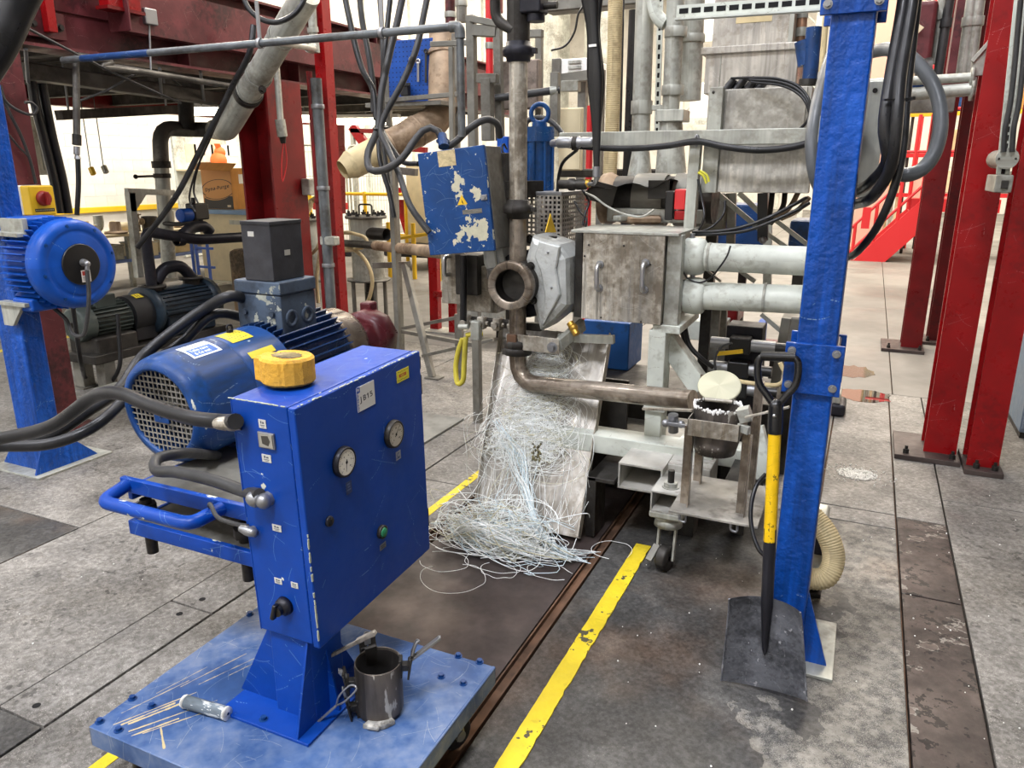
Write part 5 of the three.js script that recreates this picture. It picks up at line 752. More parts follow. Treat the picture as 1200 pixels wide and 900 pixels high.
// ---------------------------------------------------------------- the extruder die station in the middle
{
  const t = thing('die_pipe', 'tall stained steel pipe with clamp flanges passing in front of the sight port', 'pipe');
  const x = -1.512, z = -3.35, r = 0.042, Y = (py) => 0; 
  const yTop = [-1.535,2.501,-3.35][1], y1 = [-1.535,2.142,-3.35][1], y2 = [-1.535,1.463,-3.35][1], y3 = [-1.53,0.812,-3.35][1];
  part(t, 'tube', cyl([x, y3, z], [x, y2, z], r, r, 24), M.pipeBrown);
  part(t, 'tube', cyl([x, y2, z], [x, y1, z], r, r, 24), M.steel);
  part(t, 'tube', cyl([x, y1, z], [x, yTop, z], 0.052, 0.052, 24), M.iron);
  const fl = (y, m) => part(t, 'clamp_flange', [lathe([[r, -0.045], [r + 0.012, -0.04], [r + 0.014, -0.022], [r + 0.028, -0.018], [r + 0.03, 0], [r + 0.028, 0.018], [r + 0.014, 0.022], [r + 0.012, 0.04], [r, 0.045]], [x, y, z], [0, 1, 0], 28), bx(x + r + 0.02, x + r + 0.05, y - 0.012, y + 0.012, z - 0.01, z + 0.014, 0.003)], m);
  fl(y1 + 0.01, M.ironDark); fl(y2, M.iron); fl(y3, M.iron);
  part(t, 'side_branch', elbows([[x - 0.1, yTop, z + 0.03], [x - 0.1, [-1.586,2.282,-3.35][1], z + 0.03], [x - 0.01, [-1.552,2.238,-3.35][1], z + 0.03]], 0.024, 0.06), M.iron);
  settle(t);
  const v = thing('black_valve', 'black valve block beside the steel pipe at the top edge', 'valve'); const q = [-1.428,2.329,-3.35];
  part(v, 'body', [bx(q[0] - 0.06, q[0] + 0.04, q[1] - 0.03, q[1] + 0.12, -3.4, -3.3, 0.01), cyl([q[0], q[1] - 0.03, -3.35], [q[0], q[1] - 0.06, -3.35], 0.04)], M.ironDark); part(v, 'stem', cyl([q[0] + 0.04, q[1], -3.35], [q[0] + 0.1, q[1], -3.35], 0.015), M.iron);
  part(v, 'port', cyl([q[0] - 0.06, q[1] + 0.02, -3.35], [x + 0.05, q[1] + 0.02, -3.35], 0.025), M.ironDark); settle(v);
  // outlet elbow and drain pipe to the pot
  const d = thing('drain_pipe', 'brown steel drain pipe bending from the die pipe across to the small pot', 'pipe');
  const e = [-0.571,0.73,-3.02];
  part(d, 'bend', elbows([[x, y3 - 0.03, z], [x, [-1.529,0.609,-3.35][1], z], [-1.173,0.65,-3.24], e], 0.043, 0.13, 20), M.pipeBrown);
  part(d, 'flange', lathe([[0.043, -0.02], [0.07, -0.018], [0.072, 0.018], [0.043, 0.02]], [x, y3 - 0.035, z], [0, 1, 0]), M.iron);
  part(d, 'lug', bx(x - 0.06, x - 0.03, y3 - 0.05, y3 - 0.02, z, z + 0.06, 0.004), M.iron);
  settle(d);
}
{ // sight port with die body
  const t = thing('sight_port', 'open round steel port with thick flange facing forward in the middle', 'port');
  const c = [-1.493,1.118,-3.22], C = [c[0], c[1], -3.22];
  part(t, 'flange_ring', lathe([[0.076, 0.004], [0.082, 0.012], [0.108, 0.012], [0.115, 0.006], [0.117, -0.004], [0.117, -0.03], [0.104, -0.036], [0.1, -0.06], [0.076, -0.06]], C, [0, 0, 1], 44), M.pipeBrown);
  part(t, 'bore', both3(lathe([[0.076, 0.004], [0.073, -0.03], [0.07, -0.16], [0.0, -0.161]], C, [0, 0, 1], 40)), new THREE.MeshStandardMaterial({ color: 0x15110e, roughness: 0.35, metalness: 0.4, side: THREE.DoubleSide }));
  part(t, 'body', [cyl([C[0], C[1], -3.28], [C[0] + 0.02, C[1], -3.62], 0.102, 0.125, 32), lathe([[0.1, 0], [0.15, 0], [0.15, -0.03], [0.1, -0.03]], [C[0] + 0.02, C[1], -3.48], [0, 0, 1], 28)], M.iron);
  for (let i = 0; i < 8; i++) { const q = i * 0.785 + 0.35; part(t, 'bolt', bolt([C[0] + 0.02 + Math.cos(q) * 0.132, C[1] + Math.sin(q) * 0.132, -3.48], [0, 0, 1], 0.012, 0.03), M.iron); }
  part(t, 'lug', [bx(C[0] - 0.135, C[0] - 0.1, C[1] + 0.02, C[1] + 0.07, -3.3, -3.24, 0.006)], M.iron);
  settle(t);
}
function both3(g) { return g; }
{ // silver insulation jackets
  const cr = (pts, z0, depth, k) => { // faceted padded shell
    const s = new THREE.Shape(pts.map((p) => new THREE.Vector2(p[0], p[1])));
    return new THREE.ExtrudeGeometry(s, { depth, bevelEnabled: true, bevelSize: 0.03, bevelThickness: 0.045, bevelSegments: 2 }).translate(0, 0, z0 - depth);
  };
  const t = thing('insulation_jacket', 'crumpled silver insulation jacket right of the sight port', 'jacket');
  const pts = [[-1.413,1.307,-3.4], [-1.316,1.279,-3.4], [-1.281,1.236,-3.4], [-1.272,1.037,-3.4], [-1.328,0.974,-3.4], [-1.373,0.928,-3.4], [-1.401,1.036,-3.4], [-1.412,1.169,-3.4], [-1.435,1.233,-3.4]];
  part(t, 'shell', cr(pts, -3.36, 0.2), M.jacket);
  part(t, 'front_flap', polyZ([[-1.376,1.317,-3.3], [-1.282,1.298,-3.3], [-1.301,1.198,-3.3], [-1.278,1.08,-3.3], [-1.354,0.931,-3.3], [-1.343,1.076,-3.3], [-1.366,1.183,-3.3], [-1.397,1.253,-3.3]], -3.3, 0.012, 0.006), M.jacket);
  for (const p of [[-1.333,1.273,-3.29], [-1.313,1.111,-3.29]]) part(t, 'rivet', ball(p, 0.006, 8), M.zinc);
  settle(t);
  const u = thing('insulation_jacket', 'small silver jacket flap left of the steel pipe above the sight port', 'jacket');
  part(u, 'shell', cr([[-1.698,1.254,-3.45], [-1.637,1.269,-3.45], [-1.618,1.185,-3.45], [-1.666,1.149,-3.45], [-1.694,1.199,-3.45]], -3.42, 0.08), M.jacket);
  part(u, 'seam', bar([-1.64,1.261,-3.36], [-1.627,1.166,-3.36], 0.01, 0.01, [0, 0, 1]), M.galv); settle(u);
  const w = thing('flange_half', 'dark curved steel collar between the sight port and the silver jacket', 'collar');
  part(w, 'collar', ring([-1.5, 1.1, -3.42], [0, 0, 1], 0.1, 0.165, 0.04, 32), M.ironDark);
  for (const p of [[-1.413,1.041,-3.31], [-1.427,1.203,-3.31]]) part(w, 'bolt', bolt(p, [0, 0, 1], 0.014, 0.02), M.iron); settle(w);
  const tb = thing('bracket_tabs', 'two bolted steel tabs each side of the die pipe under the mesh guard', 'bracket');
  for (const r of [[-1.617,-1.576,1.286,1.348], [-1.512,-1.449,1.291,1.344]]) { const p = part(tb, 'tab', rz(r, -3.42, 0.02, 0.004), M.steel); part(p, 'bolt', bolt([(r[0] + r[1]) / 2, (r[2] + r[3]) / 2, -3.42], [0, 0, 1], 0.014, 0.01), M.iron); }
  part(tb, 'cross_bar', bx(-1.6, -1.36, [-1.548,1.314,-3.46][1] - 0.02, [-1.548,1.314,-3.46][1] + 0.02, -3.48, -3.45, 0.004), M.iron); settle(tb);
}
{ // perforated guard
  const t = thing('mesh_guard', 'square perforated steel guard with yellow warning triangle under the blue motor', 'guard');
  const r = [-1.574,-1.372,1.276,1.521], z = -3.55, x1 = r[1], zb = -3.95, k = 0.0235;
  const g = [], gx = [];
  const nx = Math.round((r[1] - r[0]) / k), ny = Math.round((r[3] - r[2] + 0.02) / k), nz = 15;
  for (let i = 0; i <= nx; i++) { const x = r[0] + (r[1] - r[0]) * i / nx; g.push(bx(x - 0.0048, x + 0.0048, r[2], r[3], z - 0.003, z, 0)); }
  for (let i = 0; i <= ny; i++) { const y = r[2] + (r[3] - r[2]) * i / ny; g.push(bx(r[0], r[1], y - 0.0048, y + 0.0048, z - 0.0028, z + 0.0002, 0)); gx.push(bx(x1 - 0.003, x1, y - 0.0048, y + 0.0048, zb, z, 0)); }
  for (let i = 0; i <= nz; i++) { const q = z + (zb - z) * i / nz; gx.push(bx(x1 - 0.0028, x1 + 0.0002, r[2], r[3], q - 0.0048, q + 0.0048, 0)); }
  part(t, 'front_mesh', g, M.steelClean).userData.kind = 'stuff'; part(t, 'side_mesh', gx, M.steelClean).userData.kind = 'stuff';
  part(t, 'top_frame', [bx(r[0] - 0.01, x1 + 0.004, r[3], r[3] + 0.018, zb, z + 0.003, 0.003)], M.zinc);
  part(t, 'warning_sign', polyX([[-1.28,1.443,-3.398], [-1.28,1.351,-3.472], [-1.28,1.361,-3.336]].map((p) => [-p[2], p[1]]), x1 + 0.008, 0.004), M.yellowPaint);
  part(t, 'coupling', [cyl([(r[0] + x1) / 2, r[2] - 0.05, -3.75], [(r[0] + x1) / 2, r[3], -3.75], 0.06), cyl([(r[0] + x1) / 2, r[2] + 0.06, -3.75], [(r[0] + x1) / 2, r[2] + 0.14, -3.75], 0.09)], M.ironDark);
  settle(t);
  const s = thing('gear_housing', 'brown metal housing between the silver jacket and the oven box', 'housing');
  part(s, 'housing', rz([-1.399,-1.259,0.949,1.294], -3.55, 0.35, 0.008), M.greyFrame);
  part(s, 'name_plate', rz([-1.335,-1.295,1.207,1.245], -3.543, 0.006, 0.001), M.tan);
  part(s, 'dark_strip', rz([-1.24,-1.202,0.958,1.378], -3.4, 0.3, 0.004), M.iron); settle(s);
}
{ // blue cylinder with lifting eye
  const t = thing('blue_drive', 'upright blue cylindrical drive with hexagonal cap and lifting eye', 'drive');
  const c = [-1.573,1.68,-3.75], x = c[0], z = -3.75, yb = [-1.571,1.517,-3.75][1], yt = [-1.574,1.78,-3.75][1], yc = [-1.575,1.851,-3.75][1];
  const bl = worn(0x1f4d86, { vary: 0.12, dirt: 0.1, dirtCol: 0x20324a, scr: 0.1, rough: 0.3, shift: 41 });
  part(t, 'barrel', [cyl([x, yb, z], [x, yt, z], 0.072, 0.072, 8), ...[0, 1, 2, 3, 4, 5, 6, 7].map((i) => cyl([x + Math.cos(i * 0.785) * 0.074, yb, z + Math.sin(i * 0.785) * 0.074], [x + Math.cos(i * 0.785) * 0.074, yt, z + Math.sin(i * 0.785) * 0.074], 0.008, 0.008, 8))], bl);
  part(t, 'cap', [cyl([x, yt, z], [x, yc, z], 0.082, 0.078, 8), cyl([x, yc, z], [x, yc + 0.025, z], 0.04, 0.035, 16), ], bl); part(t, 'base_flange', lathe([[0.05, 0], [0.09, 0.002], [0.09, 0.014], [0.05, 0.016]], [x, yb - 0.01, z], [0, 1, 0]), bl);
  part(t, 'lifting_eye', [tor([x, [-1.575,1.916,-3.75][1], z], [0.2, 0, 1], 0.045, 0.012, 10, 32)], bl);
  part(t, 'side_box', rz([-1.793,-1.729,1.572,1.807], -3.7, 0.12, 0.006), M.blueBright);
  part(t, 'side_arm', bar([x, c[1], z], [-1.777,1.68,-3.75], 0.06, 0.06, [0, 1, 0]), M.navy);
  settle(t);
  solo('drive_cable', 'grey cable looping behind the lifting eye down to the right', 'cable', hose([[-1.695,1.845,-3.85], [-1.698,1.889,-3.88], [-1.638,1.906,-3.9], [-1.552,1.877,-3.88], [-1.482,1.815,-3.85], [-1.444,1.772,-3.8]], 0.014, 30, 8), M.cable);
  solo('drive_wire', 'thin black wires bunched left of the blue drive', 'wire', hose([[-1.696,1.741,-3.62], [-1.706,1.769,-3.6], [-1.701,1.728,-3.58], [-1.678,1.704,-3.6], [-1.73,1.658,-3.55], [-1.729,1.617,-3.5], [-1.716,1.572,-3.5], [-1.702,1.579,-3.6]], 0.005, 40, 6), M.black);
}
{ // electrical box, rolled a little
  const t = thing('electrical_box', 'scuffed blue electrical box with yellow warning sticker hung left of the die pipe', 'electrical box');
  const g = new THREE.Group(); g.name = 'box'; g.position.set(-1.765, 1.497, -3.2); g.rotation.z = 0.108; g.rotation.y = 0.05; t.add(g);
  const w = 0.172, h = 0.238;
  part(g, 'door', bx(-w, w, -h, h, -0.022, 0, 0.004), M.blueBox);
  part(g, 'case', bx(-w + 0.004, w + 0.002, -h + 0.004, h - 0.004, -0.2, -0.026, 0.004), M.greyFrame);
  part(g, 'tape', plate([-0.02, h - 0.038, 0.001], [0, 0, 1], 0.09, 0.07, 0.002), M.tan);
  part(g, 'warning_sticker', [new THREE.CylinderGeometry(0.03, 0.03, 0.002, 3).rotateX(Math.PI / 2).rotateZ(Math.PI).translate(0.035, 0.0, 0.0015)], M.yellowPaint);
  part(g, 'warning_symbol', polyZ([[0.03, 0.012], [0.038, 0.0], [0.034, 0.0], [0.04, -0.013], [0.031, -0.002], [0.035, -0.002]], 0.0035, 0.001), M.black);
  part(g, 'lock', [bx(w - 0.04, w - 0.008, -0.005, 0.02, 0, 0.006, 0.002), cyl([w - 0.024, 0.008, 0.005], [w - 0.024, 0.008, 0.012], 0.008)], M.zinc);
  part(g, 'notice', plate([0.08, -0.05, 0.001], [0, 0, 1], 0.1, 0.02, 0.002), M.greyFrame);
  part(t, 'hanger_arm', [bar([-1.62, 1.55, -3.42], [-1.5, 1.55, -3.6], 0.05, 0.08, [0, 1, 0]), bx(-1.66, -1.6, 1.3, 1.72, -3.46, -3.4, 0.004)], M.iron);
  settle(t);
  solo('box_conduit', 'grey flexible conduit arching from the electrical box over to its right', 'conduit', hose([[-1.88,1.732,-3.3], [-1.836,1.776,-3.35], [-1.783,1.839,-3.4], [-1.725,1.875,-3.45], [-1.695,1.858,-3.5], [-1.701,1.8,-3.55]], 0.017, 40, 10), M.cable);
  solo('conduit_gland', 'dark blue cable gland on the top edge of the electrical box', 'gland', [cyl([-1.887,1.802,-3.3], [-1.863,1.747,-3.271], 0.022, 0.026, 12), cyl([-1.881,1.779,-3.296], [-1.879,1.767,-3.293], 0.032, 0.032, 6)], M.navy);
}
{ // small stainless box left
  const t = thing('cover_box', 'small stained steel cover with arched handle under the electrical box', 'cover');
  part(t, 'plate', rz([-1.981,-1.84,0.97,1.235], -3.42, 0.012, 0.003), M.steel);
  part(t, 'dark_panel', rz([-1.896,-1.767,1.022,1.228], -3.415, 0.1, 0.006), M.iron);
  part(t, 'body', rz([-1.938,-1.698,0.921,1.213], -3.5, 0.3, 0.006), M.steel);
  const a = [-1.928,1.218,-3.36], b = [-1.931,1.123,-3.36];
  part(t, 'handle', elbows([[a[0], a[1], -3.42], [a[0], a[1], -3.365], [b[0], b[1], -3.365], [b[0], b[1], -3.42]], 0.011, 0.025, 10), M.silver);
  part(t, 'corner_strip', rz([-1.808,-1.715,0.93,1.168], -3.46, 0.06, 0.004), M.steel);
  settle(t);
  const f = thing('manifold', 'row of small grey valves and fittings below the cover box', 'manifold');
  const y = [-1.686,0.885,-3.4][1];
  part(f, 'bar', bx([-1.834,0.872,-3.4][0], -1.42, y - 0.02, y + 0.02, -3.46, -3.42, 0.005), M.iron);
  for (const px of [0, 1, 2, 3]) { const x = -1.83 + px * 0.09; part(f, 'valve', [bx(x - 0.02, x + 0.02, y - 0.03, y + 0.035, -3.43, -3.385, 0.006), cyl([x, y, -3.385], [x, y, -3.36], 0.016), cyl([x - 0.035, y, -3.41], [x + 0.035, y, -3.41], 0.012, 0.012, 8)], M.steel); }
  part(f, 'brass_elbow', [cyl([-1.249,0.933,-3.38], [-1.206,0.883,-3.36], 0.018), ball([-1.227,0.912,-3.37], 0.022)], M.brass);
  settle(f);
  const p = thing('support_stand', 'dark square upright stand leg under the cover box', 'stand');
  const q = [-1.828,0.761,-3.55]; 
  part(p, 'leg', bx(q[0] - 0.025, q[0] + 0.025, 0.012, q[1] + 0.25, -3.98, -3.93, 0.004), M.iron); part(p, 'foot', bx(q[0] - 0.08, q[0] + 0.08, 0, 0.012, -4.03, -3.88, 0), M.iron); settle(p);
  const h = thing('coiled_hose', 'looped yellow hose with black pipe hanging below the electrical box', 'hose');
  part(h, 'down_pipe', cyl([-1.826,1.23,-3.38], [-1.834,0.853,-3.38], 0.018, 0.018, 12), M.black);
  part(h, 'valve', [bx(-1.78, -1.73, [-1.834,0.831,-3.38][1] - 0.03, [-1.834,0.853,-3.38][1] + 0.05, -3.4, -3.35, 0.008), cyl([-1.848,0.865,-3.36], [-1.793,0.87,-3.36], 0.014)], M.galv);
  part(h, 'loop', hose([[-1.84,0.799,-3.38], [-1.867,0.728,-3.38], [-1.884,0.634,-3.38], [-1.86,0.558,-3.36], [-1.834,0.575,-3.36], [-1.822,0.677,-3.36], [-1.82,0.766,-3.37], [-1.82,0.81,-3.38]], 0.014, 50, 8), M.hoseYellow);
  part(h, 'tail', hose([[-1.815,0.819,-3.38], [-1.77,0.832,-3.38], [-1.731,0.832,-3.4]], 0.013, 16, 8), M.hoseYellow); settle(h);
}
{ // oven box
  const t = thing('oven_box', 'square stained steel cover box with two D handles right of the mesh guard', 'box');
  const x0 = -1.165, x1 = -0.79, y0 = 0.975, y1 = 1.37, z = -3.3;
  part(t, 'front_panel', bx(x0, x1, y0, y1, z - 0.006, z, 0.002), M.steel);
  part(t, 'body', bx(x0 + 0.004, x1 - 0.002, y0 + 0.004, y1 - 0.004, z - 0.4, z - 0.008, 0.003), M.steel);
  part(t, 'lid', bx(x0 - 0.06, x1 + 0.06, y1 - 0.002, y1 + 0.01, z - 0.42, z + 0.004, 0.002), M.galv);
  part(t, 'side_frame', [bx(x1 + 0.004, x1 + 0.07, y0 - 0.005, y1, z - 0.09, z - 0.03, 0.003)], M.galv);
  part(t, 'side_panel', bx(x1, x1 + 0.02, y0, y1, z - 0.42, z - 0.1, 0.002), M.galv);
  part(t, 'bottom_rail', bx(x1 - 0.04, x1 + 0.085, y0 - 0.04, y0 - 0.004, z - 0.44, z - 0.02, 0.004), M.greyPaint);
  for (const [a, b] of [[[-1.08,1.23,-3.26], [-1.077,1.123,-3.26]], [[-0.87,1.248,-3.26], [-0.868,1.129,-3.26]]]) { const k = part(t, 'handle', elbows([[a[0], a[1], z], [a[0], a[1], z + 0.045], [a[0], b[1], z + 0.045], [a[0], b[1], z]], 0.011, 0.025, 10), M.silver); for (const q of [a, b]) part(k, 'handle_nut', cyl([a[0], q[1], z], [a[0], q[1], z + 0.008], 0.018, 0.018, 12), M.zinc); }
  for (const p of [[-1.156,1.264,-3.3], [-0.85,1.241,-3.3], [-1.069,0.987,-3.3], [-0.88,0.983,-3.3], [-0.973,1.318,-3.3], [-1.137,1.315,-3.3]]) part(t, 'rivet', ball([p[0], p[1], z], 0.005, 6), M.iron);
  settle(t);
}
for (const [i, l, ay, x0, zz] of [[0, 'upper of two fat pale grey cylinders running right from the oven box', 1.245, -0.755, -3.47], [1, 'lower of two fat pale grey cylinders running right from the oven box', 1.095, -0.785, -3.47]]) {
  const t = thing('barrel_pipe', l, 'pipe');
  const a = i ? [-0.715,1.089,-3.47] : [-0.727,1.267,-3.47], b = i ? [-0.213,1.108,-3.47] : [-0.219,1.269,-3.47], r = 0.062;
  part(t, 'pipe', cyl(lerp(a, b, 0.08), [b[0] + 0.12, b[1], b[2]], r, r, 28), M.greyPaint);
  part(t, 'end_bulb', lathe([[0.03, -0.03], [0.07, -0.02], [0.082, 0], [0.085, 0.05], [0.078, 0.075], [0.064, 0.085]], a, [1, 0, 0], 28), M.greyPaint);
  part(t, 'joint_band', [ring(lerp(a, b, i ? 0.68 : 0.2), [1, 0, 0], r, r + 0.003, 0.012)], M.galv);
  part(t, 'flange_bolt', [bolt([a[0] + 0.02, a[1] + 0.082, a[2]], [0, 1, 0], 0.012, 0.02)], M.zinc);
  part(t, 'neck', cyl([a[0] - 0.1, a[1], a[2]], a, 0.05), M.galv);
  settle(t);
}
solo('barrel_wire', 'thin black wire slung round the two grey cylinders', 'wire', hose([[-0.527,1.327,-3.4], [-0.537,1.284,-3.39], [-0.571,1.226,-3.4], [-0.608,1.18,-3.42], [-0.652,1.158,-3.42], [-0.706,1.174,-3.42], [-0.731,1.204,-3.42]], 0.004, 40, 6), M.black, 'wires on the grey cylinders');
// chute with its side walls
{
  const t = thing('steel_chute', 'stained sloping steel chute spreading wide under the die down to the floor', 'chute');
  const TL = V([-1.70, 0.84, -3.58]), TR = V([-1.10, 0.84, -3.58]), BL = V([-1.565, 0.02, -2.98]), BR = V([-1.03, 0.02, -2.98]);
  const n = BR.clone().sub(BL).cross(TL.clone().sub(BL)).normalize();
  const quad = (a, b, c, d, th) => { const m = n.clone().multiplyScalar(-th), pts = [a, b, c, d, ...[a, b, c, d].map((p) => V(p).add(m))].map(V), idx = [0, 1, 2, 0, 2, 3, 5, 4, 7, 5, 7, 6, 4, 5, 1, 4, 1, 0, 7, 3, 2, 7, 2, 6, 4, 0, 3, 4, 3, 7, 1, 5, 6, 1, 6, 2]; const g = new THREE.BufferGeometry(), pos = []; for (const i of idx) pos.push(pts[i].x, pts[i].y, pts[i].z); g.setAttribute('position', new THREE.Float32BufferAttribute(pos, 3)); g.computeVertexNormals(); return g; };
  part(t, 'sheet', quad(BL, BR, TR, TL, 0.004), M.steelClean);
  const up = n.clone().multiplyScalar(0.045);
  for (const [b, tp, s] of [[BL, TL, -1], [BR, TR, 1]]) { const o = V([s * 0.004, 0, 0]); part(t, 'side_wall', bar(b.clone().addScaledVector(n, 0.02), tp.clone().addScaledVector(n, 0.02), 0.006, 0.05, n), M.steel); }
  part(t, 'back_flange', bx(-1.78, -1.02, 0.0, 0.6, -3.66, -3.64, 0.003), M.iron);
  part(t, 'side_plate', polyX([[2.99, 0.0], [3.62, 0.0], [3.62, 0.3], [3.02, 0.05]], -1.57, 0.006), M.iron);
  part(t, 'stand_plate', [bx(-1.03, -0.985, 0.0, 0.3, -3.2, -3.05, 0.004), bx(-1.03, -0.9, 0.28, 0.3, -3.5, -3.05, 0.003)], M.iron);
  settle(t);
  const p = thing('chute_lip', 'stained steel bracket plate bolted above the chute', 'bracket');
  part(p, 'plate', rz([-1.553,-1.274,0.791,0.867], -3.3, 0.012, 0.003), M.steel);
  part(p, 'lug', rz([-1.544,-1.493,0.795,0.868], -3.285, 0.02, 0.004), M.rust);
  part(p, 'bolt', bolt([-1.308,0.822,-3.3], [0, 0, 1], 0.018, 0.025), M.zinc);
  part(p, 'arm', [bar([-1.277,0.836,-3.31], [-1.226,0.905,-3.5], 0.03, 0.06, [0, 1, 0]), bar([-1.321,0.847,-3.42], [-1.037,0.861,-3.42], 0.03, 0.04, [0, 1, 0])], M.galv); settle(p);
}
{ // tangle of extruded plastic strands on the chute foot
  const t = thing('strand_tangle', 'heap of pale blue white plastic strands tangled at the foot of the chute', 'plastic strands');
  t.userData.kind = 'stuff';
  const slope = (y) => -2.955 - (y - 0.02) / 0.82 * 0.6;                 // chute surface z at a height
  const lay = (p) => { const g = Math.max(p[1], 0.006); const zs = slope(g); return [p[0], g, Math.max(p[2], p[0] > -1.58 && p[0] < -1.02 ? zs + 0.012 : -3.3)]; };
  const sets = { strand: [], strandBlue: [], strandCream: [] };
  const add = (pts, r, k) => { const c = new THREE.CatmullRomCurve3(pts.map((p) => V(lay(p)))); sets[k].push(scaleUV(new THREE.TubeGeometry(c, Math.min(44, 6 + pts.length * 4), r, 4, false), 1, 1)); };
  const kind = () => { const q = rnd(); return q < 0.74 ? 'strand' : q < 0.9 ? 'strandBlue' : 'strandCream'; };
  // loops of the heap on the floor
  for (let i = 0; i < 135; i++) { const cx = -1.36 + rr(-0.15, 0.14), cz = -2.8 + rr(-0.1, 0.08), a0 = rnd() * 6.28, ra = rr(0.06, 0.29), rb = rr(0.05, 0.11), tw = rr(-0.3, 0.3), h = Math.pow(rnd(), 1.5) * 0.19 + 0.01, n = 7 + (rnd() * 5 | 0), pts = []; for (let k = 0; k <= n; k++) { const a = a0 + k / n * rr(4, 6.5); const x = Math.cos(a) * ra, z = Math.sin(a) * rb; pts.push([cx + x * Math.cos(tw) - z * Math.sin(tw), h * (0.5 + 0.5 * Math.sin(a * 1.3 + i)) + 0.008, cz + z * Math.cos(tw) + x * Math.sin(tw)]); } add(pts, rr(0.0011, 0.0022), kind()); }
  // strands swept down the sheet
  for (let i = 0; i < 22; i++) { const x0 = -1.4 + rr(-0.12, 0.14), y0 = rr(0.22, 0.5), pts = []; let x = x0; const n = 7, ex = rr(-0.2, 0.22); for (let k = 0; k <= n; k++) { const f = k / n, y = y0 * (1 - f) + 0.01; pts.push([x0 + ex * f * f + rr(-0.02, 0.02), y, slope(y) + 0.015 + rr(0, 0.03) + f * rr(0, 0.12)]); } add(pts, rr(0.0009, 0.0018), kind()); }
  // curls lying on the middle of the sheet
  for (let i = 0; i < 520; i++) { const y = 0.3 + Math.pow(rnd(), 1.4) * 0.46, hw = 0.17 - (y - 0.3) * 0.3, cx = -1.385 + rr(-hw, hw), ra = rnd() < 0.3 ? rr(0.09, 0.2) : rr(0.02, 0.09), rb = ra * rr(0.25, 0.7), a0 = rnd() * 6.28, pts = []; for (let k = 0; k <= 8; k++) { const a = a0 + k * rr(0.45, 0.75), yy = y + Math.sin(a) * rb; pts.push([cx + Math.cos(a) * ra, yy, slope(yy) + 0.01 + rr(0, 0.05)]); } add(pts, rr(0.0006, 0.0012), rnd() < 0.85 ? 'strand' : 'strandCream'); }
  // thick bundle running from the left of the sheet down to the right corner
  for (let i = 0; i < 26; i++) { const j = () => rr(-0.03, 0.03); add([[-1.5 + j() * 3, 0.4 + j() * 2, slope(0.4) + 0.03], [-1.4 + j() * 1.6, 0.3 + j(), slope(0.3) + 0.06], [-1.3 + j(), 0.19 + j(), slope(0.19) + 0.09], [-1.17 + j(), 0.08 + j(), -2.86 + j()], [-1.04 + j() * 2, 0.02 + Math.abs(j()), -2.8 + j()], [-0.97 + j() * 2, 0.008, -2.86 + j() * 2]], rr(0.0012, 0.002), rnd() < 0.6 ? 'strandBlue' : 'strand'); }
  for (let i = 0; i < 26; i++) { const j = () => rr(-0.03, 0.03); add([[-1.58 + j(), 0.02, -2.78 + j()], [-1.45 + j(), 0.1 + j(), -2.74 + j()], [-1.3 + j(), 0.1 + j(), -2.72 + j()], [-1.15 + j(), 0.05 + j() * 0.6, -2.74 + j()], [-1.0 + j(), 0.01, -2.8 + j()]], rr(0.0012, 0.002), kind()); }
  // stray loops on the deck
  for (const [cx, cz, ra, rb] of [[-1.5, -2.55, 0.11, 0.09], [-1.25, -2.58, 0.08, 0.06], [-1.4, -2.45, 0.14, 0.12], [-0.87, -2.95, 0.09, 0.09], [-1.05, -2.66, 0.1, 0.06], [-1.62, -2.75, 0.1, 0.12], [-1.3, -2.62, 0.13, 0.07]]) { const pts = []; const a0 = rr(0, 6); for (let k = 0; k <= 11; k++) { const a = a0 + k * 0.48; pts.push([cx + Math.cos(a) * ra, 0.006 + rr(0, 0.012), cz + Math.sin(a) * rb]); } add(pts, 0.0013, 'strand'); }
  for (let i = 0; i < 24; i++) { const x = rr(-1.62, -1.02), pts = []; const s = x < -1.35 ? -1 : 1; for (let k = 0; k <= 8; k++) { const a = k * 0.5; pts.push([x + s * Math.sin(a) * rr(0.02, 0.09), 0.3 + Math.cos(a) * 0.22 + rr(-0.02, 0.02), slope(0.3) + 0.05 + rr(0, 0.1)]); } add(pts, 0.0011, 'strand'); }
  for (const k of Object.keys(sets)) part(t, k === 'strand' ? 'white_strands' : k === 'strandBlue' ? 'bluish_strands' : 'cream_strands', sets[k], M[k]).userData.kind = 'stuff';
  settle(t);
  const d = thing('resin_clot', 'small clot of greenish burnt resin in the middle of the chute', 'resin'); const q = [-1.182,0.487,-2.811], g = [], g2 = [];
  for (let i = 0; i < 40; i++) { const p = [q[0] + rr(-0.016, 0.022), q[1] + rr(-0.05, 0.03), q[2] + rr(-0.01, 0.02)]; (i % 3 ? g : g2).push(new THREE.IcosahedronGeometry(rr(0.003, 0.007), 0).scale(1, rr(0.6, 1.6), 0.6).translate(...p)); }
  part(d, 'resin', g, flat(0x7d7752, 0.5)).userData.kind = 'stuff'; part(d, 'char', g2, flat(0x4a4734, 0.5)).userData.kind = 'stuff'; settle(d);
}
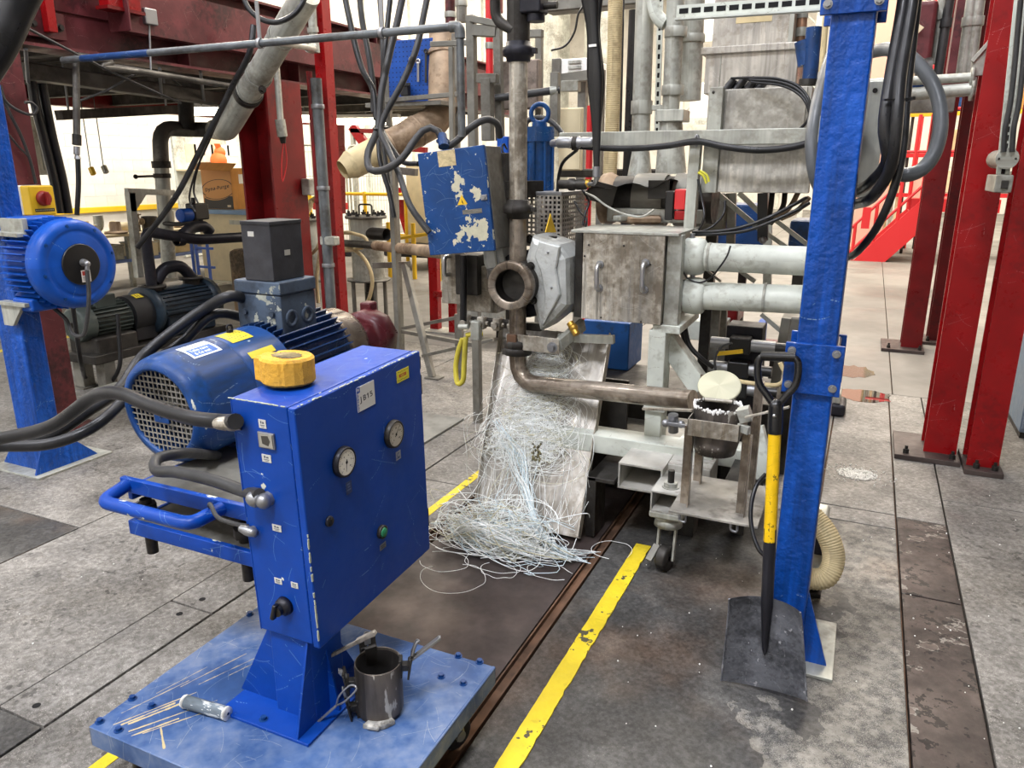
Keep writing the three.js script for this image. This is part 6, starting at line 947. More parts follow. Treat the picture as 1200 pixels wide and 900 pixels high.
{ // grey support frame
  const t = thing('machine_trestle', 'pale grey welded support frame under the oven box and cylinders', 'frame');
  const c = [-0.846,-0.767,0.403,0.957], bm = [-1.03,-0.518,0.35,0.449];
  part(t, 'column', bx(c[0], c[1], [-0.801,0.419,-3.32][1] - 0.01, 0.945, -3.44, -3.32, 0.006), M.greyPaint);
  const by = [-0.793,0.395,-3.22][1];
  part(t, 'floor_beam', bx(-1.3, [-0.504,0.401,-3.22][0], by - 0.045, by + 0.045, -3.36, -3.22, 0.006), M.greyPaint);
  part(t, 'floor_beam', bx([-0.384,0.421,-3.22][0] - 0.3, [-0.289,0.437,-3.22][0], by - 0.045, by + 0.045, -3.42, -3.3, 0.006), M.greyPaint);
  part(t, 'brace', bar([-0.794,0.886,-3.45], [-0.616,0.662,-3.45], 0.09, 0.09, [0, 0, 1], 0.004), M.greyPaint);
  part(t, 'brace', bar([-0.355,0.542,-3.35], [-0.279,0.329,-3.3], 0.08, 0.06, [0, 0, 1], 0.004), M.greyPaint);
  part(t, 'tie_plate', bx(c[0] - 0.005, c[1] + 0.02, [-0.804,0.576,-3.3][1] - 0.01, [-0.804,0.576,-3.3][1] + 0.01, -3.33, -3.3, 0.003), M.galv);
  for (const x of [-1.25, -0.62]) part(t, 'foot', [bx(x - 0.05, x + 0.05, 0.0, by - 0.04, -3.36, -3.24, 0.004)], M.iron);
  settle(t);
  const a = thing('channel_tube', 'open ended dusty rectangular steel tube under the grey frame', 'steel tube');
  const m = [-0.875,-0.678,0.285,0.404];
  part(a, 'tube', hollow([(m[0] + m[1]) / 2, (m[2] + m[3]) / 2, -3.02], [(m[0] + m[1]) / 2, (m[2] + m[3]) / 2, -3.75], m[1] - m[0], m[3] - m[2], 0.008), worn(0xa9a79f, { vary: 0.25, dirt: 0.2, dust: 0.3, rough: 0.6, shift: 51 }));
  part(a, 'cross_tube', bx(m[1] + 0.0, [-0.491,0.368,-3.1][0], m[2], m[3], -3.3, -3.1, 0.006), worn(0xa9a79f, { vary: 0.25, dirt: 0.2, rough: 0.6, shift: 53 }));
  part(a, 'support_leg', bx(m[0] + 0.02, m[1] - 0.02, 0, m[2] + 0.002, -3.74, -3.66, 0.004), M.iron); settle(a);
  const b = thing('castered_arm', 'short hollow steel arm with bolt above a dirty swivel caster', 'caster');
  const n = [-0.686,-0.556,0.279,0.37], cx = (n[0] + n[1]) / 2;
  part(b, 'arm', hollow([cx, (n[2] + n[3]) / 2, -2.86], [cx, (n[2] + n[3]) / 2, -3.2], n[1] - n[0], n[3] - n[2], 0.006), worn(0xa9a79f, { vary: 0.25, dirt: 0.2, rough: 0.6, shift: 57 }));
  const bt = part(b, 'bolt', [cyl([cx, n[3], -2.93], [cx, n[3] + 0.075, -2.93], 0.014, 0.014, 12)], M.iron); part(bt, 'nut', [cyl([cx, n[3], -2.93], [cx, n[3] + 0.022, -2.93], 0.03, 0.03, 6), cyl([cx, n[3], -2.93], [cx, n[3] + 0.004, -2.93], 0.036)], M.galv);
  part(b, 'swivel', [cyl([cx, n[2], -2.93], [cx, n[2] - 0.05, -2.93], 0.05, 0.055), bx(cx - 0.07, cx + 0.07, n[2] - 0.03, n[2], -3.0, -2.86, 0.008), lathe([[0.02, 0], [0.06, 0.01], [0.055, 0.04], [0.03, 0.06]], [cx, n[2] - 0.09, -2.93], [0, 1, 0])], M.galv);
  part(b, 'fork', [bar([cx - 0.035, n[2] - 0.06, -2.93], [cx - 0.035, 0.05, -2.9], 0.03, 0.01, [1, 0, 0]), bar([cx + 0.035, n[2] - 0.06, -2.93], [cx + 0.035, 0.05, -2.9], 0.03, 0.01, [1, 0, 0])], M.galv);
  part(b, 'wheel', lathe([[0.01, -0.022], [0.048, -0.024], [0.056, -0.014], [0.056, 0.014], [0.048, 0.024], [0.01, 0.022]], [cx, 0.058, -2.9], [1, 0, 0.25], 24), M.iron);
  part(b, 'brake_pedal', bar([cx - 0.035, 0.11, -2.9], [cx - 0.055, 0.06, -2.84], 0.03, 0.012, [0, 1, 0]), M.greyFrame);
  settle(b);
}
{ // pot stand
  const t = thing('pot_stand', 'dusty steel stand on four angle legs holding the small drain pot', 'stand');
  const y0 = 0.405, z0 = -2.55, z1 = -2.98;
  const pl = [[-0.495,0.405,-2.549], [-0.26,0.405,-2.598], [-0.273,0.405,-3.056], [-0.489,0.405,-3.195]];
  part(t, 'base_plate', bx(-0.56, -0.235, y0 - 0.01, y0, -3.02, -2.63, 0.002), worn(0x9b978e, { vary: 0.35, dirt: 0.3, dust: 0.2, rough: 0.6, metal: 0.3, shift: 61 }));
  for (const [x, z] of [[-0.52, -2.66], [-0.33, -2.66]]) part(t, 'hook', hose([[x, y0 - 0.005, z], [x, y0 - 0.04, z + 0.01], [x + 0.02, y0 - 0.045, z + 0.01], [x + 0.022, y0 - 0.02, z + 0.01]], 0.005, 16, 6), M.zinc);
  for (const x of [-0.5, -0.29]) for (const z of [-2.72, -2.96]) part(t, 'leg', angle([x, y0, z], [x, z < -2.9 ? 0.86 : 0.72, z], 0.036, [0, 0, 1], 0.005), M.pipeBrown);
  const b0 = [-0.521,0.719,-2.68], b1 = [-0.333,0.717,-2.68], yb = 0.728, hb = 0.032;
  part(t, 'band', [bx(b0[0], b1[0], yb - hb, yb + hb, -2.685, -2.68, 0.001), bx(b0[0], b0[0] + 0.004, yb - hb, yb + hb, -2.9, -2.68, 0.001), bx(b1[0] - 0.004, b1[0], yb - hb, yb + hb, -2.9, -2.68, 0.001), bx(b0[0], b1[0], yb - hb, yb + hb, -2.905, -2.9, 0.001)], M.steel);
  part(t, 'support_bar', bx(-0.42, -0.36, y0 - 0.05, y0 - 0.01, -3.42, -2.75, 0.003), M.iron); part(t, 'leg', bx(-0.42, -0.36, 0, y0 - 0.012, -3.42, -3.36, 0.003), M.iron);
  settle(t);
  const cx = (b0[0] + b1[0]) / 2 - 0.005, cz = -2.79, p = thing('drain_pot', 'small steel pot with crusted rim and hinged cream lid held open', 'pot');
  const yr = [-0.444,0.794,-2.79][1], yl = [-0.417,0.597,-2.72][1];
  part(p, 'body', lathe([[0.0, yl + 0.004], [0.075, yl + 0.01], [0.088, yl + 0.06], [0.088, yr], [0.084, yr], [0.084, yl + 0.06]], [cx, 0, cz], [0, 1, 0], 36), both(M.pot.clone()));
  const rim = []; for (let i = 0; i < 170; i++) { const a = i / 170 * 6.283, k = 0.6 + 0.7 * Math.abs(Math.sin(a * 2.3 + 1)); rim.push(new THREE.IcosahedronGeometry(rr(0.002, 0.0055) * k, 0).scale(1, rr(0.8, 2), 1).translate(cx + Math.cos(a) * 0.086, yr + rr(-0.008, 0.003), cz + Math.sin(a) * 0.086)); }
  part(p, 'white_crust', rim, M.white).userData.kind = 'stuff';
  const li = part(p, 'lid', lathe([[0, 0.004], [0.076, 0.002], [0.082, 0.0], [0.082, -0.006], [0, -0.008]], [-0.449,0.84,-2.893], [0.05, 0.84, 0.54], 36), worn(0xb3b096, { vary: 0.12, dirt: 0.12, rough: 0.5, step: 4, shift: 13 }));
  part(li, 'hinge', [cyl([-0.484,0.807,-2.798], [-0.385,0.806,-2.809], 0.008, 0.008, 8), bx(cx - 0.05, cx + 0.05, yr - 0.01, yr + 0.03, cz - 0.095, cz - 0.088, 0.002)], M.steel);
  settle(p);
  const c = thing('toggle_lever', 'steel toggle lever pointing right beside the drain pot', 'lever');
  part(c, 'lever', bar([-0.318,0.795,-2.676], [-0.172,0.861,-2.65], 0.016, 0.008, [0, 1, 0]), M.steel); part(c, 'base', [bar([-0.345,0.785,-2.718], [-0.304,0.801,-2.719], 0.05, 0.05, [0, 1, 0]), bar([-0.343,0.747,-2.707], [-0.301,0.742,-2.69], 0.02, 0.03, [0, 1, 0])], M.galv); settle(c);
  const c2 = thing('toggle_lever', 'steel toggle clamp pointing left beside the drain pot', 'lever');
  part(c2, 'lever', bar([-0.519,0.769,-2.759], [-0.735,0.718,-2.861], 0.018, 0.01, [0, 1, 0]), M.steel); part(c2, 'knuckle', [cyl([-0.603,0.726,-2.81], [-0.601,0.652,-2.822], 0.02), ball([-0.626,0.694,-2.789], 0.016), ball([-0.571,0.691,-2.813], 0.016), bar([-0.626,0.694,-2.789], [-0.527,0.704,-2.758], 0.014, 0.014)], M.zinc); settle(c2);
}
solo('stand_cable', 'black cable drooping down between the pot stand and the shovel', 'cable', hose([[-0.233,0.58,-2.705], [-0.256,0.55,-2.651], [-0.262,0.485,-2.605], [-0.248,0.421,-2.568], [-0.213,0.363,-2.532], [-0.191,0.348,-2.526]], 0.008, 30, 8), M.black);
solo('blue_cabinet', 'plain blue metal panel behind the chute under the oven box', 'panel', [rz([-1.508,-1.212,0.472,0.763], -4.3, 0.3, 0.008), bx([-1.46,0.46,-4.3][0] - 0.05, [-1.243,0.484,-4.3][0], 0, 0.7, -4.6, -4.32, 0)], worn(0x2c61a8, { vary: 0.1, dirt: 0.06, rough: 0.45, step: 4, shift: 21 }));
{
  const t = thing('machine_plinth', 'dark stained machine base with floor bolts behind the grey frame', 'machine base');
  part(t, 'plinth', bx(-1.5, -0.3, 0.1, 0.47, -4.5, -3.95, 0.01), M.iron); part(t, 'apron', bx(-1.2, -0.5, 0.28, 0.3, -3.95, -3.5, 0.003), M.greyFrame);
  part(t, 'foot', bx(-1.45, -0.35, 0, 0.1, -4.45, -4.0, 0), M.iron);
  for (const p of [[-1.128,0.358,-3.7], [-1.096,0.372,-3.7]]) part(t, 'floor_bolt', cyl([p[0], 0.3, -3.7], [p[0], 0.37, -3.7], 0.02, 0.02, 8), M.iron); settle(t);
}

// ---------------------------------------------------------------- right: blue post, shovel, hoses and red columns
{
  const t = thing('machine_post', 'tall scuffed blue steel post with bolted collars standing right of the machine', 'post');
  const x0 = -0.158, x1 = -0.042, z0 = -2.62, z1 = -2.45;
  part(t, 'column', bx(x0 + 0.004, x1 + 0.004, 0.012, 1.0, z0, z1, 0.01), M.bluePost);
  part(t, 'column', bx(x0, x1, 1.0, 2.3, z0, z1, 0.008), M.bluePost);
  part(t, 'base_plate', bx(-0.26, 0.068, 0, 0.012, -2.76, -2.4, 0.002), M.galv);
  part(t, 'gusset', polyZ([[x1, 0.012], [0.045, 0.012], [x1, 0.29]], -2.47, 0.012), M.bluePost);
  part(t, 'gusset', polyZ([[x0, 0.012], [-0.25, 0.012], [x0, 0.29]], -2.47, 0.012), M.bluePost);
  part(t, 'gusset', polyX([[2.62, 0.012], [2.75, 0.012], [2.62, 0.29]], -0.06, 0.012), M.bluePost);
  part(t, 'gusset', polyX([[2.45, 0.012], [2.41, 0.012], [2.45, 0.12]], -0.06, 0.012), M.bluePost);
  for (const [ya, yb] of [[0.973, 1.132], [2.056, 2.25]]) {
    const c = part(t, 'collar_plate', bx(-0.187, -0.018, ya, yb, z1, z1 + 0.016, 0.002), M.bluePost);
    part(t, 'collar_plate', bx(-0.187, -0.018, ya, yb, z0 - 0.016, z0, 0.002), M.bluePost);
    for (const x of [-0.168, -0.04]) for (const y of [ya + 0.026, yb - 0.024]) part(c, 'bolt', bolt([x, y, z1 + 0.016], [0, 0, 1], 0.0085, 0.012), M.zinc);
    for (const x of [-0.168, -0.04]) for (const y of [ya + 0.026, yb - 0.024]) if (x > -0.1) part(c, 'through_stud', cyl([x, y + 0.012, z0 - 0.02], [x, y + 0.012, z1], 0.007, 0.007, 8), M.zinc);
  }
  settle(t);
}
{ // shovel
  const t = thing('shovel', 'square mouth shovel with yellow shaft and black D grip leaning on the blue post', 'shovel');
  // blade frame: origin at bottom centre, up the blade, across
  const bl = V([-0.263, 0.018, -2.262]), br = V([-0.004, 0.018, -2.245]), grip = V([-0.2, 1.06, -2.405]);
  const o = bl.clone().lerp(br, 0.5), U = grip.clone().sub(o).normalize(), X0 = br.clone().sub(bl).normalize(), Nn = X0.clone().cross(U).normalize(), X = U.clone().cross(Nn).normalize();
  const mt = new THREE.Matrix4().makeBasis(X, U, Nn).setPosition(o);
  const nu = 18, nv = 16, W = 0.134, H = 0.315, pos = [], idx = [];
  for (let s = 0; s < 2; s++) for (let j = 0; j <= nv; j++) for (let i = 0; i <= nu; i++) {
    const u = i / nu * 2 - 1, v = j / nv, w = W * (1 - 0.2 * v);
    const z = 0.055 * Math.pow(Math.abs(u), 2.6) * (0.3 + 0.7 * v) + 0.016 * Math.pow(v, 10) + 0.006 * Math.exp(-u * u * 40) * v - s * 0.0028;
    pos.push(u * w, v * H - 0.006 * Math.abs(u) * v * v, z);
  }
  const st = (nu + 1) * (nv + 1);
  for (let j = 0; j < nv; j++) for (let i = 0; i < nu; i++) { const k = j * (nu + 1) + i; idx.push(k, k + 1, k + nu + 1, k + 1, k + nu + 2, k + nu + 1, st + k, st + k + nu + 1, st + k + 1, st + k + 1, st + k + nu + 1, st + k + nu + 2); }
  for (let j = 0; j < nv; j++) for (const i of [0, nu]) { const k = j * (nu + 1) + i, q = k + nu + 1; if (i) idx.push(k, st + k, q, st + k, st + q, q); else idx.push(k, q, st + k, st + k, q, st + q); }
  for (let i = 0; i < nu; i++) for (const j of [0, nv]) { const k = j * (nu + 1) + i, q = k + 1; if (j) idx.push(k, q, st + k, st + k, q, st + q); else idx.push(k, st + k, q, st + k, st + q, q); }
  const g = new THREE.BufferGeometry(); g.setAttribute('position', new THREE.Float32BufferAttribute(pos, 3)); g.setIndex(idx); g.computeVertexNormals();
  part(t, 'blade', g.applyMatrix4(mt), both(M.shovel.clone()));
  for (const s of [-1, 1]) { const e = []; for (let j = 0; j <= nv; j++) { const k = (j * (nu + 1) + (s < 0 ? 0 : nu)) * 3; e.push(V([pos[k], pos[k + 1], pos[k + 2]]).applyMatrix4(mt)); } part(t, 'rolled_edge', hose(e, 0.0032, 24, 6), M.shovel); }
  const L = (x, y, z) => V([x, y, z]).applyMatrix4(mt), D = o.distanceTo(grip);
  part(t, 'socket', [lathe([[0.002, 0.12], [0.009, 0.14], [0.014, 0.22], [0.019, 0.3], [0.0195, 0.54], [0.017, 0.55]].map(([r, h]) => [r, h]), L(0, 0, 0.016), U, 16)], M.ironDark);
  part(t, 'shaft', [cyl(L(0, 0.5, 0.018), L(0, 0.86, 0.014), 0.0195, 0.0195, 8)], worn(0xe2b714, { vary: 0.1, chip: 0.12, chipCol: 0x6d5a1c, scr: 0.5, scrCol: 0x57481b, rough: 0.5, tile: 0.5, shift: 3 }));
  const blk = flat(0x141415, 0.25);
  part(t, 'grip_socket', [lathe([[0.021, 0.845], [0.023, 0.86], [0.022, 0.93], [0.02, 0.95], [0.0, 0.955]], L(0, 0, 0.014), U, 16)], blk);
  part(t, 'd_grip', [hose([L(0, 0.925, 0.014), L(-0.028, 0.965, 0.013), L(-0.053, 1.0, 0.012), L(-0.06, 1.05, 0.012), L(-0.054, 1.078, 0.012), L(-0.03, 1.087, 0.012), L(0.03, 1.087, 0.012), L(0.054, 1.078, 0.012), L(0.06, 1.05, 0.012), L(0.053, 1.0, 0.012), L(0.028, 0.965, 0.013), L(0, 0.925, 0.014)], 0.0115, 70, 10), cyl(L(-0.05, 1.086, 0.012), L(0.05, 1.086, 0.012), 0.015)], blk);
  part(t, 'rivet', ball(L(0, 0.905, 0.037), 0.006, 8), M.silver);
  settle(t);
}
solo('corrugated_hose', 'fat tan corrugated hose curling out from behind the blue post', 'hose', [ribbed([[-0.122,0.376,-2.95], [-0.054,0.34,-2.93], [0.002,0.286,-2.9], [0.029,0.211,-2.88], [0.01,0.145,-2.85], [-0.043,0.125,-2.85], [-0.108,0.161,-2.85], [-0.181,0.209,-2.9]], 0.041, 0.009, 0.0016, 16)], M.tan);
{
  const t = thing('floor_pump_unit', 'small black unit on the floor behind the foot of the blue post', 'unit');
  part(t, 'body', bx(-0.08, -0.005, 0.02, 0.34, -3.1, -2.95, 0.015), M.galv); part(t, 'cover', bx(-0.06, 0.015, 0.2, 0.3, -2.95, -2.9, 0.012), M.ironDark); part(t, 'foot', bx(-0.09, 0.0, 0, 0.02, -3.12, -2.93, 0.004), M.iron); settle(t);
  const w = thing('roller_foot', 'dark rubber buffer foot behind the blue post above the puddle', 'foot'); const q = [-0.05,0.04,-5.48];
  part(w, 'buffer', [bx(q[0] - 0.2, q[0] + 0.06, 0, 0.09, q[2] - 0.2, q[2] + 0.05, 0.025)], M.ironDark); part(w, 'bracket', bx(q[0] - 0.25, q[0] + 0.02, 0.085, 0.16, q[2] - 0.2, q[2] + 0.02, 0.01), M.galv); settle(w);
}
// hose bundle right of the post
[['left thick black hose of the bundle bowing round behind the blue post', [[0.02,2.132,-2.508], [0.018,2.043,-2.479], [0.011,1.888,-2.427], [0.011,1.754,-2.385], [0.029,1.677,-2.403], [-0.003,1.613,-2.563], [-0.055,1.571,-2.813]], 0.0165],
['middle thick black hose of the bundle sweeping back to the blue post', [[0.041,2.128,-2.493], [0.039,2.04,-2.464], [0.034,1.885,-2.414], [0.04,1.753,-2.375], [0.04,1.655,-2.401], [0.009,1.576,-2.5], [-0.05,1.533,-2.803]], 0.0165],
['right long black hose of the bundle dropping lowest behind the blue post', [[0.055,2.144,-2.585], [0.055,2.053,-2.556], [0.058,1.848,-2.493], [0.065,1.7,-2.45], [0.056,1.597,-2.437], [0.03,1.495,-2.484], [-0.016,1.403,-2.606], [-0.07,1.346,-2.849]], 0.0115]].forEach(([l, p, r]) => solo('bundle_hose', l, 'hose', hose([[p[0][0] + 0.04, p[0][1] + 1, p[0][2]], ...p], r, 60, 12), M.rubber));
solo('bundle_tie', 'black cable tie round the hose bundle right of the blue post', 'cable tie', [bar([0.002,1.825,-2.369], [0.064,1.827,-2.398], 0.006, 0.005, [0, 1, 0], 0), bar([0.058,1.825,-2.394], [0.073,1.828,-2.379], 0.01, 0.008, [0, 1, 0], 0)], M.black);
solo('grey_hose', 'fat grey hose making a big loop behind the blue post and black hoses', 'hose', hose([[-0.061,2.048,-3.188], [-0.007,2.042,-3.097], [0.052,2.01,-2.999], [0.115,1.945,-2.951], [0.158,1.865,-2.911], [0.175,1.772,-2.867], [0.163,1.686,-2.834], [0.131,1.642,-2.806], [0.093,1.629,-2.784], [0.064,1.637,-2.831]], 0.0225, 70, 12), M.hoseGrey);
solo('grey_hose', 'fat grey hose curving down along the left edge of the blue post', 'hose', hose([[-0.185,2.045,-3.13], [-0.193,1.952,-2.983], [-0.198,1.832,-2.828], [-0.194,1.722,-2.738], [-0.173,1.629,-2.719], [-0.14,1.561,-2.77], [-0.09,1.515,-2.893]], 0.021, 50, 12), M.hoseGrey);
{
  const t = thing('narrow_enclosure', 'narrow plain grey enclosure right behind the blue post', 'enclosure');
  const r = [-0.089,0.012,1.553,1.924]; part(t, 'body', rz(r, -2.9, 0.2, 0.004), M.galv); part(t, 'screw', cyl([r[1] - 0.04, r[3] - 0.03, -2.9], [r[1] - 0.04, r[3] - 0.03, -2.895], 0.008, 0.008, 10), M.iron);
  part(t, 'arm', bx(r[0] - 0.08, r[0] + 0.01, r[3] - 0.2, r[3] - 0.12, -3.05, -2.6, 0.004), M.galv); settle(t);
}
// red columns
function redColumn(label, x0, x1, zf, depth, m, plateR, h = 5) {
  const t = thing('red_column', label, 'column'), c = (x0 + x1) / 2;
  part(t, 'column', ibeam([c, 0.03, zf - depth / 2], [c, h, zf - depth / 2], depth, x1 - x0, [0, 0, 1], 0.016, 0.012), m);
  const p = part(t, 'base_plate', bx(plateR[0], plateR[1], 0, 0.03, plateR[3], plateR[2], 0.003), M.deck);
  for (const x of [plateR[0] + 0.06, plateR[1] - 0.04]) part(p, 'anchor_bolt', [cyl([x, 0.03, plateR[2] - 0.05], [x, 0.055, plateR[2] - 0.05], 0.018, 0.018, 6), cyl([x, 0.03, plateR[2] - 0.05], [x, 0.075, plateR[2] - 0.05], 0.009, 0.009, 8)], M.iron);
  settle(t); return t;
}
redColumn('bright red steel column standing nearest the trench cover at the right', 0.455, 0.625, -4.86, 0.22, M.red, [0.3, 0.64, -4.74, -5.2], 4.715);
redColumn('rightmost red steel column close to the picture edge', 0.665, 0.82, -4.72, 0.2, M.red, [0.65, 0.84, -4.64, -5.0], 4.715);
redColumn('dark red column farther back seen between the post and the near columns', 0.415, 0.59, -7.86, 0.22, M.redDark, [0.25, 0.61, -7.72, -8.2], 4.99);
redColumn('dark red rear column half hidden behind the nearer dark red column', 0.66, 0.82, -8.3, 0.2, M.redDark, [0.6, 0.86, -8.2, -8.6], 4.99);
{ // cable tray and boxes on the right column
  const t = thing('perforated_strut', 'pale perforated steel strut running up between the two right red columns', 'strut');
  const a = [0.563,1.579,-4.4], b = [0.51,2.489,-4.4];
  part(t, 'strut', bar(a, b, 0.012, 0.055, [1, 0, 0], 0), M.greyPaint);
  const s = []; for (let i = 0; i < 24; i++) { const p = lerp(a, b, (i + 0.5) / 24); s.push(bx(p.x - 0.008, p.x + 0.008, p.y - 0.013, p.y + 0.013, p.z + 0.0055, p.z + 0.0068, 0)); }
  part(t, 'slot', s, M.hole).userData.kind = 'stuff'; part(t, 'wall_clip', bar(lerp(a, b, 0.2), [0.6, lerp(a, b, 0.2).y, -4.86], 0.03, 0.01), M.zinc); settle(t);  // slots are black boxes on the face, coloured like the shade inside
  const u = thing('junction_box', 'round grey junction box on the rightmost red column', 'junction box'); const q = [0.562,1.693,-4.36];
  part(u, 'body', cyl([q[0], q[1], -4.72], [q[0], q[1], -4.36], 0.045), M.galv); part(u, 'lid', [cyl([q[0], q[1], -4.36], [q[0], q[1], -4.352], 0.048)], M.galv);
  for (const s2 of [-0.034, 0.034]) part(u, 'screw', ball([q[0] + s2, q[1], -4.35], 0.005, 6), M.iron); settle(u);
  const v = thing('socket_box', 'square grey socket box with dark cover below the round junction box', 'socket'); const w = [0.53,0.603,1.537,1.619];
  part(v, 'box', rz(w, -4.36, 0.34, 0.006), M.galv); part(v, 'cover', rz([w[0] + 0.025, w[1] - 0.018, w[2] + 0.02, w[3] - 0.025], -4.345, 0.016, 0.003), M.iron); settle(v);
  solo('box_conduit', 'left one of two conduits leaving the round junction box', 'conduit', hose([[0.541,1.723,-4.34], [0.53,1.829,-4.33], [0.533,1.941,-4.33], [0.506,2.372,-4.33]], 0.012, 30, 8), M.cable);
  solo('box_conduit', 'right one of two conduits leaving the round junction box', 'conduit', hose([[0.575,1.723,-4.34], [0.564,1.829,-4.33], [0.567,1.94,-4.33], [0.538,2.369,-4.33]], 0.012, 30, 8), M.cable);
}
{
  const t = thing('metal_locker', 'blue grey metal locker just entering the right edge of the picture', 'locker'); const r = [0.946,1.162,-0.003,0.745];
  part(t, 'body', bx(1.02, 1.5, 0.04, 1.9, -6, -5.45, 0.01), worn(0x6d7c8c, { vary: 0.08, rough: 0.5, step: 4 })); part(t, 'plinth', bx(1.03, 1.5, 0, 0.04, -5.98, -5.47, 0), M.iron); part(t, 'door', bx(1.03, 1.49, 0.07, 1.88, -5.45, -5.43, 0.004), worn(0x6d7c8c, { vary: 0.08, rough: 0.5, step: 4 })); settle(t);
}
{ // darker steel and pipes high on the right
  const t = thing('overhead_pipe', 'upper grey pipe running level to the near red column', 'pipe'); const a = [0.096,2.11,-5], b = [0.502,2.118,-5];
  part(t, 'pipe', cyl([a[0] - 0.2, a[1], -5], [0.43, a[1] + 0.01, -5], 0.024, 0.024, 12), M.galv); part(t, 'flange', ring([0.42, a[1] + 0.01, -5], [1, 0, 0], 0.022, 0.05, 0.02), M.galv); settle(t);
  const t2 = thing('overhead_pipe', 'lower fat grey pipe running level to the near red column', 'pipe'); const c = [0.104,2.043,-5], d = [0.479,2.06,-5];
  part(t2, 'pipe', cyl([c[0] - 0.2, c[1] - 0.01, -5], [0.44, d[1], -5], 0.034, 0.034, 12), M.galv); part(t2, 'flange', ring([0.43, d[1], -5], [1, 0, 0], 0.03, 0.06, 0.02), M.galv); settle(t2);
  const m = thing('maroon_member', 'dark maroon steel member leaning up behind the grey hose loop', 'beam');
  part(m, 'member', bx(0.44, 0.6, [0.526,2.212,-7.4][1], 4.99, -7.6, -7.4, 0.004), M.maroon); part(m, 'cleat', bx(0.42, 0.62, [0.526,2.212,-7.4][1], [0.511,2.322,-7.4][1], -7.4, -7.38, 0.003), M.maroon); settle(m);
  for (const [l, p, q, r, mm] of [['left of three steep pipes above the grey hose loop', [0.254,2.261,-5.6], [0.256,2.708,-5.6], 0.03, 'galv'], ['middle of three steep pipes above the grey hose loop', [0.28,2.153,-5.5], [0.287,2.686,-5.5], 0.026, 'cable'], ['right of three steep pipes above the grey hose loop', [0.412,2.172,-5.6], [0.407,2.695,-5.6], 0.032, 'galv'], ['short steep pipe right of the three above the grey hose loop', [0.451,2.179,-5.6], [0.442,2.692,-5.6], 0.034, 'galv']]) solo('steep_pipe', l, 'pipe', [cyl(p, q, r, r, 12), ring(lerp(p, q, 0.6), V(q).sub(V(p)), r, r * 1.25, 0.05)], M[mm]);
  const dm = thing('dark_motor', 'dark maroon motor housing with pale triangular plate above the grey hose loop', 'motor'); const e = [0.105,0.231,2.228,2.59];
  part(dm, 'housing', rz(e, -5.4, 0.4, 0.03), M.maroon); part(dm, 'end_cover', cyl([0.149,2.187,-5.3], [0.236,2.197,-5.3], 0.07), M.iron); part(dm, 'plate', polyZ([[0.123,2.466,-5.35], [0.167,2.435,-5.35], [0.136,2.401,-5.35]], -5.35, 0.01), M.cream); settle(dm);
  const bp = thing('angled_plate', 'grey slanted plate fixed to the near red column at the top right', 'plate');
  part(bp, 'plate', polyZ([[0.406,2.208,-5], [0.474,2.308,-5], [0.493,2.127,-5], [0.421,2.13,-5]], -5, 0.03), M.galv); part(bp, 'lip', bar([0.407,2.198,-4.99], [0.475,2.295,-4.99], 0.02, 0.02), M.galv); settle(bp);
  const q = thing('cross_rail', 'grey brown square rail behind the black hoses', 'rail'); const f = [0.15,2.054,-5.6]; part(q, 'rail', bx(f[0] - 0.3, 0.4, f[1] - 0.07, f[1] + 0.03, -5.7, -5.6, 0.004), M.greyFrame); part(q, 'blue_box', bx(f[0], f[0] + 0.13, f[1] + 0.035, f[1] + 0.13, -5.75, -5.62, 0.006), M.navy); settle(q);
}

// ---------------------------------------------------------------- enclosures, risers and clutter, upper right
const pipeThing = (name, label, cat, a, b, r, m, bands = [], seg = 20) => { const t = thing(name, label, cat); part(t, 'tube', cyl(a, b, r, r, seg), m); for (const k of bands) part(t, 'clamp_band', ring(lerp(a, b, k), V(b).sub(V(a)), r * 0.98, r * 1.14, 0.04), M.galv); settle(t); return t; };
const boxThing = (name, label, cat, r, z, d, m, m2, e = 0.006) => { const t = thing(name, label, cat); if (r[2] > 0.03 && r[2] < 1.3) part(t, 'support_leg', bx((r[0] + r[1]) / 2 - 0.03, (r[0] + r[1]) / 2 + 0.03, 0, r[2] + 0.02, z - d * 0.7 - 0.06, z - d * 0.7, 0.003), M.iron); part(t, 'body', rz(r, z - 0.012, d, e), m); part(t, 'front_panel', rz([r[0] + 0.006, r[1] - 0.006, r[2] + 0.006, r[3] - 0.006], z, 0.012, 0.003), m2 ?? m); settle(t); return t; };
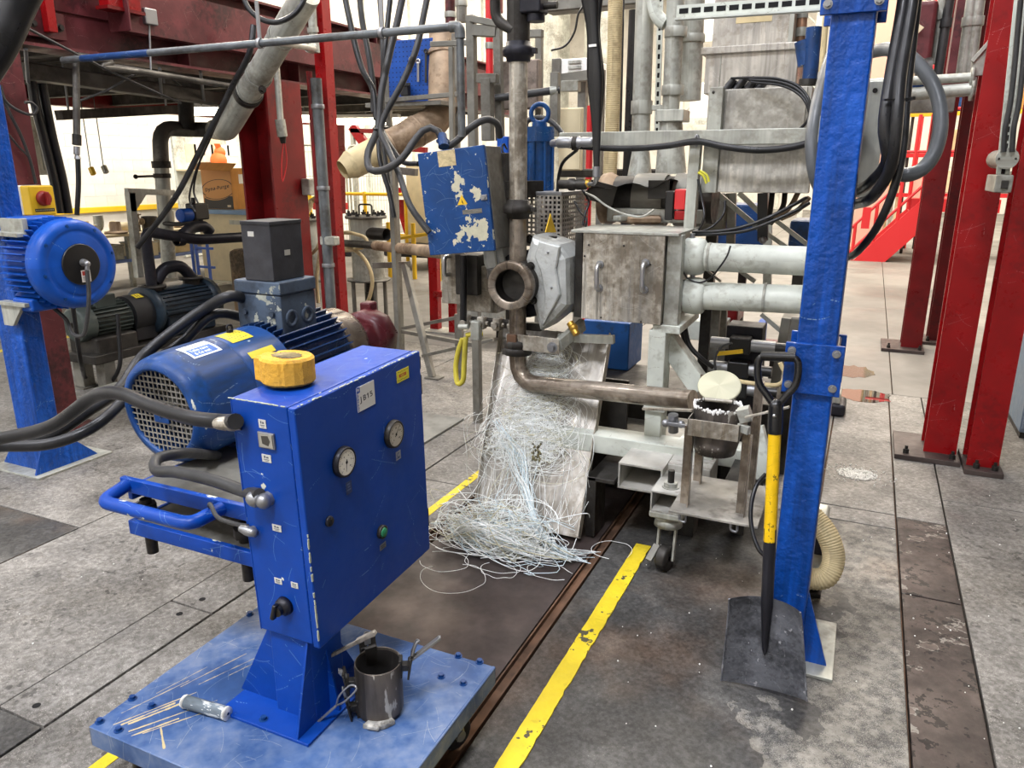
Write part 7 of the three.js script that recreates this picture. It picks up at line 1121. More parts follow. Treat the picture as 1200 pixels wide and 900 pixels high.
{
  const t = thing('grey_enclosure', 'wide streaked pale grey enclosure under the cabinets right of the pipes', 'enclosure');
  const r = [-0.736,-0.286,1.54,1.996], mm = worn(0xb7b3a9, { vary: 0.1, streak: 0.35, dirt: 0.08, dirtCol: 0x7a766c, rough: 0.5, metal: 0.1, shift: 71, step: 1 });
  part(t, 'body', rz(r, -3.762, 0.35, 0.004), mm);
  part(t, 'raised_panel', rz([-0.65,-0.305,1.802,1.993], -3.74, 0.03, 0.004), mm);
  part(t, 'skirt_panel', rz([-0.654,-0.255,1.542,1.742], -3.7, 0.06, 0.004), mm);
  part(t, 'frame_strip', rz([-0.719,-0.658,1.789,2.002], -3.7, 0.05, 0.004), M.galv);
  part(t, 'post', rz([-0.725,-0.655,1.539,1.751], -3.68, 0.07, 0.004), M.galv);
  for (const px of [[-0.646,2.023,-3.8], [-0.6,2.021,-3.8], [-0.551,2.019,-3.8], [-0.503,2.017,-3.8]]) part(t, 'cable_gland', [cyl([px[0] - 0.02, px[1] - 0.03, px[2]], [px[0] + 0.015, px[1] + 0.02, px[2]], 0.022, 0.018, 12)], M.black);
  part(t, 'rivet', ball([-0.702,1.98,-3.7], 0.007, 8), M.iron);
  settle(t);
  [['upper', 0, 0.006], ['middle', 4, 0.007], ['lower', 8, 0.006]].forEach(([w, k, r2], i) => solo('gland_cable', w + ' cable of the black loom curving over the grey enclosure', 'cable', hose([[V([-0.636,2.035,-3.78]).x + k * 0.012, [-0.636,2.032,-3.78][1] + 0.01, -3.76], [-0.542,2.034,-3.7].map((v, j) => v - (j === 1 ? k * 0.002 : 0)), [-0.411,2.018,-3.66].map((v, j) => v - (j === 1 ? k * 0.003 : 0)), [-0.326,1.978,-3.64].map((v, j) => v - k * 0.002 * (j < 2)), [-0.281,1.917,-3.62].map((v, j) => v - k * 0.002 * (j === 0)), [-0.278,1.856,-3.62], [-0.322,1.799,-3.64]], r2, 40, 8), M.rubber));
}
{
  const t = thing('steel_cabinet', 'scratched stainless cabinet with folded top lip above the grey enclosure', 'cabinet');
  const r = [-0.797,-0.376,1.996,2.191]; part(t, 'body', rz(r, -3.95, 0.4, 0.004), M.steelClean); part(t, 'top_lip', bx(r[0] - 0.02, r[1] + 0.03, r[3] - 0.02, r[3] + 0.012, -4.36, -3.93, 0.004), M.steelClean); part(t, 'corner_seam', bx(r[0] + 0.07, r[0] + 0.075, r[2], r[3] - 0.02, -3.95, -3.946, 0), M.galv); settle(t);
  const u = thing('label_cabinet', 'stainless cabinet with blank tan label at the top edge', 'cabinet');
  const q = [-0.791,-0.419,2.211,2.522]; part(u, 'body', rz(q, -4.05, 0.3, 0.004), M.steelClean); part(u, 'blank_label', rz([-0.684,-0.519,2.316,2.368], -4.047, 0.004, 0), M.tan); part(u, 'edge_strip', bx(q[1] - 0.02, q[1], q[2], q[3], -4.05, -4.044, 0), M.galv); settle(u);
  pipeThing('copper_tube', 'rusty brown ribbed tube right of the top cabinet', 'pipe', [-0.396,2.227,-4.2], [-0.407,2.497,-4.2], 0.025, worn(0x9d7a62, { vary: 0.5, dirt: 0.3, rough: 0.4, metal: 0.5, step: 4 }), [0.2, 0.5]);
  const b = thing('blue_actuator', 'slim blue cylinder standing between the steel cabinet and the blue post', 'actuator'); part(b, 'barrel', cyl([-0.304,2.023,-3.8], [-0.309,2.237,-3.8], 0.033, 0.033, 12), M.navy); part(b, 'collar', [cyl([-0.347,2.188,-3.82], [-0.323,2.089,-3.82], 0.04)], M.navy); part(b, 'foot', cyl([-0.306,2.002,-3.8], [-0.305,2.026,-3.8], 0.045), M.iron); settle(b);
  pipeThing('brown_conduit', 'thin tan conduit beside the slim blue cylinder', 'conduit', [-0.245,1.787,-3.64], [-0.253,2.248,-3.64], 0.012, M.tan, [0.5], 10);
}
{ // level rail and the hose under it
  const t = thing('cross_beam', 'grey galvanised beam running level across in front of the risers', 'beam');
  const a = [-1.219,1.783,-3.62], b = [-0.263,1.769,-3.62], h = 0.033;
  part(t, 'beam', bx([-1.416,1.778,-3.62][0], b[0], a[1] - h, a[1] + h, -3.68, -3.62, 0.004), M.galv);
  part(t, 'hook', hose([[-0.739,1.743,-3.6], [-0.749,1.764,-3.59], [-0.74,1.794,-3.59], [-0.731,1.772,-3.59]], 0.006, 16, 6), M.zinc);
  settle(t);
  solo('slung_hose', 'grey hose slung under the level galvanised beam', 'hose', hose([[-1.396,1.761,-3.57], [-1.201,1.743,-3.57], [-1.035,1.738,-3.57], [-0.875,1.747,-3.57], [-0.734,1.764,-3.57], [-0.609,1.74,-3.57], [-0.463,1.725,-3.57], [-0.324,1.737,-3.57], [-0.241,1.76,-3.57]], 0.015, 60, 10), M.rubber);
  const f = thing('hydraulic_union', 'shiny steel hose union left end of the level beam', 'fitting'); part(f, 'union', [lathe([[0.01, 0], [0.026, 0.005], [0.026, 0.06], [0.02, 0.065], [0.028, 0.08], [0.028, 0.11], [0.02, 0.12], [0.024, 0.13], [0.024, 0.17], [0.015, 0.18]], [-1.377,1.766,-3.5], [1, 0.0, 0], 10)], M.zinc); part(f, 'nut', cyl([-1.296,1.762,-3.5], [-1.274,1.761,-3.5], 0.036, 0.036, 6), M.iron); part(f, 'elbow', cyl([-1.439,1.766,-3.6], [-1.369,1.766,-3.5], 0.018), M.zinc); settle(f);
  const g = thing('hydraulic_union', 'dirty steel union with brass nut above the mesh guard', 'fitting'); part(g, 'union', [lathe([[0.01, 0], [0.022, 0.005], [0.022, 0.05], [0.03, 0.06], [0.03, 0.08], [0.02, 0.09], [0.026, 0.1], [0.026, 0.14], [0.015, 0.15]], [-1.369,1.575,-3.5], [1, 0, 0], 10)], M.iron); part(g, 'brass_nut', cyl([-1.236,1.58,-3.5], [-1.21,1.58,-3.5], 0.022, 0.022, 6), M.brass); settle(g);
  const s = thing('black_sleeve', 'flat black sleeved hose hanging from the top edge to a grey fitting', 'hose');
  part(s, 'sleeve', [extrudeFlat([[-1.19,2.402,-3.35], [-1.166,2.236,-3.35], [-1.148,2.031,-3.35], [-1.134,1.82,-3.35], [-1.128,1.654,-3.35]], [0.045, 0.028, 0.036, 0.022, 0.014])], M.black);
  part(s, 'sleeve', [extrudeFlat([[-1.155,2.403,-3.37], [-1.162,2.238,-3.37], [-1.138,1.998,-3.37], [-1.136,1.821,-3.37]], [0.035, 0.025, 0.03, 0.016])], M.black);
  part(s, 'tie', bar([-1.172,2.153,-3.33], [-1.138,2.154,-3.33], 0.006, 0.01, [0, 1, 0], 0), M.white);
  part(s, 'fitting', [cyl([-1.128,1.657,-3.35], [-1.127,1.613,-3.35], 0.017), hose([[-1.127,1.617,-3.35], [-1.144,1.587,-3.38], [-1.197,1.578,-3.45]], 0.009, 12, 8)], M.zinc); settle(s);
  solo('sleeve_wire', 'thin black wire hanging below the hydraulic union to the mesh guard', 'wire', hose([[-1.278,1.731,-3.5], [-1.353,1.677,-3.52], [-1.385,1.618,-3.55], [-1.412,1.532,-3.6]], 0.008, 20, 6), M.black);
}
function extrudeFlat(pts, ws) { const c = new THREE.CatmullRomCurve3(pts.map(V)), w = new THREE.CatmullRomCurve3(ws.map((k, i) => new THREE.Vector3(k, i, 0))); const g = new THREE.TubeGeometry(c, 40, 1, 10, false), p = g.attributes.position, q = new THREE.Vector3(); for (let i = 0; i <= 40; i++) { const o = c.getPointAt(i / 40), k = w.getPoint(i / 40).x; for (let j = 0; j <= 10; j++) { const t = i * 11 + j; q.fromBufferAttribute(p, t).sub(o); p.setXYZ(t, o.x + q.x * k, o.y + q.y * k, o.z + q.z * k * 0.45); } } g.computeVertexNormals(); return scaleUV(g, 2, 0.2); }
// risers
{
  const t = thing('riser_pipe', 'broad pale riser pipe left of the twin pipes with a flared foot', 'pipe');
  part(t, 'tube', cyl([-1.225,1.845,-4.4], [-1.235,2.651,-4.4], 0.052, 0.05, 24), M.galv); part(t, 'tube', cyl([-1.221,1.565,-4.4], [-1.22,1.739,-4.4], 0.075, 0.05, 24), M.galv);
  part(t, 'clamp_band', [ring([-1.226,1.977,-4.4], [0, 1, 0], 0.05, 0.06, 0.07), bx([-1.187,1.976,-4.4][0], [-1.081,1.972,-4.4][0], [-1.187,1.971,-4.4][1] - 0.012, [-1.187,1.976,-4.4][1] + 0.012, -4.42, -4.39, 0.004)], M.galv);
  part(t, 'tube', cyl([-1.22,1.739,-4.4], [-1.225,1.845,-4.4], 0.05, 0.05, 24), M.galv); settle(t);
  const u = thing('riser_pipe', 'pale riser pipe with two clamp bands ending in a cone over the level beam', 'pipe');
  part(u, 'tube', cyl([-1.037,1.947,-4.3], [-1.044,2.613,-4.3], 0.046, 0.046, 22), M.galv);
  for (const p of [[-1.032,2.337,-4.3], [-1.033,2.051,-4.3]]) part(u, 'clamp_band', [ring(p, [0, 1, 0], 0.045, 0.058, 0.05)], M.galv);
  part(u, 'collar_box', rz([-1.095,-0.948,1.89,1.95], -4.22, 0.16, 0.004), M.galv); part(u, 'cone', cyl([-1.018,1.618,-4.3], [-1.034,1.904,-4.3], 0.085, 0.06, 22), M.galv);
  part(u, 'side_branch', elbows([[-1.089,2.382,-4.3], [-1.136,2.41,-4.3], [-1.169,2.503,-4.3], [-1.17,2.624,-4.3]], 0.035, 0.06, 16), M.greyPaint); settle(u);
  pipeThing('riser_pipe', 'thick grey riser pipe close left of the stainless cabinets', 'pipe', [-0.993,2.016,-4.55], [-1.007,2.66,-4.55], 0.062, M.galv, [0.5], 24);
  const f = thing('flexible_riser', 'brown ribbed flexible duct rising between the black sleeve and the pale riser', 'duct'); part(f, 'duct', ribbed([[-1.499,1.49,-4.7], [-1.49,1.837,-4.7], [-1.492,2.322,-4.7], [-1.498,2.735,-4.7]], 0.043, 0.012, 0.0016, 16), M.tan); part(f, 'cuff', cyl([-1.503,1.449,-4.7], [-1.5,1.521,-4.7], 0.05), M.galv); settle(f);
  pipeThing('dark_riser', 'dark grey round ended pipe behind the pale riser', 'pipe', [[-1.436,1.868,-4.9][0], 0, -4.9], [-1.435,2.573,-4.9], 0.036, M.rubber, [0.3, 0.72]);
  solo('thin_riser', 'thin grey rod right of the brown flexible duct', 'rod', cyl([-1.527,1.848,-5], [-1.542,2.752,-5], 0.008, 0.008, 8), M.cable);
  const st = thing('perforated_strut', 'pale perforated strut between the pale riser and the twin pipes', 'strut'); const a = [-1.234,1.846,-4.8], b = [-1.256,2.733,-4.8]; part(st, 'strut', bar(a, b, 0.034, 0.012, [0, 0, 1], 0), M.greyPaint); const h = []; for (let i = 0; i < 17; i++) { const p = lerp(a, b, (i + 0.5) / 17); h.push(bx(p.x - 0.007, p.x + 0.007, p.y - 0.014, p.y + 0.014, p.z + 0.0055, p.z + 0.007, 0)); } part(st, 'slot', h, M.hole).userData.kind = 'stuff'; settle(st);  // strut slots shown by black pieces in place of shaded openings
  const tr = thing('perforated_tray', 'pale slotted steel strip fixed level to the blue post at the top edge', 'strip'); const c = [-0.661,2.149,-2.75], d = [-0.193,2.143,-2.75]; part(tr, 'strip', [bar(c, d, 0.006, 0.045, [0, 1, 0], 0), bar([c[0], c[1] - 0.022, c[2] + 0.01], [d[0], d[1] - 0.022, d[2] + 0.01], 0.03, 0.006, [0, 1, 0], 0)], M.greyPaint); const hs = []; for (let i = 0; i < 11; i++) { const p = lerp(c, d, (i + 0.6) / 11.5); hs.push(bx(p.x - 0.015, p.x + 0.015, p.y - 0.004, p.y + 0.012, p.z + 0.003, p.z + 0.0042, 0)); } part(tr, 'slot', hs, M.hole).userData.kind = 'stuff'; settle(tr);  // openings of the strip painted black as if in shade
}
// frame behind the die pipe
{
  const t = thing('pipe_scaffold', 'grey bolted steel frame behind the top of the die pipe', 'frame');
  const up = (p, q, w) => part(t, 'upright', bar(p, q, w, w, [0, 0, 1], 0.003), M.greyFrame);
  up([[-2.233,1.785,-4.3][0], 0, -4.3], [-2.245,2.508,-4.3], 0.05); up([-2.09,1.805,-4.2], [-2.093,2.148,-4.2], 0.06); up([-2.06,1.808,-4.3], [-2.073,2.464,-4.3], 0.045); up([[-1.93,2.018,-4.62][0], 0, -4.62], [-1.946,2.453,-4.62], 0.04); up([-1.748,1.83,-4.4], [-1.749,2.184,-4.4], 0.05); up([-2.443,1.79,-4.4], [-2.435,2.362,-4.4], 0.03);
  const ra = (p, q, w) => part(t, 'rail', bar(p, q, w, w, [0, 1, 0], 0.003), M.greyFrame);
  ra([-2.235,2.486,-4.28], [-2.053,2.446,-4.28], 0.035); ra([-2.224,2.425,-4.3], [-2.074,2.41,-4.3], 0.06); ra([-2.579,2.386,-4.4], [-2.276,2.377,-4.4], 0.03); ra([-1.851,2.368,-4.2], [-1.749,2.365,-4.2], 0.04); ra([-2.154,2.151,-4.2], [-2.027,2.145,-4.2], 0.05);
  settle(t);
  pipeThing('cross_pipe', 'grey pipe crossing level behind the die pipe', 'pipe', [-2.073,2.045,-4.26], [-1.721,2.09,-4.4], 0.022, M.cable, [0.9], 12);
  boxThing('brown_casing', 'brown stained panel behind the upper die pipe flange', 'panel', [-2.143,-1.904,1.998,2.279], -4.5, 0.06, worn(0x85786e, { vary: 0.25, dirt: 0.3, rough: 0.6, step: 4 }));
  pipeThing('red_pipe', 'bright red vertical pipe with pink elbow behind the grey frame', 'pipe', [-2.472,2.242,-5], [-2.473,2.835,-5], 0.026, M.redBright, [0.35], 14);
  boxThing('red_cabinet', 'dark red square panel at the top edge beside the red pipe', 'panel', [-2.503,-2.439,2.67,2.906], -5.1, 0.04, M.redDark);
  pipeThing('tall_riser', 'left of two dark risers at the top edge near the pegboard', 'pipe', [-3.106,2.6,-5.6], [-3.101,3.065,-5.6], 0.04, M.maroon, [0.4]); pipeThing('tall_riser', 'right of two dark risers at the top edge near the pegboard', 'pipe', [-2.898,2.688,-5.4], [-2.899,3.006,-5.4], 0.04, M.greyFrame, [0.4]);
  boxThing('cream_plate', 'blank cream plate with corner screws hung behind the blue drive', 'plate', [-1.805,-1.653,1.635,2.005], -4.6, 0.03, M.cream);
  const l = thing('louvre_unit', 'white louvred unit behind the black sleeve near the top', 'unit'); const r = [-2.741,-2.459,2.455,2.614]; part(l, 'stand', bx(r[0] + 0.1, r[0] + 0.18, 0, r[2], -7.3, -7.22, 0), M.greyFrame); part(l, 'body', rz(r, -7.02, 0.5, 0.01), M.white); for (let i = 0; i < 3; i++) part(l, 'louvre', bx(r[0] + 0.08, r[1] - 0.08, r[2] + 0.025 + i * 0.045, r[2] + 0.05 + i * 0.045, -7.02, -7.0, 0), M.galv); part(l, 'cover', rz([-2.825,-2.732,2.448,2.624], -7, 0.5, 0.01), M.greyFrame); settle(l);
  const gb = thing('channel_stand', 'grey channel arm with square bracket behind the black sleeve', 'arm'); part(gb, 'arm', bar([-1.913,2.188,-4.8], [-1.673,2.207,-4.8], 0.05, 0.06, [0, 1, 0]), M.greyFrame); part(gb, 'bracket', rz([-1.852,-1.738,2.113,2.178], -4.75, 0.06, 0.004), M.galv); part(gb, 'end_post', bar([[-1.6,1.864,-4.85][0], 0, -4.85], [-1.613,2.239,-4.85], 0.035, 0.03, [0, 0, 1]), M.greyFrame); settle(gb);
  boxThing('overhead_beam', 'dark grey beam across the top edge right of the die pipe', 'beam', [-2.155,-1.48,2.667,2.754], -5.2, 0.14, M.greyFrame);
  boxThing('brown_bar', 'dark brown bar behind the cream plate above the mesh guard', 'bar', [-1.912,-1.22,1.591,1.645], -4.9, 0.1, M.iron);
  pipeThing('red_cylinder', 'small red cylinder standing behind the black sleeve', 'cylinder', [[-1.94,1.899,-5.6][0], 0, -5.6], [-1.946,2.09,-5.6], 0.025, M.redBright, [0.9]);
  solo('aerial_wire', 'thin black wire sagging behind the black sleeve at the top', 'wire', hose([[-2.02,2.394,-5], [-1.924,2.415,-5], [-1.861,2.492,-5], [-1.835,2.601,-5], [-1.807,2.638,-5]], 0.007, 24, 6), M.black);
}
// clutter above the oven box
{
  const t = thing('black_sheet', 'curled black sheet sagging over the machine behind the oven box', 'sheet');
  const n = 14, m = 4, pos = [], idx = []; const top = [[-1.327,1.529,-3.75], [-1.256,1.559,-3.75], [-1.182,1.563,-3.8], [-1.072,1.568,-3.8], [-0.985,1.569,-3.8], [-0.897,1.59,-3.8]], c = new THREE.CatmullRomCurve3(top.map(V));
  for (let i = 0; i <= n; i++) for (let j = 0; j <= m; j++) { const p = c.getPoint(i / n); pos.push(p.x, p.y + 0.012 * Math.sin(j * 1.3 + i) - j * j * 0.003, p.z - j * 0.14); }
  for (let i = 0; i < n; i++) for (let j = 0; j < m; j++) { const k = i * (m + 1) + j; idx.push(k, k + m + 1, k + 1, k + 1, k + m + 1, k + m + 2); }
  const g = new THREE.BufferGeometry(); g.setAttribute('position', new THREE.Float32BufferAttribute(pos, 3)); g.setIndex(idx); g.computeVertexNormals();
  part(t, 'sheet', g, both(flat(0x1a1817, 0.5))); part(t, 'skirt', bar([-1.311,1.545,-3.78], [-1.196,1.511,-3.85], 0.02, 0.1, [0, 1, 0]), M.iron); part(t, 'skirt', [bar([-1.019,1.547,-3.85], [-0.915,1.548,-3.85], 0.02, 0.09, [0, 1, 0])], M.iron); settle(t);
  const b = thing('barrel_housing', 'dark brown cylindrical barrel housing under the black sheet', 'housing'); const z = -4.05, y = 1.49;
  part(b, 'barrel', cyl([-1.3, y, z], [-0.72, y, z], 0.12, 0.12, 24), M.iron); part(b, 'end_cap', lathe([[0.02, -0.02], [0.13, -0.02], [0.14, 0.02], [0.12, 0.06]], [-1.3, y, z], [1, 0, 0]), M.duct); part(b, 'cradle', bx(-1.25, -0.75, 1.38, 1.45, -4.2, -3.9, 0.006), M.galv); part(b, 'heater_band', [ring([-1.05, y, z], [1, 0, 0], 0.118, 0.135, 0.16), ring([-0.85, y, z], [1, 0, 0], 0.118, 0.135, 0.14)], M.greyFrame); settle(b);
  const p = thing('crumpled_foil', 'crumpled dusty metal offcut lying on top of the oven box', 'offcut'); part(p, 'offcut', polyY([[-1.236,1.385,-3.935], [-1.338,1.385,-4.581], [-1.295,1.385,-4.917], [-1.106,1.385,-4.496], [-0.943,1.385,-3.788], [-1.066,1.385,-3.731]].map((q) => [q[0], -q[2]]), 1.41, 0.018, 0.01), M.duct); part(p, 'ridge', bar([-1.135,1.41,-3.697], [-1.031,1.41,-4.058], 0.05, 0.03, [0, 1, 0], 0.01), M.galv); settle(p);
  solo('pale_tube', 'thin pale tube snaking over the top of the oven box', 'tube', hose([[-1.279,1.538,-3.6], [-1.183,1.518,-3.5], [-1.103,1.479,-3.45], [-0.998,1.445,-3.42], [-0.931,1.439,-3.42], [-0.898,1.466,-3.5]], 0.0052, 40, 8), M.galv);
  for (const [l, q] of [['left of two black wires dropping between the mesh guard and oven box', [[-1.276,1.551,-3.58], [-1.229,1.496,-3.55], [-1.235,1.442,-3.52], [-1.239,1.386,-3.5]]], ['right of two black wires dropping between the mesh guard and oven box', [[-1.322,1.493,-3.6], [-1.271,1.447,-3.55], [-1.222,1.411,-3.5], [-1.226,1.375,-3.5]]]]) solo('short_wire', l, 'wire', hose(q, 0.006, 20, 6), M.black);
  const r = thing('red_box', 'small bright red box on the post above the oven box', 'box'); part(r, 'case', rz([-0.852,-0.799,1.458,1.553], -3.7, 0.1, 0.006), M.redBright); part(r, 'case', rz([-0.848,-0.795,1.41,1.454], -3.7, 0.1, 0.006), M.red); part(r, 'black_side', rz([-0.901,-0.859,1.407,1.544], -3.72, 0.08, 0.006), M.black); settle(r);
  const lp = thing('leaning_post', 'grey galvanised post rising from the oven box to the level beam', 'post'); part(lp, 'post', bar([-0.762,1.367,-3.66], [-0.756,1.759,-3.66], 0.05, 0.05, [0, 0, 1], 0.003), M.galv); part(lp, 'foot', bar([-0.795,1.373,-3.66], [-0.714,1.368,-3.66], 0.06, 0.012, [0, 1, 0]), M.galv); settle(lp);
  for (const [l, pts, rad, mm] of [['upper black cable of the bundle sagging over the grey cylinders', [[-0.723,1.368,-3.55], [-0.607,1.379,-3.5], [-0.498,1.401,-3.5], [-0.394,1.444,-3.5], [-0.299,1.498,-3.55], [-0.254,1.526,-3.6]], 0.008, 'black'], ['lower black cable of the bundle sagging over the grey cylinders', [[-0.722,1.356,-3.55], [-0.606,1.368,-3.5], [-0.479,1.387,-3.5], [-0.375,1.43,-3.5], [-0.28,1.477,-3.55], [-0.241,1.504,-3.6]], 0.008, 'black'], ['thin black cable looping down from the grey enclosure to the oven box', [[-0.725,1.601,-3.6], [-0.696,1.508,-3.58], [-0.677,1.434,-3.55], [-0.7,1.369,-3.55]], 0.006, 'black'], ['second thin black cable arching from the enclosure to the bundle', [[-0.6,1.508,-3.62], [-0.6,1.452,-3.6], [-0.636,1.397,-3.55], [-0.692,1.369,-3.55]], 0.006, 'black']]) solo('bundle_cable', l, 'cable', hose(pts, rad, 40, 6), M[mm]);
  solo('earth_wires', 'yellow green earth wires at the lower left corner of the grey enclosure', 'wire', [hose([[-0.727,1.631,-3.6], [-0.703,1.616,-3.6], [-0.686,1.583,-3.6]], 0.006, 12, 6), hose([[-0.72,1.639,-3.6], [-0.688,1.62,-3.6], [-0.675,1.59,-3.6]], 0.006, 12, 6)], flat(0xc9c33a, 0.5));
}
// behind the grey cylinders
{
  const t = thing('lattice_stand', 'pale steel stand with diagonal rods behind the grey cylinders', 'stand');
  const rod = (a, b, w = 0.022) => part(t, 'rod', bar(a, b, w, 0.018, [0, 0, 1], 0), M.galv);
  rod([-0.743,1.524,-4.2], [-0.511,1.345,-4.2], 0.026); rod([-0.629,1.526,-4.2], [-0.472,1.39,-4.2], 0.026); rod([-0.489,1.422,-4.25], [-0.263,1.263,-4.25]); rod([-0.505,1.33,-4.3], [-0.375,1.245,-4.3]); rod([-0.588,1.119,-4.2], [-0.509,1.069,-4.2]); rod([-0.463,0.897,-4.2], [-0.342,0.805,-4.2]); rod([-0.758,1.109,-4.2], [-0.686,1.058,-4.2], 0.012);
  for (const [a, b] of [[[-0.732,0.475,-4.4], [-0.73,0.99,-4.4]], [[-0.693,0.508,-4.5], [-0.715,0.942,-4.5]], [[-0.678,1.176,-4.4], [-0.696,1.519,-4.4]], [[-0.488,0.993,-4.6], [-0.53,1.516,-4.6]]]) part(t, 'upright', bar(a, b, 0.045, 0.045, [0, 0, 1], 0.003), a[2] < -4.55 ? M.greyPaint : M.greyFrame);
  settle(t);
  boxThing('blue_gearbox', 'blue gearbox half hidden behind the blue post above the grey cylinders', 'gearbox', [-0.399,-0.282,1.21,1.37], -4.6, 0.25, M.navy, M.navy, 0.02);
  boxThing('red_cabinet', 'dark red cabinet low behind the lower grey cylinder', 'cabinet', [-1.024,-0.781,0.561,0.799], -5.6, 0.3, M.redDark, M.redDark);
  boxThing('pale_bench', 'pale bench top behind the machine frame below the grey cylinders', 'bench', [-1.127,-0.827,0.454,0.602], -5.4, 0.5, M.greyPaint);
  boxThing('blue_locker', 'blue locker behind the posts above the pale bench', 'locker', [-1.007,-0.67,1.053,1.395], -5.8, 0.4, M.navy);
  boxThing('narrow_blue_box', 'narrow blue box behind the valve block near the blue post', 'box', [-0.566,-0.519,0.464,0.705], -4.9, 0.2, M.blueBright);
  boxThing('finned_block', 'brown ribbed block close left of the blue post collar', 'block', [-0.349,-0.241,0.73,0.909], -4.1, 0.15, M.greyFrame);
  boxThing('dark_crate', 'dark red crate seen low between the valve block and the blue post', 'crate', [-0.57,-0.408,0.4,0.47], -5.2, 0.4, M.maroon);
  boxThing('stained_cabinet', 'stained grey panel standing behind the leaning post and enclosure', 'panel', [-0.864,-0.715,1.289,1.519], -4.35, 0.05, M.greyFrame);
  const hz = thing('cable_duct', 'black cable duct hanging behind the grey cylinders', 'duct'); part(hz, 'duct', bar([-0.497,1.53,-4.1], [-0.477,1.293,-4.1], 0.05, 0.04, [0, 0, 1]), M.black); part(hz, 'end', ball([-0.475,1.299,-4.08], 0.02), M.zinc); settle(hz);
  for (const [l, pts] of [['leftmost dark hose fanning out under the grey enclosure', [[-0.441,1.534,-4], [-0.437,1.459,-3.95], [-0.437,1.393,-3.9]]], ['second dark hose fanning out under the grey enclosure', [[-0.382,1.534,-4], [-0.382,1.468,-3.95], [-0.425,1.393,-3.9]]], ['third brown hose fanning out under the grey enclosure', [[-0.323,1.535,-4], [-0.348,1.472,-3.95], [-0.407,1.41,-3.9]]], ['rightmost brown hose fanning out under the grey enclosure', [[-0.271,1.512,-4], [-0.311,1.457,-3.95], [-0.38,1.418,-3.9]]]]) solo('fan_hose', l, 'hose', hose(pts, 0.013, 16, 8), l.includes('brown') ? M.duct : M.iron);
  const vb = thing('valve_block', 'stacked hydraulic valves with black coils and yellow tags behind the drain pot', 'valve block');
  const V0 = [-0.5,0.771,-3.75];
  part(vb, 'manifold', bx(V0[0] - 0.07, V0[0] + 0.1, V0[1] - 0.28, V0[1] + 0.14, -3.9, -3.75, 0.008), M.ironDark);
  for (const [dy, l] of [[0.06, 1], [-0.06, 0.5], [-0.16, 0.8]]) { const v = part(vb, 'valve', [bx(V0[0] - 0.04, V0[0] + 0.06, V0[1] + dy - 0.04, V0[1] + dy + 0.04, -3.74, -3.66, 0.008)], M.black); part(v, 'solenoid', cyl([V0[0] + 0.06, V0[1] + dy, -3.7], [V0[0] + 0.06 + 0.11 * l, V0[1] + dy, -3.7], 0.03), M.zinc); part(v, 'solenoid', [cyl([V0[0] - 0.04, V0[1] + dy, -3.7], [V0[0] - 0.13, V0[1] + dy, -3.7], 0.028)], M.zinc); part(v, 'coil_cap', cyl([V0[0] + 0.06 + 0.11 * l, V0[1] + dy, -3.7], [V0[0] + 0.11 + 0.11 * l, V0[1] + dy, -3.7], 0.026), M.black); }
  for (const dy of [0.015, -0.185]) part(vb, 'yellow_tag', bar([V0[0] - 0.09, V0[1] + dy, -3.65], [V0[0] + 0.03, V0[1] + dy + 0.025, -3.65], 0.012, 0.02, [0, 1, 0]), M.yellowPaint);
  part(vb, 'pedestal', bx(V0[0] - 0.05, V0[0] + 0.08, 0, V0[1] - 0.27, -3.9, -3.78, 0.004), M.iron); settle(vb);
  solo('valve_lead', 'grey lead looping from the valve block', 'wire', hose([[-0.516,0.857,-3.6], [-0.561,0.836,-3.6], [-0.589,0.774,-3.6], [-0.575,0.691,-3.6]], 0.006, 20, 6), M.cable);
  solo('valve_pipe', 'thin tan pipe bending round to the blue post collar', 'pipe', hose([[-0.472,0.703,-3.5], [-0.36,0.713,-3.45], [-0.269,0.737,-3.4], [-0.252,0.778,-3.4], [-0.278,0.833,-3.4]], 0.01, 30, 8), M.tan);
  for (const [l, pts] of [['left of two black cables dropping behind the machine frame brace', [[-0.766,0.926,-3.6], [-0.74,0.844,-3.6], [-0.716,0.718,-3.6]]], ['right of two black cables dropping behind the machine frame brace', [[-0.741,0.931,-3.58], [-0.704,0.837,-3.55], [-0.644,0.78,-3.55], [-0.598,0.731,-3.6]]]]) solo('drop_cable', l, 'cable', hose(pts, 0.012, 20, 8), M.rubber);
  solo('corner_strut', 'grey square strut leaning behind the pot stand to the grey cylinders', 'strut', bar([-0.332,0.591,-3.9], [-0.308,0.943,-3.9], 0.045, 0.045, [0, 0, 1], 0.003), M.greyFrame);
}

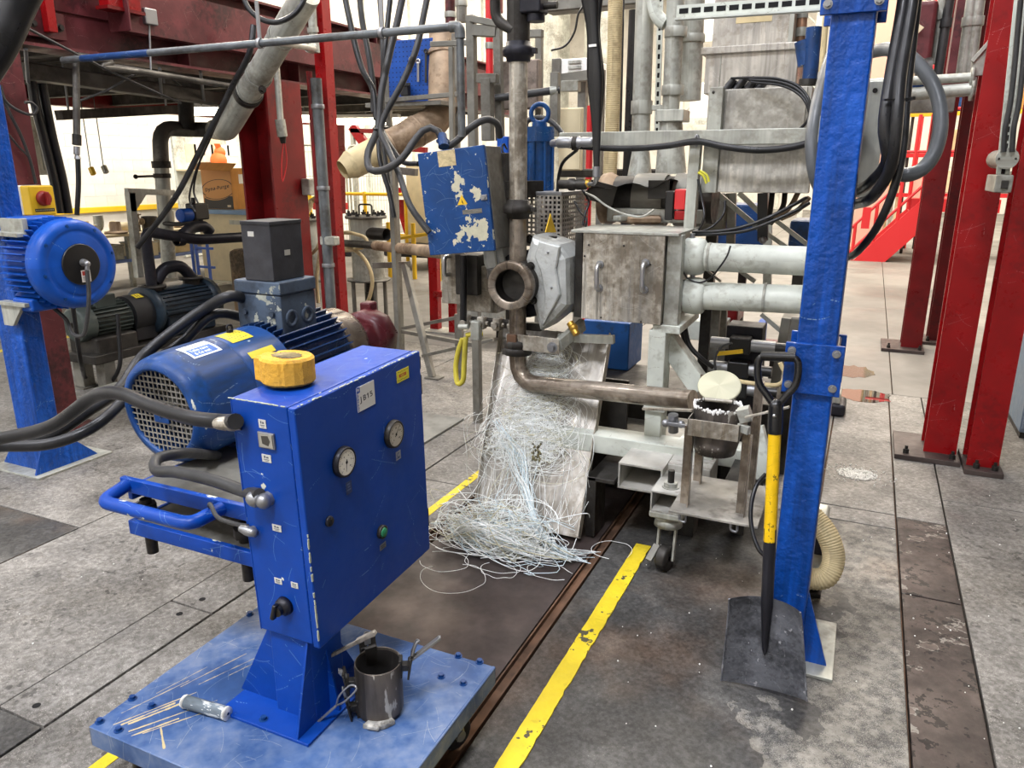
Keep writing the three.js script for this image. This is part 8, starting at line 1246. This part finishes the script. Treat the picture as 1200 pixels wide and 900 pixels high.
// ---------------------------------------------------------------- background bay on the left and centre
{
  const t = thing('cream_cabinet', 'plain cream cabinet with blue edged top behind the left pump', 'cabinet');
  const x0 = [-8.866,0.404,-8.3][0], x1 = [-7.818,0.452,-8.3][0], yt = [-8.34,1.078,-8.3][1];
  part(t, 'body', bx(x0, x1, 0.06, yt - 0.06, -9.1, -8.32, 0.006), M.cream); part(t, 'plinth', bx(x0 + 0.02, x1 - 0.02, 0, 0.06, -9.08, -8.36, 0), M.galv); part(t, 'blue_top', bx(x0 - 0.03, x1 + 0.03, yt - 0.06, yt, -9.15, -8.27, 0.006), worn(0x7d98b8, { vary: 0.1, rough: 0.5, step: 4 })); part(t, 'vent', bx(x1 - 0.45, x1 - 0.2, yt - 0.2, yt - 0.14, -8.32, -8.312, 0), M.galv);
  settle(t);
  const b = thing('carton', 'open brown cardboard carton with black oval print on the cream cabinet', 'carton');
  const c0 = [-8.807,1.377,-8.4][0], c1 = [-8.237,1.383,-8.4][0], cb = yt + 0.002, ct = [-8.472,1.65,-8.4][1];
  const printM = printed(512, 768, (c) => { c.fillStyle = '#c98f4d'; c.fillRect(0, 0, 512, 768); c.fillStyle = '#2c2723'; c.fillRect(20, 520, 492, 248); c.fillStyle = '#c98f4d'; c.save(); c.translate(250, 420); c.rotate(-0.22); c.scale(1, 0.62); c.beginPath(); c.arc(0, 0, 290, 0, 7); c.fill(); c.restore(); c.strokeStyle = '#2c2723'; c.lineWidth = 16; c.save(); c.translate(256, 380); c.rotate(-0.22); c.scale(1, 0.62); c.beginPath(); c.arc(0, 0, 270, 2.6, 6.6); c.stroke(); c.beginPath(); c.arc(10, 20, 300, 0.1, 2.6); c.stroke(); c.restore(); c.save(); c.translate(256, 400); c.rotate(-0.2); c.fillStyle = '#1d1917'; c.font = 'italic bold 88px sans-serif'; c.textAlign = 'center'; c.fillText('Dyna-Purge', 0, 0, 440); c.restore(); c.fillStyle = '#d9c9a8'; c.fillRect(410, 690, 60, 40); });
  part(b, 'box', bx(c0, c1, cb, ct, -9.0, -8.4, 0.004), M.card); part(b, 'printed_face', plate([(c0 + c1) / 2, (cb + ct) / 2, -8.398], [0, 0, 1], c1 - c0 - 0.01, ct - cb - 0.01, 0.003), printM);
  part(b, 'flap', [bar([c0 + 0.02, ct + 0.03, -8.3], [c1 + 0.1, ct + 0.01, -8.36], 0.16, 0.006, [0.2, 1, 0.8], 0)], M.card); part(b, 'side_label', plate([c1 + 0.002, ct - 0.15, -8.62], [1, 0, 0], 0.16, 0.13, 0.003), M.white);
  settle(b);
  const s = thing('pallet_cover', 'rough brown sacking bundle behind the left pump', 'bundle'); const q = [-7.291,0.344,-6.6]; part(s, 'bundle', bx(-6.6, -6.1, 0, [-7.224,0.761,-6.6][1], -7.0, -6.55, 0.06), worn(0x76634c, { vary: 0.4, dirt: 0.3, streak: 0.3, rough: 0.9, step: 4 })); part(s, 'tied_top', cyl([-6.35, [-7.226,0.751,-6.6][1] - 0.02, -6.78], [-6.35, [-7.217,0.811,-6.6][1], -6.78], 0.2, 0.12, 14), M.duct); settle(s);
  const tr = thing('blue_trolley', 'blue tubular trolley frame beside the cream cabinet', 'trolley'); const bl = flat(0x3f63b8, 0.4);
  for (const [p, h] of [[[-8.199,-0.018,-7.6], 0], [[-7.993,-0.004,-7.6], 0], [[-8.605,-0.089,-7.9], 0]]) part(tr, 'upright', bx(p[0] - 0.016, p[0] + 0.016, 0.02, [-7.956,0.675,-7.6][1], p[2] - 0.016, p[2] + 0.016, 0.004), bl);
  for (const y of [[-8.01,0.616,-7.6][1], [-8.048,0.364,-7.6][1], [-8.082,0.13,-7.6][1]]) part(tr, 'rung', bx([-8.181,0.506,-7.6][0], [-7.902,0.519,-7.6][0], y - 0.016, y + 0.016, -7.62, -7.59, 0.004), bl);
  part(tr, 'tray', bx([-8.366,0.03,-7.6][0], [-7.969,0.056,-7.6][0], 0.1, 0.13, -7.95, -7.6, 0), M.galv); settle(tr);
  // long bench with a clutter of fittings
  const be = thing('parts_bench', 'long bench with blue shelf edge stacked with fittings by the white wall', 'bench');
  const A = [-9.5,0.796,-6.912], B = [-9.5,0.863,-8.162]; const zA = A[2] + 1.2, zB = B[2] - 1.4;
  part(be, 'bench_top', bx(-10.3, -9.5, 0.72, 0.76, zB, zA, 0.004), M.cream); part(be, 'shelf', bx(-10.3, -9.5, 0.36, 0.4, zB, zA, 0.004), worn(0x6d82b8, { vary: 0.1, step: 4 }));
  for (const z of [zA - 0.1, (zA + zB) / 2, zB + 0.1]) for (const x of [-10.25, -9.55]) part(be, 'leg', bx(x - 0.03, x + 0.03, 0, 0.72, z - 0.03, z + 0.03, 0), M.galv); settle(be);
  const tone = [M.duct, M.galv, M.tan, M.iron, M.pipeBrown, M.cream];
  const what = ['pipe elbow', 'round flange', 'short pipe', 'pale tee', 'cut pipe', 'square block'];
  for (let i = 0; i < 16; i++) { const z = zA - 0.35 - i * (zA - zB - 0.7) / 15, y = 0.762, x = -9.68 + rr(-0.06, 0.06), k = i % 6, m = tone[(i * 5 + 1) % 6], n = ['pipe_elbow', 'flange', 'short_pipe', 'pipe_tee', 'cut_pipe', 'steel_block'][k];
    const ord = ['first', 'second', 'third', 'fourth', 'fifth', 'sixth', 'seventh', 'eighth', 'ninth', 'tenth', 'eleventh', 'twelfth', 'thirteenth', 'fourteenth', 'fifteenth', 'last'][i];
    const g = k === 0 ? elbows([[x, y + 0.07, z + 0.16], [x, y + 0.07, z], [x, y + 0.26, z]], 0.065, 0.12, 12) : k === 1 ? [lathe([[0.06, 0], [0.15, 0], [0.15, 0.03], [0.08, 0.04], [0.07, 0.16], [0.06, 0.16]], [x, y, z], [0, 1, 0])] : k === 2 ? [cyl([x, y + 0.07, z - 0.15], [x, y + 0.07, z + 0.15], 0.07), ring([x, y + 0.085, z + 0.15], [0, 0, 1], 0.05, 0.085, 0.03)] : k === 3 ? [cyl([x, y, z], [x, y + 0.25, z], 0.06), cyl([x, y + 0.14, z], [x + 0.14, y + 0.14, z], 0.05), ring([x, y + 0.24, z], [0, 1, 0], 0.05, 0.09, 0.025)] : k === 4 ? [lathe([[0.09, 0], [0.11, 0], [0.11, 0.2], [0.09, 0.2]], [x, y, z], [0.02, 1, 0])] : [bx(x - 0.1, x + 0.1, y, y + 0.14, z - 0.1, z + 0.1, 0.01), cyl([x, y + 0.14, z], [x, y + 0.19, z], 0.05)];
    solo(n, what[k] + ', ' + ord + ' from the left in the clutter along the parts bench', 'fitting', g, m, 'fittings on the parts bench'); }
  for (let i = 0; i < 6; i++) { const z = zA - 0.5 - i * (zA - zB - 0.9) / 5; const bn = thing('shelf_bin', ['first', 'second', 'third', 'fourth', 'fifth', 'sixth'][i] + ' pale bin from the left on the shelf under the parts bench', 'bin', 'bins under the parts bench'); part(bn, 'bin', bx(-9.95, -9.55, 0.402, 0.6, z - 0.16, z + 0.16, 0.01), [M.cream, M.tan, M.galv][i % 3]); part(bn, 'rim', bx(-9.96, -9.54, 0.59, 0.61, z - 0.17, z + 0.17, 0.004), M.galv); settle(bn); }
}
for (const [l, a, b, m] of [['yellow pull handle hanging on a thin cord before the white wall', [-8.748,2.311,-6.6], [-8.728,1.66,-6.6], M.yellowPaint], ['grey pull handle hanging on a thin cord before the white wall', [-8.516,2.276,-6.6], [-8.497,1.68,-6.6], M.galv]]) {
  const t = thing('pull_cord', l, 'pull cord'); part(t, 'cord', cyl([b[0], 2.62, b[2]], b, 0.006, 0.006, 6), M.iron); part(t, 'handle', bar(b, [b[0] + 0.04, b[1] - 0.09, b[2]], 0.06, 0.05, [0, 0, 1], 0.012), m); settle(t);
}
{
  const t = thing('orange_bag', 'small orange bag on the wall shelf above the carton', 'bag'); const c = [-11.5,1.84,-11.45]; part(t, 'bag', [ball([c[0], c[1] - 0.05, c[2]], 0.16, 12), ball([c[0], c[1] + 0.1, c[2] - 0.05], 0.11, 10)], flat(0xd96a2a, 0.6)); part(t, 'knot', cyl([c[0], c[1] + 0.16, c[2]], [c[0], c[1] + 0.26, c[2]], 0.03, 0.06, 8), flat(0xd96a2a, 0.6)); settle(t);
  const s = thing('paper_rack', 'pale wall rack with sheets of paper behind the carton', 'rack'); const y0 = [-11.7,1.666,-11.278][1], z0 = [-11.7,1.756,-10.58][2], z1 = [-11.7,1.768,-12.425][2], yt = [-11.7,2.308,-11.37][1];
  part(s, 'back_board', bx(-11.75, -11.7, 0.02, yt, z1, z0, 0.004), M.greyPaint); part(s, 'shelf', bx(-11.7, -11.3, c[1] - 0.24, c[1] - 0.21, z1, z0, 0.004), M.cream);
  for (let i = 0; i < 6; i++) { const z = z0 - 0.4 - i * (z0 - z1 - 0.8) / 5; part(s, 'paper', bx(-11.7, -11.694, y0 + 0.1 + (i % 2) * 0.12, y0 + 0.42 + (i % 2) * 0.12, z - 0.13, z + 0.13, 0), i % 3 ? M.white : M.cream); }
  settle(s);
}
// mesh fence panels and yellow rails
function meshFence(label, a, b, y1, n) {
  const t = thing('mesh_fence', label, 'fence'), A = V(a), B = V(b), d = B.clone().sub(A), L = d.length(); d.normalize();
  const at = (s, y) => [A.x + d.x * s, y, A.z + d.z * s];
  part(t, 'frame', [elbows([at(0, 0.05), at(0, y1), at(L, y1), at(L, 0.05)], 0.02, 0.09, 8)], M.galv);
  const w = []; for (let i = 1; i < n; i++) w.push(cyl(at(L * i / n, 0.15), at(L * i / n, y1), 0.0045, 0.0045, 4)); for (const y of [0.15, 0.6, 1.05, 1.5, 1.95]) if (y < y1) w.push(cyl(at(0, y), at(L, y), 0.005, 0.005, 4));
  part(t, 'mesh_wires', w, M.galv).userData.kind = 'stuff';
  for (const s of [0, L]) part(t, 'foot', bx(at(s, 0)[0] - 0.12, at(s, 0)[0] + 0.12, 0, 0.1, at(s, 0)[2] - 0.3, at(s, 0)[2] + 0.3, 0.03), M.ironDark);
  settle(t);
}
{
  const p0 = [-10.076,2.072,-12], p1 = [-9.223,2.072,-12.4], p2 = [-9.145,2.056,-12.4], p3 = [-8.409,2.057,-12.8];
  meshFence('left grey wire mesh fence panel behind the tanks', [p0[0], 0, -12], [p1[0], 0, -12.4], p0[1], 16);
  meshFence('right grey wire mesh fence panel behind the tanks', [p2[0], 0, -12.4], [p3[0], 0, -12.8], p2[1], 16);
  const y = thing('guard_rail', 'yellow guard rail with post in front of the mesh fence', 'rail'); const ya = [-9.744,1.204,-11.6], yb = [-7.395,1.263,-11.6], yp = [-8.258,1.253,-11.6];
  part(y, 'rail', cyl(ya, [yb[0], ya[1], yb[2]], 0.03, 0.03, 10), M.yellowPaint); part(y, 'rail', cyl([ya[0], 0.5, -11.6], [yb[0], 0.5, -11.6], 0.03, 0.03, 10), M.yellowPaint); for (const x of [ya[0] + 0.25, yp[0], yb[0]]) part(y, 'post', [cyl([x, 0, -11.6], [x, ya[1] + 0.04, -11.6], 0.035, 0.035, 10)], M.yellowPaint); settle(y);
  const z = thing('guard_rail', 'yellow rail on posts seen under the electrical box cable', 'rail'); const za = [-6.609,0.599,-10], zb = [-5.802,0.729,-10], zp = [-6.361,0.608,-10]; part(z, 'rail', cyl(za, zb, 0.03, 0.03, 10), M.yellowPaint); for (const x of [za[0] - 0.1, zp[0] + 0.1, zb[0]]) part(z, 'post', cyl([x, 0, -10], [x, za[1] + 0.25, -10], 0.035, 0.035, 10), M.yellowPaint); settle(z);
}
{ // red and cream machine behind
  const t = thing('red_steps', 'red and white stepped ladder behind the hanging cables', 'steps');
  const r = [-8.585,-8.168,0.375,1.248];
  part(t, 'side_panel', polyZ([[-8.553,1.05,-13], [-8.315,1.054,-13], [-8.206,0.381,-13], [-8.346,0.376,-13]], -13, 0.1), M.red); part(t, 'inner_panel', rz([-8.406,-8.246,0.183,0.72], -13.1, 0.3, 0), M.redDark); part(t, 'top_step', rz([-8.458,-8.03,1.078,1.158], -12.8, 0.5, 0), M.white); part(t, 'red_cap', rz([-8.498,-8.321,1.169,1.282], -12.9, 0.2, 0), M.red); part(t, 'base', bx(r[0], r[1] + 0.2, 0, r[2], -13.6, -13.1, 0), M.white); settle(t);
  boxThing('cream_machine', 'tall cream machine casing left of the electrical box', 'machine', [-7.31,-6.711,0.167,1.747], -11.5, 0.8, M.cream);
  boxThing('black_bins', 'dark low bin under the yellow rail', 'bin', [-7.263,-6.441,0.197,0.397], -11, 0.6, M.ironDark);
  boxThing('rail_barrier', 'small red barrier block low behind the tanks', 'barrier', [-8.795,-8.267,0.956,1.071], -10.8, 0.3, M.redBright);
  const f = thing('red_gantry', 'red steel gantry leg with diagonal brace behind the mesh fence', 'gantry');
  part(f, 'post', bar([-6.882,1.029,-9], [-6.818,2.228,-9], 0.16, 0.16, [0, 0, 1]), M.red); part(f, 'brace', bar([-9.459,2.444,-13], [-9.101,2.006,-13], 0.18, 0.1, [0, 0, 1]), M.red); part(f, 'cross_bar', bar([-9.485,2.364,-13], [-8.723,2.334,-13], 0.1, 0.08, [0, 1, 0]), M.redDark); part(f, 'cross_bar', bar([-8.699,2.05,-13], [-7.777,1.978,-13], 0.1, 0.1, [0, 1, 0]), M.redDark); part(f, 'brace', bar([-8.395,1.841,-13], [-8.032,2.229,-13], 0.16, 0.1, [0, 0, 1]), M.red); part(f, 'leg', bar([[-9.459,2.444,-13][0], 0, -13], [-9.459,2.444,-13], 0.08, 0.08, [0, 0, 1]), M.galv); settle(f);
}
// bolted tanks
function tank(label, z, pcx, top, bot, r, lidR, legBot) {
  const t = thing('bolted_tank', label, 'tank'), x = pcx;
  part(t, 'shell', cyl([x, bot, z], [x, top, z], r, r, 28), M.galv); part(t, 'lid_flange', [lathe([[0, 0.03], [lidR, 0.03], [lidR + 0.004, 0.02], [lidR, 0], [r, -0.004]], [x, top, z], [0, 1, 0], 32)], M.greyFrame);
  for (let i = 0; i < 10; i++) { const a = i * 0.628 + 0.2, q = [x + Math.cos(a) * (lidR - 0.03), top + 0.03, z + Math.sin(a) * (lidR - 0.03)]; const w = part(t, 'clamp_stud', cyl(q, [q[0], q[1] + 0.05, q[2]], 0.009, 0.009, 6), M.iron); part(w, 'wing_nut', [cyl([q[0], q[1], q[2]], [q[0], q[1] + 0.02, q[2]], 0.022, 0.018, 8), bx(q[0] - 0.03, q[0] + 0.03, q[1] + 0.012, q[1] + 0.026, q[2] - 0.006, q[2] + 0.006, 0)], M.iron); }
  part(t, 'lid_handle', elbows([[x - 0.08, top + 0.03, z], [x - 0.08, top + 0.14, z], [x + 0.08, top + 0.14, z], [x + 0.08, top + 0.03, z]], 0.009, 0.03, 8), M.iron);
  part(t, 'base_ring', [lathe([[0, -0.02], [r + 0.06, -0.02], [r + 0.06, 0.0], [0, 0]], [x, bot, z], [0, 1, 0], 28)], M.greyFrame);
  part(t, 'outlet_valve', [cyl([x, bot - 0.14, z], [x, bot, z], 0.04), cyl([x + 0.01, bot - 0.26, z], [x + 0.01, bot - 0.14, z], 0.055), bar([x, bot - 0.18, z + 0.04], [x + 0.1, bot - 0.16, z + 0.06], 0.02, 0.012)], M.iron);
  for (const a of [0.6, 2.5, 3.9, 5.5]) part(t, 'leg', cyl([x + Math.cos(a) * r, 0, z + Math.sin(a) * r], [x + Math.cos(a) * r, bot, z + Math.sin(a) * r], 0.022, 0.022, 8), M.greyFrame);
  return t;
}
{
  const c = [-4.697,1.117,-6.6], b = [-4.701,0.536,-6.6];
  const t = tank('grey bolted tank with lid handle and side nozzle left of the wavy hose', -6.6, c[0], [-4.695,1.152,-6.6][1], b[1], 0.165, 0.21);
  part(t, 'nozzle', [lathe([[0.045, 0], [0.062, 0], [0.062, 0.25], [0.058, 0.25], [0.05, 0.02]], [c[0] + 0.1, [-4.467,1.011,-6.5][1], -6.52], [1, 0, 0.25], 18)], M.iron);
  settle(t);
  const d = [-5.437,1.079,-6.6], e = [-5.467,0.501,-6.6];
  settle(tank('grey bolted tank half hidden behind the slim red post', -6.5, d[0], [-5.352,1.114,-6.5][1], e[1], 0.17, 0.21));
  for (const [l, p, r, m] of [['black pipe joining the two bolted tanks to the wavy hose', [[-4.742,0.933,-6.2], [-4.371,0.956,-6], [-4.038,0.972,-5.8]], 0.036, 'iron'], ['tan hose arching from the left tank over to the right tank', [[-4.734,1.041,-6.2], [-4.487,1.041,-6.1], [-4.361,1.005,-6.1], [-4.344,0.949,-6.1], [-4.467,0.895,-6.1], [-4.651,0.87,-6.1]], 0.017, 'tan'], ['tan hose dropping past the right tank to its outlet', [[-4.649,0.895,-6.1], [-4.498,0.885,-6.1], [-4.374,0.793,-6.1], [-4.305,0.631,-6.1], [-4.335,0.463,-6.1], [-4.393,0.349,-6.1]], 0.019, 'tan'], ['leftmost of three pale hoses hanging left of the slim red post', [[-5.003,0.725,-5.9], [-4.806,0.844,-5.8], [-4.616,0.941,-5.7], [-4.57,1.021,-5.7]], 0.017, 'tan'], ['middle of three pale hoses hanging left of the slim red post', [[-4.55,1.022,-5.7], [-4.603,0.863,-5.7], [-4.654,0.621,-5.7], [-4.652,0.419,-5.7]], 0.018, 'tan'], ['right of three pale hoses hanging left of the slim red post', [[-4.492,1.013,-5.65], [-4.53,0.793,-5.65], [-4.527,0.596,-5.65], [-4.521,0.436,-5.65]], 0.018, 'tan']]) solo('process_hose', l, 'hose', hose(p, r, 30, 10), M[m]);
  solo('wavy_hose', 'brown ribbed metal hose running behind the electrical box from the tanks', 'hose', ribbed([[-4.038,0.972,-5.8], [-3.375,1.031,-5.2], [-2.776,1.094,-4.6], [-2.348,1.14,-4.2], [-2.132,1.189,-4]], 0.04, 0.016, 0.0028, 14), M.duct);
  solo('arch_hose', 'grey hose arching behind the slim red post above the tanks', 'hose', hose([[[-5.437,1.079,-6.6][0], [-5.352,1.114,-6.5][1], -6.5], [-5.491,1.251,-6.7], [-5.708,1.29,-7], [-5.608,1.338,-7], [-5.466,1.35,-7]], 0.03, 20, 10), M.tan);
}
{ // grey bench frame with angled leg
  const t = thing('work_trestle', 'grey steel bench frame with one splayed leg on the pale floor', 'frame'); const m = M.greyFrame;
  const q = [-3.833,0,-5.821], w = [-3.084,0,-5.144];
  part(t, 'upright', bx(q[0] - 0.035, q[0] + 0.035, 0, [-3.78,1.842,-5.82][1], q[2] - 0.03, q[2] + 0.03, 0.004), m);
  part(t, 'splayed_leg', bar(w, [-3.542,0.86,-5.5], 0.05, 0.05, [0, 0, 1], 0.004), m);
  part(t, 'foot', bx(w[0] - 0.05, w[0] + 0.08, 0, 0.012, w[2] - 0.05, w[2] + 0.05, 0), m); part(t, 'foot', bx(q[0] - 0.05, q[0] + 0.1, 0, 0.012, q[2] - 0.05, q[2] + 0.05, 0), m);
  part(t, 'top_rail', bar([-4.014,0.801,-5.75], [-3.508,0.862,-5.5], 0.06, 0.05, [0, 1, 0]), m); part(t, 'top_bar', bar([-3.871,1.636,-5.85], [-3.609,1.614,-5.85], 0.06, 0.06, [0, 1, 0]), m);
  part(t, 'stretcher', bar([-3.801,0.202,-5.8], [-2.469,0.431,-4.7], 0.035, 0.03, [0, 1, 0]), m); part(t, 'stretcher', bar([-3.8,0.226,-5.8], [-3.205,0.378,-5.8], 0.03, 0.03, [0, 1, 0]), m); part(t, 'stretcher', bar([-3.21,0.161,-5.2], [-2.558,0.359,-5.2], 0.03, 0.025, [0, 1, 0]), m); part(t, 'leg', bx([-3.205,0.378,-5.8][0] - 0.02, [-3.205,0.378,-5.8][0] + 0.02, 0, [-3.204,0.409,-5.8][1], -5.82, -5.78, 0), m); settle(t);
  const r = thing('red_stand', 'small bright red steel stand on the pale floor behind the bench frame', 'stand'); const a = [-4.041,0,-6.84], b = [-3.784,0,-6.767];
  part(r, 'upright', bx(a[0] - 0.05, a[0] + 0.05, 0.01, [-4.053,0.773,-6.85][1], a[2] - 0.04, a[2] + 0.04, 0.004), M.red); part(r, 'upright', bx(b[0] - 0.04, b[0] + 0.04, 0.01, [-3.691,0.433,-6.6][1], b[2] - 0.04, b[2] + 0.04, 0.004), M.red); part(r, 'cross_bar', bar([-4.056,0.381,-6.85], [-3.603,0.431,-6.6], 0.07, 0.06, [0, 1, 0]), M.red); part(r, 'base_plate', [bx(a[0] - 0.08, b[0] + 0.08, 0, 0.012, Math.min(a[2], b[2]) - 0.1, Math.max(a[2], b[2]) + 0.1, 0)], M.galv); settle(r);
  boxThing('dark_platform', 'low dark platform edge behind the red stand', 'platform', [-3.498,-3.02,0.202,0.435], -6.4, 0.5, M.galv);
}
// far right: red stairs, pink pillar, racks
{
  const t = thing('red_stairs', 'bright red steel stairs climbing right behind the hanging hoses', 'stairs'); const z = -15.5, zb = -16.5;
  const s0 = V([-0.329,-0.483,-15.5]), s1 = V([0.967,0.985,-15.5]);
  for (const zz of [z, zb]) part(t, 'stringer', bar([s0.x, s0.y, zz], [s1.x, s1.y, zz], 0.06, 0.4, [0, 1, 0]), M.redBright);
  for (let i = 0; i < 9; i++) { const p = s0.clone().lerp(s1, (i + 0.5) / 9); part(t, 'tread', bx(p.x - 0.14, p.x + 0.14, p.y - 0.02, p.y + 0.02, zb, z, 0), M.galv); }
  for (const k of [0.1, 0.35, 0.62, 0.88]) { const p = s0.clone().lerp(s1, k); part(t, 'baluster', cyl([p.x, p.y, z], [p.x, p.y + 1, z], 0.03, 0.03, 8), M.redBright); }
  for (const dy of [0.55, 1.0]) part(t, 'handrail', cyl([s0.x, s0.y + dy, z], [s1.x, s1.y + dy, z], 0.025, 0.025, 8), M.redBright);
  part(t, 'red_gate', rz([-0.106,0.033,0.599,0.973], -15.3, 0.05, 0), M.redBright); settle(t);
  const p = thing('pink_pillar', 'square pale pink painted pillar behind the red stairs', 'pillar'); const b = [-0.174,0.293,0.013,3.315]; part(p, 'shaft', bx(b[0] - 0.1, b[1], 0.02, 6, -17.5, -16.9, 0.02), flat(0xcfa592, 0.7)); part(p, 'base', bx(b[0] - 0.14, b[1] + 0.04, 0, 0.14, -17.54, -16.86, 0.01), flat(0xbf9482, 0.7)); settle(p);
  const l = thing('red_landing', 'red landing with pale panels at the head of the red stairs', 'landing'); const c = [0.645,1.034,0.904,1.126]; part(l, 'deck', bx(c[0], c[1] + 1, c[2], c[3], -17, -15.6, 0), M.redBright); for (const px of [[0.626,0.944,-15.6], [0.816,0.948,-15.6]]) part(l, 'post', cyl(px, [px[0], px[1] + 1.6, px[2]], 0.03, 0.03, 8), M.redBright); part(l, 'side_panel', rz([0.617,0.946,1.13,1.487], -15.9, 0.1, 0), flat(0xdcb8a4, 0.7)); for (const dy of [0.8, 1.5]) part(l, 'rail', cyl([c[0] - 0.3, c[3] + dy, -15.6], [c[1] + 1, c[3] + dy, -15.6], 0.025, 0.025, 8), M.redBright); part(l, 'support', bx(c[1] + 0.3, c[1] + 0.5, 0, c[2], -16.5, -16.3, 0), M.redDark); settle(l);
  const tr = thing('caster_trolley', 'low cream trolley on casters beyond the dark red column', 'trolley'); const d = [0.528,1.011,0.36,0.592]; part(tr, 'body', rz(d, -17.2, 0.7, 0.02), M.cream); for (const x of [d[0] + 0.12, d[1] - 0.12]) part(tr, 'caster', [cyl([x, 0.09, -17.25], [x + 0.05, 0.09, -17.25], 0.09), bx(x - 0.03, x + 0.08, 0.1, d[2] + 0.02, -17.3, -17.2, 0)], M.iron); settle(tr);
  const k = thing('pipe_rack', 'rack of coloured pipes and rails beyond the black hoses', 'rack');
  [[1049, 'tan'], [1053, 'galv'], [1057, 'cream'], [1060, 'cable']].forEach(([px, m], i) => { const x = -0.02 + i * 0.09; part(k, 'pipe', cyl([x + 0.35, 0, -18.5], [x + 0.35, 5.5, -18.5], 0.03, 0.03, 8), M[m]); });
  for (const y of [1.1, 1.9, 2.7, 3.6, 4.6]) part(k, 'rail', bar([0.2, y, -18.4], [3.5, y + 0.02, -18.4], 0.05, 0.08, [0, 1, 0]), y > 2 && y < 3 ? M.yellowPaint : M.redBright);
  for (const x of [0.75, 1.9, 3.2]) part(k, 'upright', bx(x - 0.05, x + 0.05, 0, 5.5, -18.5, -18.4, 0), M.redBright);
  for (const [x, y, m] of [[1.2, 1.15, 'cream'], [2.4, 1.15, 'galv'], [1.3, 1.96, 'tan'], [2.5, 2.76, 'card'], [1.1, 2.76, 'navy'], [2.2, 3.66, 'cream'], [1.2, 3.66, 'red']]) part(k, 'stored_box', bx(x - 0.35, x + 0.35, y, y + 0.45, -18.9, -18.5, 0.02), M[m]);
  settle(k);
  const rc = thing('pallet_rack', 'tall red and pale pallet rack seen between the risers', 'rack');
  for (const x of [-3.9, -2.6, -1.3]) part(rc, 'upright', bx(x - 0.05, x + 0.05, 0, 7.4, -17.1, -17, 0), M.greyPaint);
  for (const y of [2.6, 4.2, 5.7, 6.9]) part(rc, 'beam', bx(-3.95, -1.25, y - 0.06, y + 0.06, -17, -16.95, 0), y < 4.5 ? M.greyPaint : M.redBright);
  for (const y of [2.7, 4.3, 5.8]) part(rc, 'brace', [bar([-3.9, y, -17.05], [-2.6, y + 1.2, -17.05], 0.03, 0.03), bar([-2.6, y + 1.2, -17.05], [-1.3, y, -17.05], 0.03, 0.03)], M.galv);
  for (const [x, y, m] of [[-3.3, 2.66, 'white'], [-2.0, 2.66, 'white'], [-3.2, 4.26, 'white'], [-1.9, 5.76, 'red']]) part(rc, 'stored_box', bx(x - 0.4, x + 0.4, y, y + 0.7, -17.6, -17, 0.02), M[m]);
  settle(rc);
  for (const [i, l] of [[0, 'left of two pale silos standing by the bright back wall'], [1, 'right of two pale silos standing by the bright back wall']]) { const s = thing('pale_silo', l, 'silo'), x = [-8.9, -7.3][i], zz = -22; part(s, 'shell', cyl([x, 1.2, zz], [x, 6.4, zz], 0.55, 0.55, 24), M.galv); part(s, 'cone', cyl([x, 0.5, zz], [x, 1.2, zz], 0.15, 0.55, 24), M.galv); for (const q of [-0.4, 0.4]) part(s, 'leg', bx(x + q - 0.04, x + q + 0.04, 0, 1.3, zz + 0.35, zz + 0.43, 0), M.galv); settle(s); }
}

for (const o of TOP) if (!o.userData.settled && o.position.lengthSq() === 0) settle(o);
renderer.render(scene, camera);
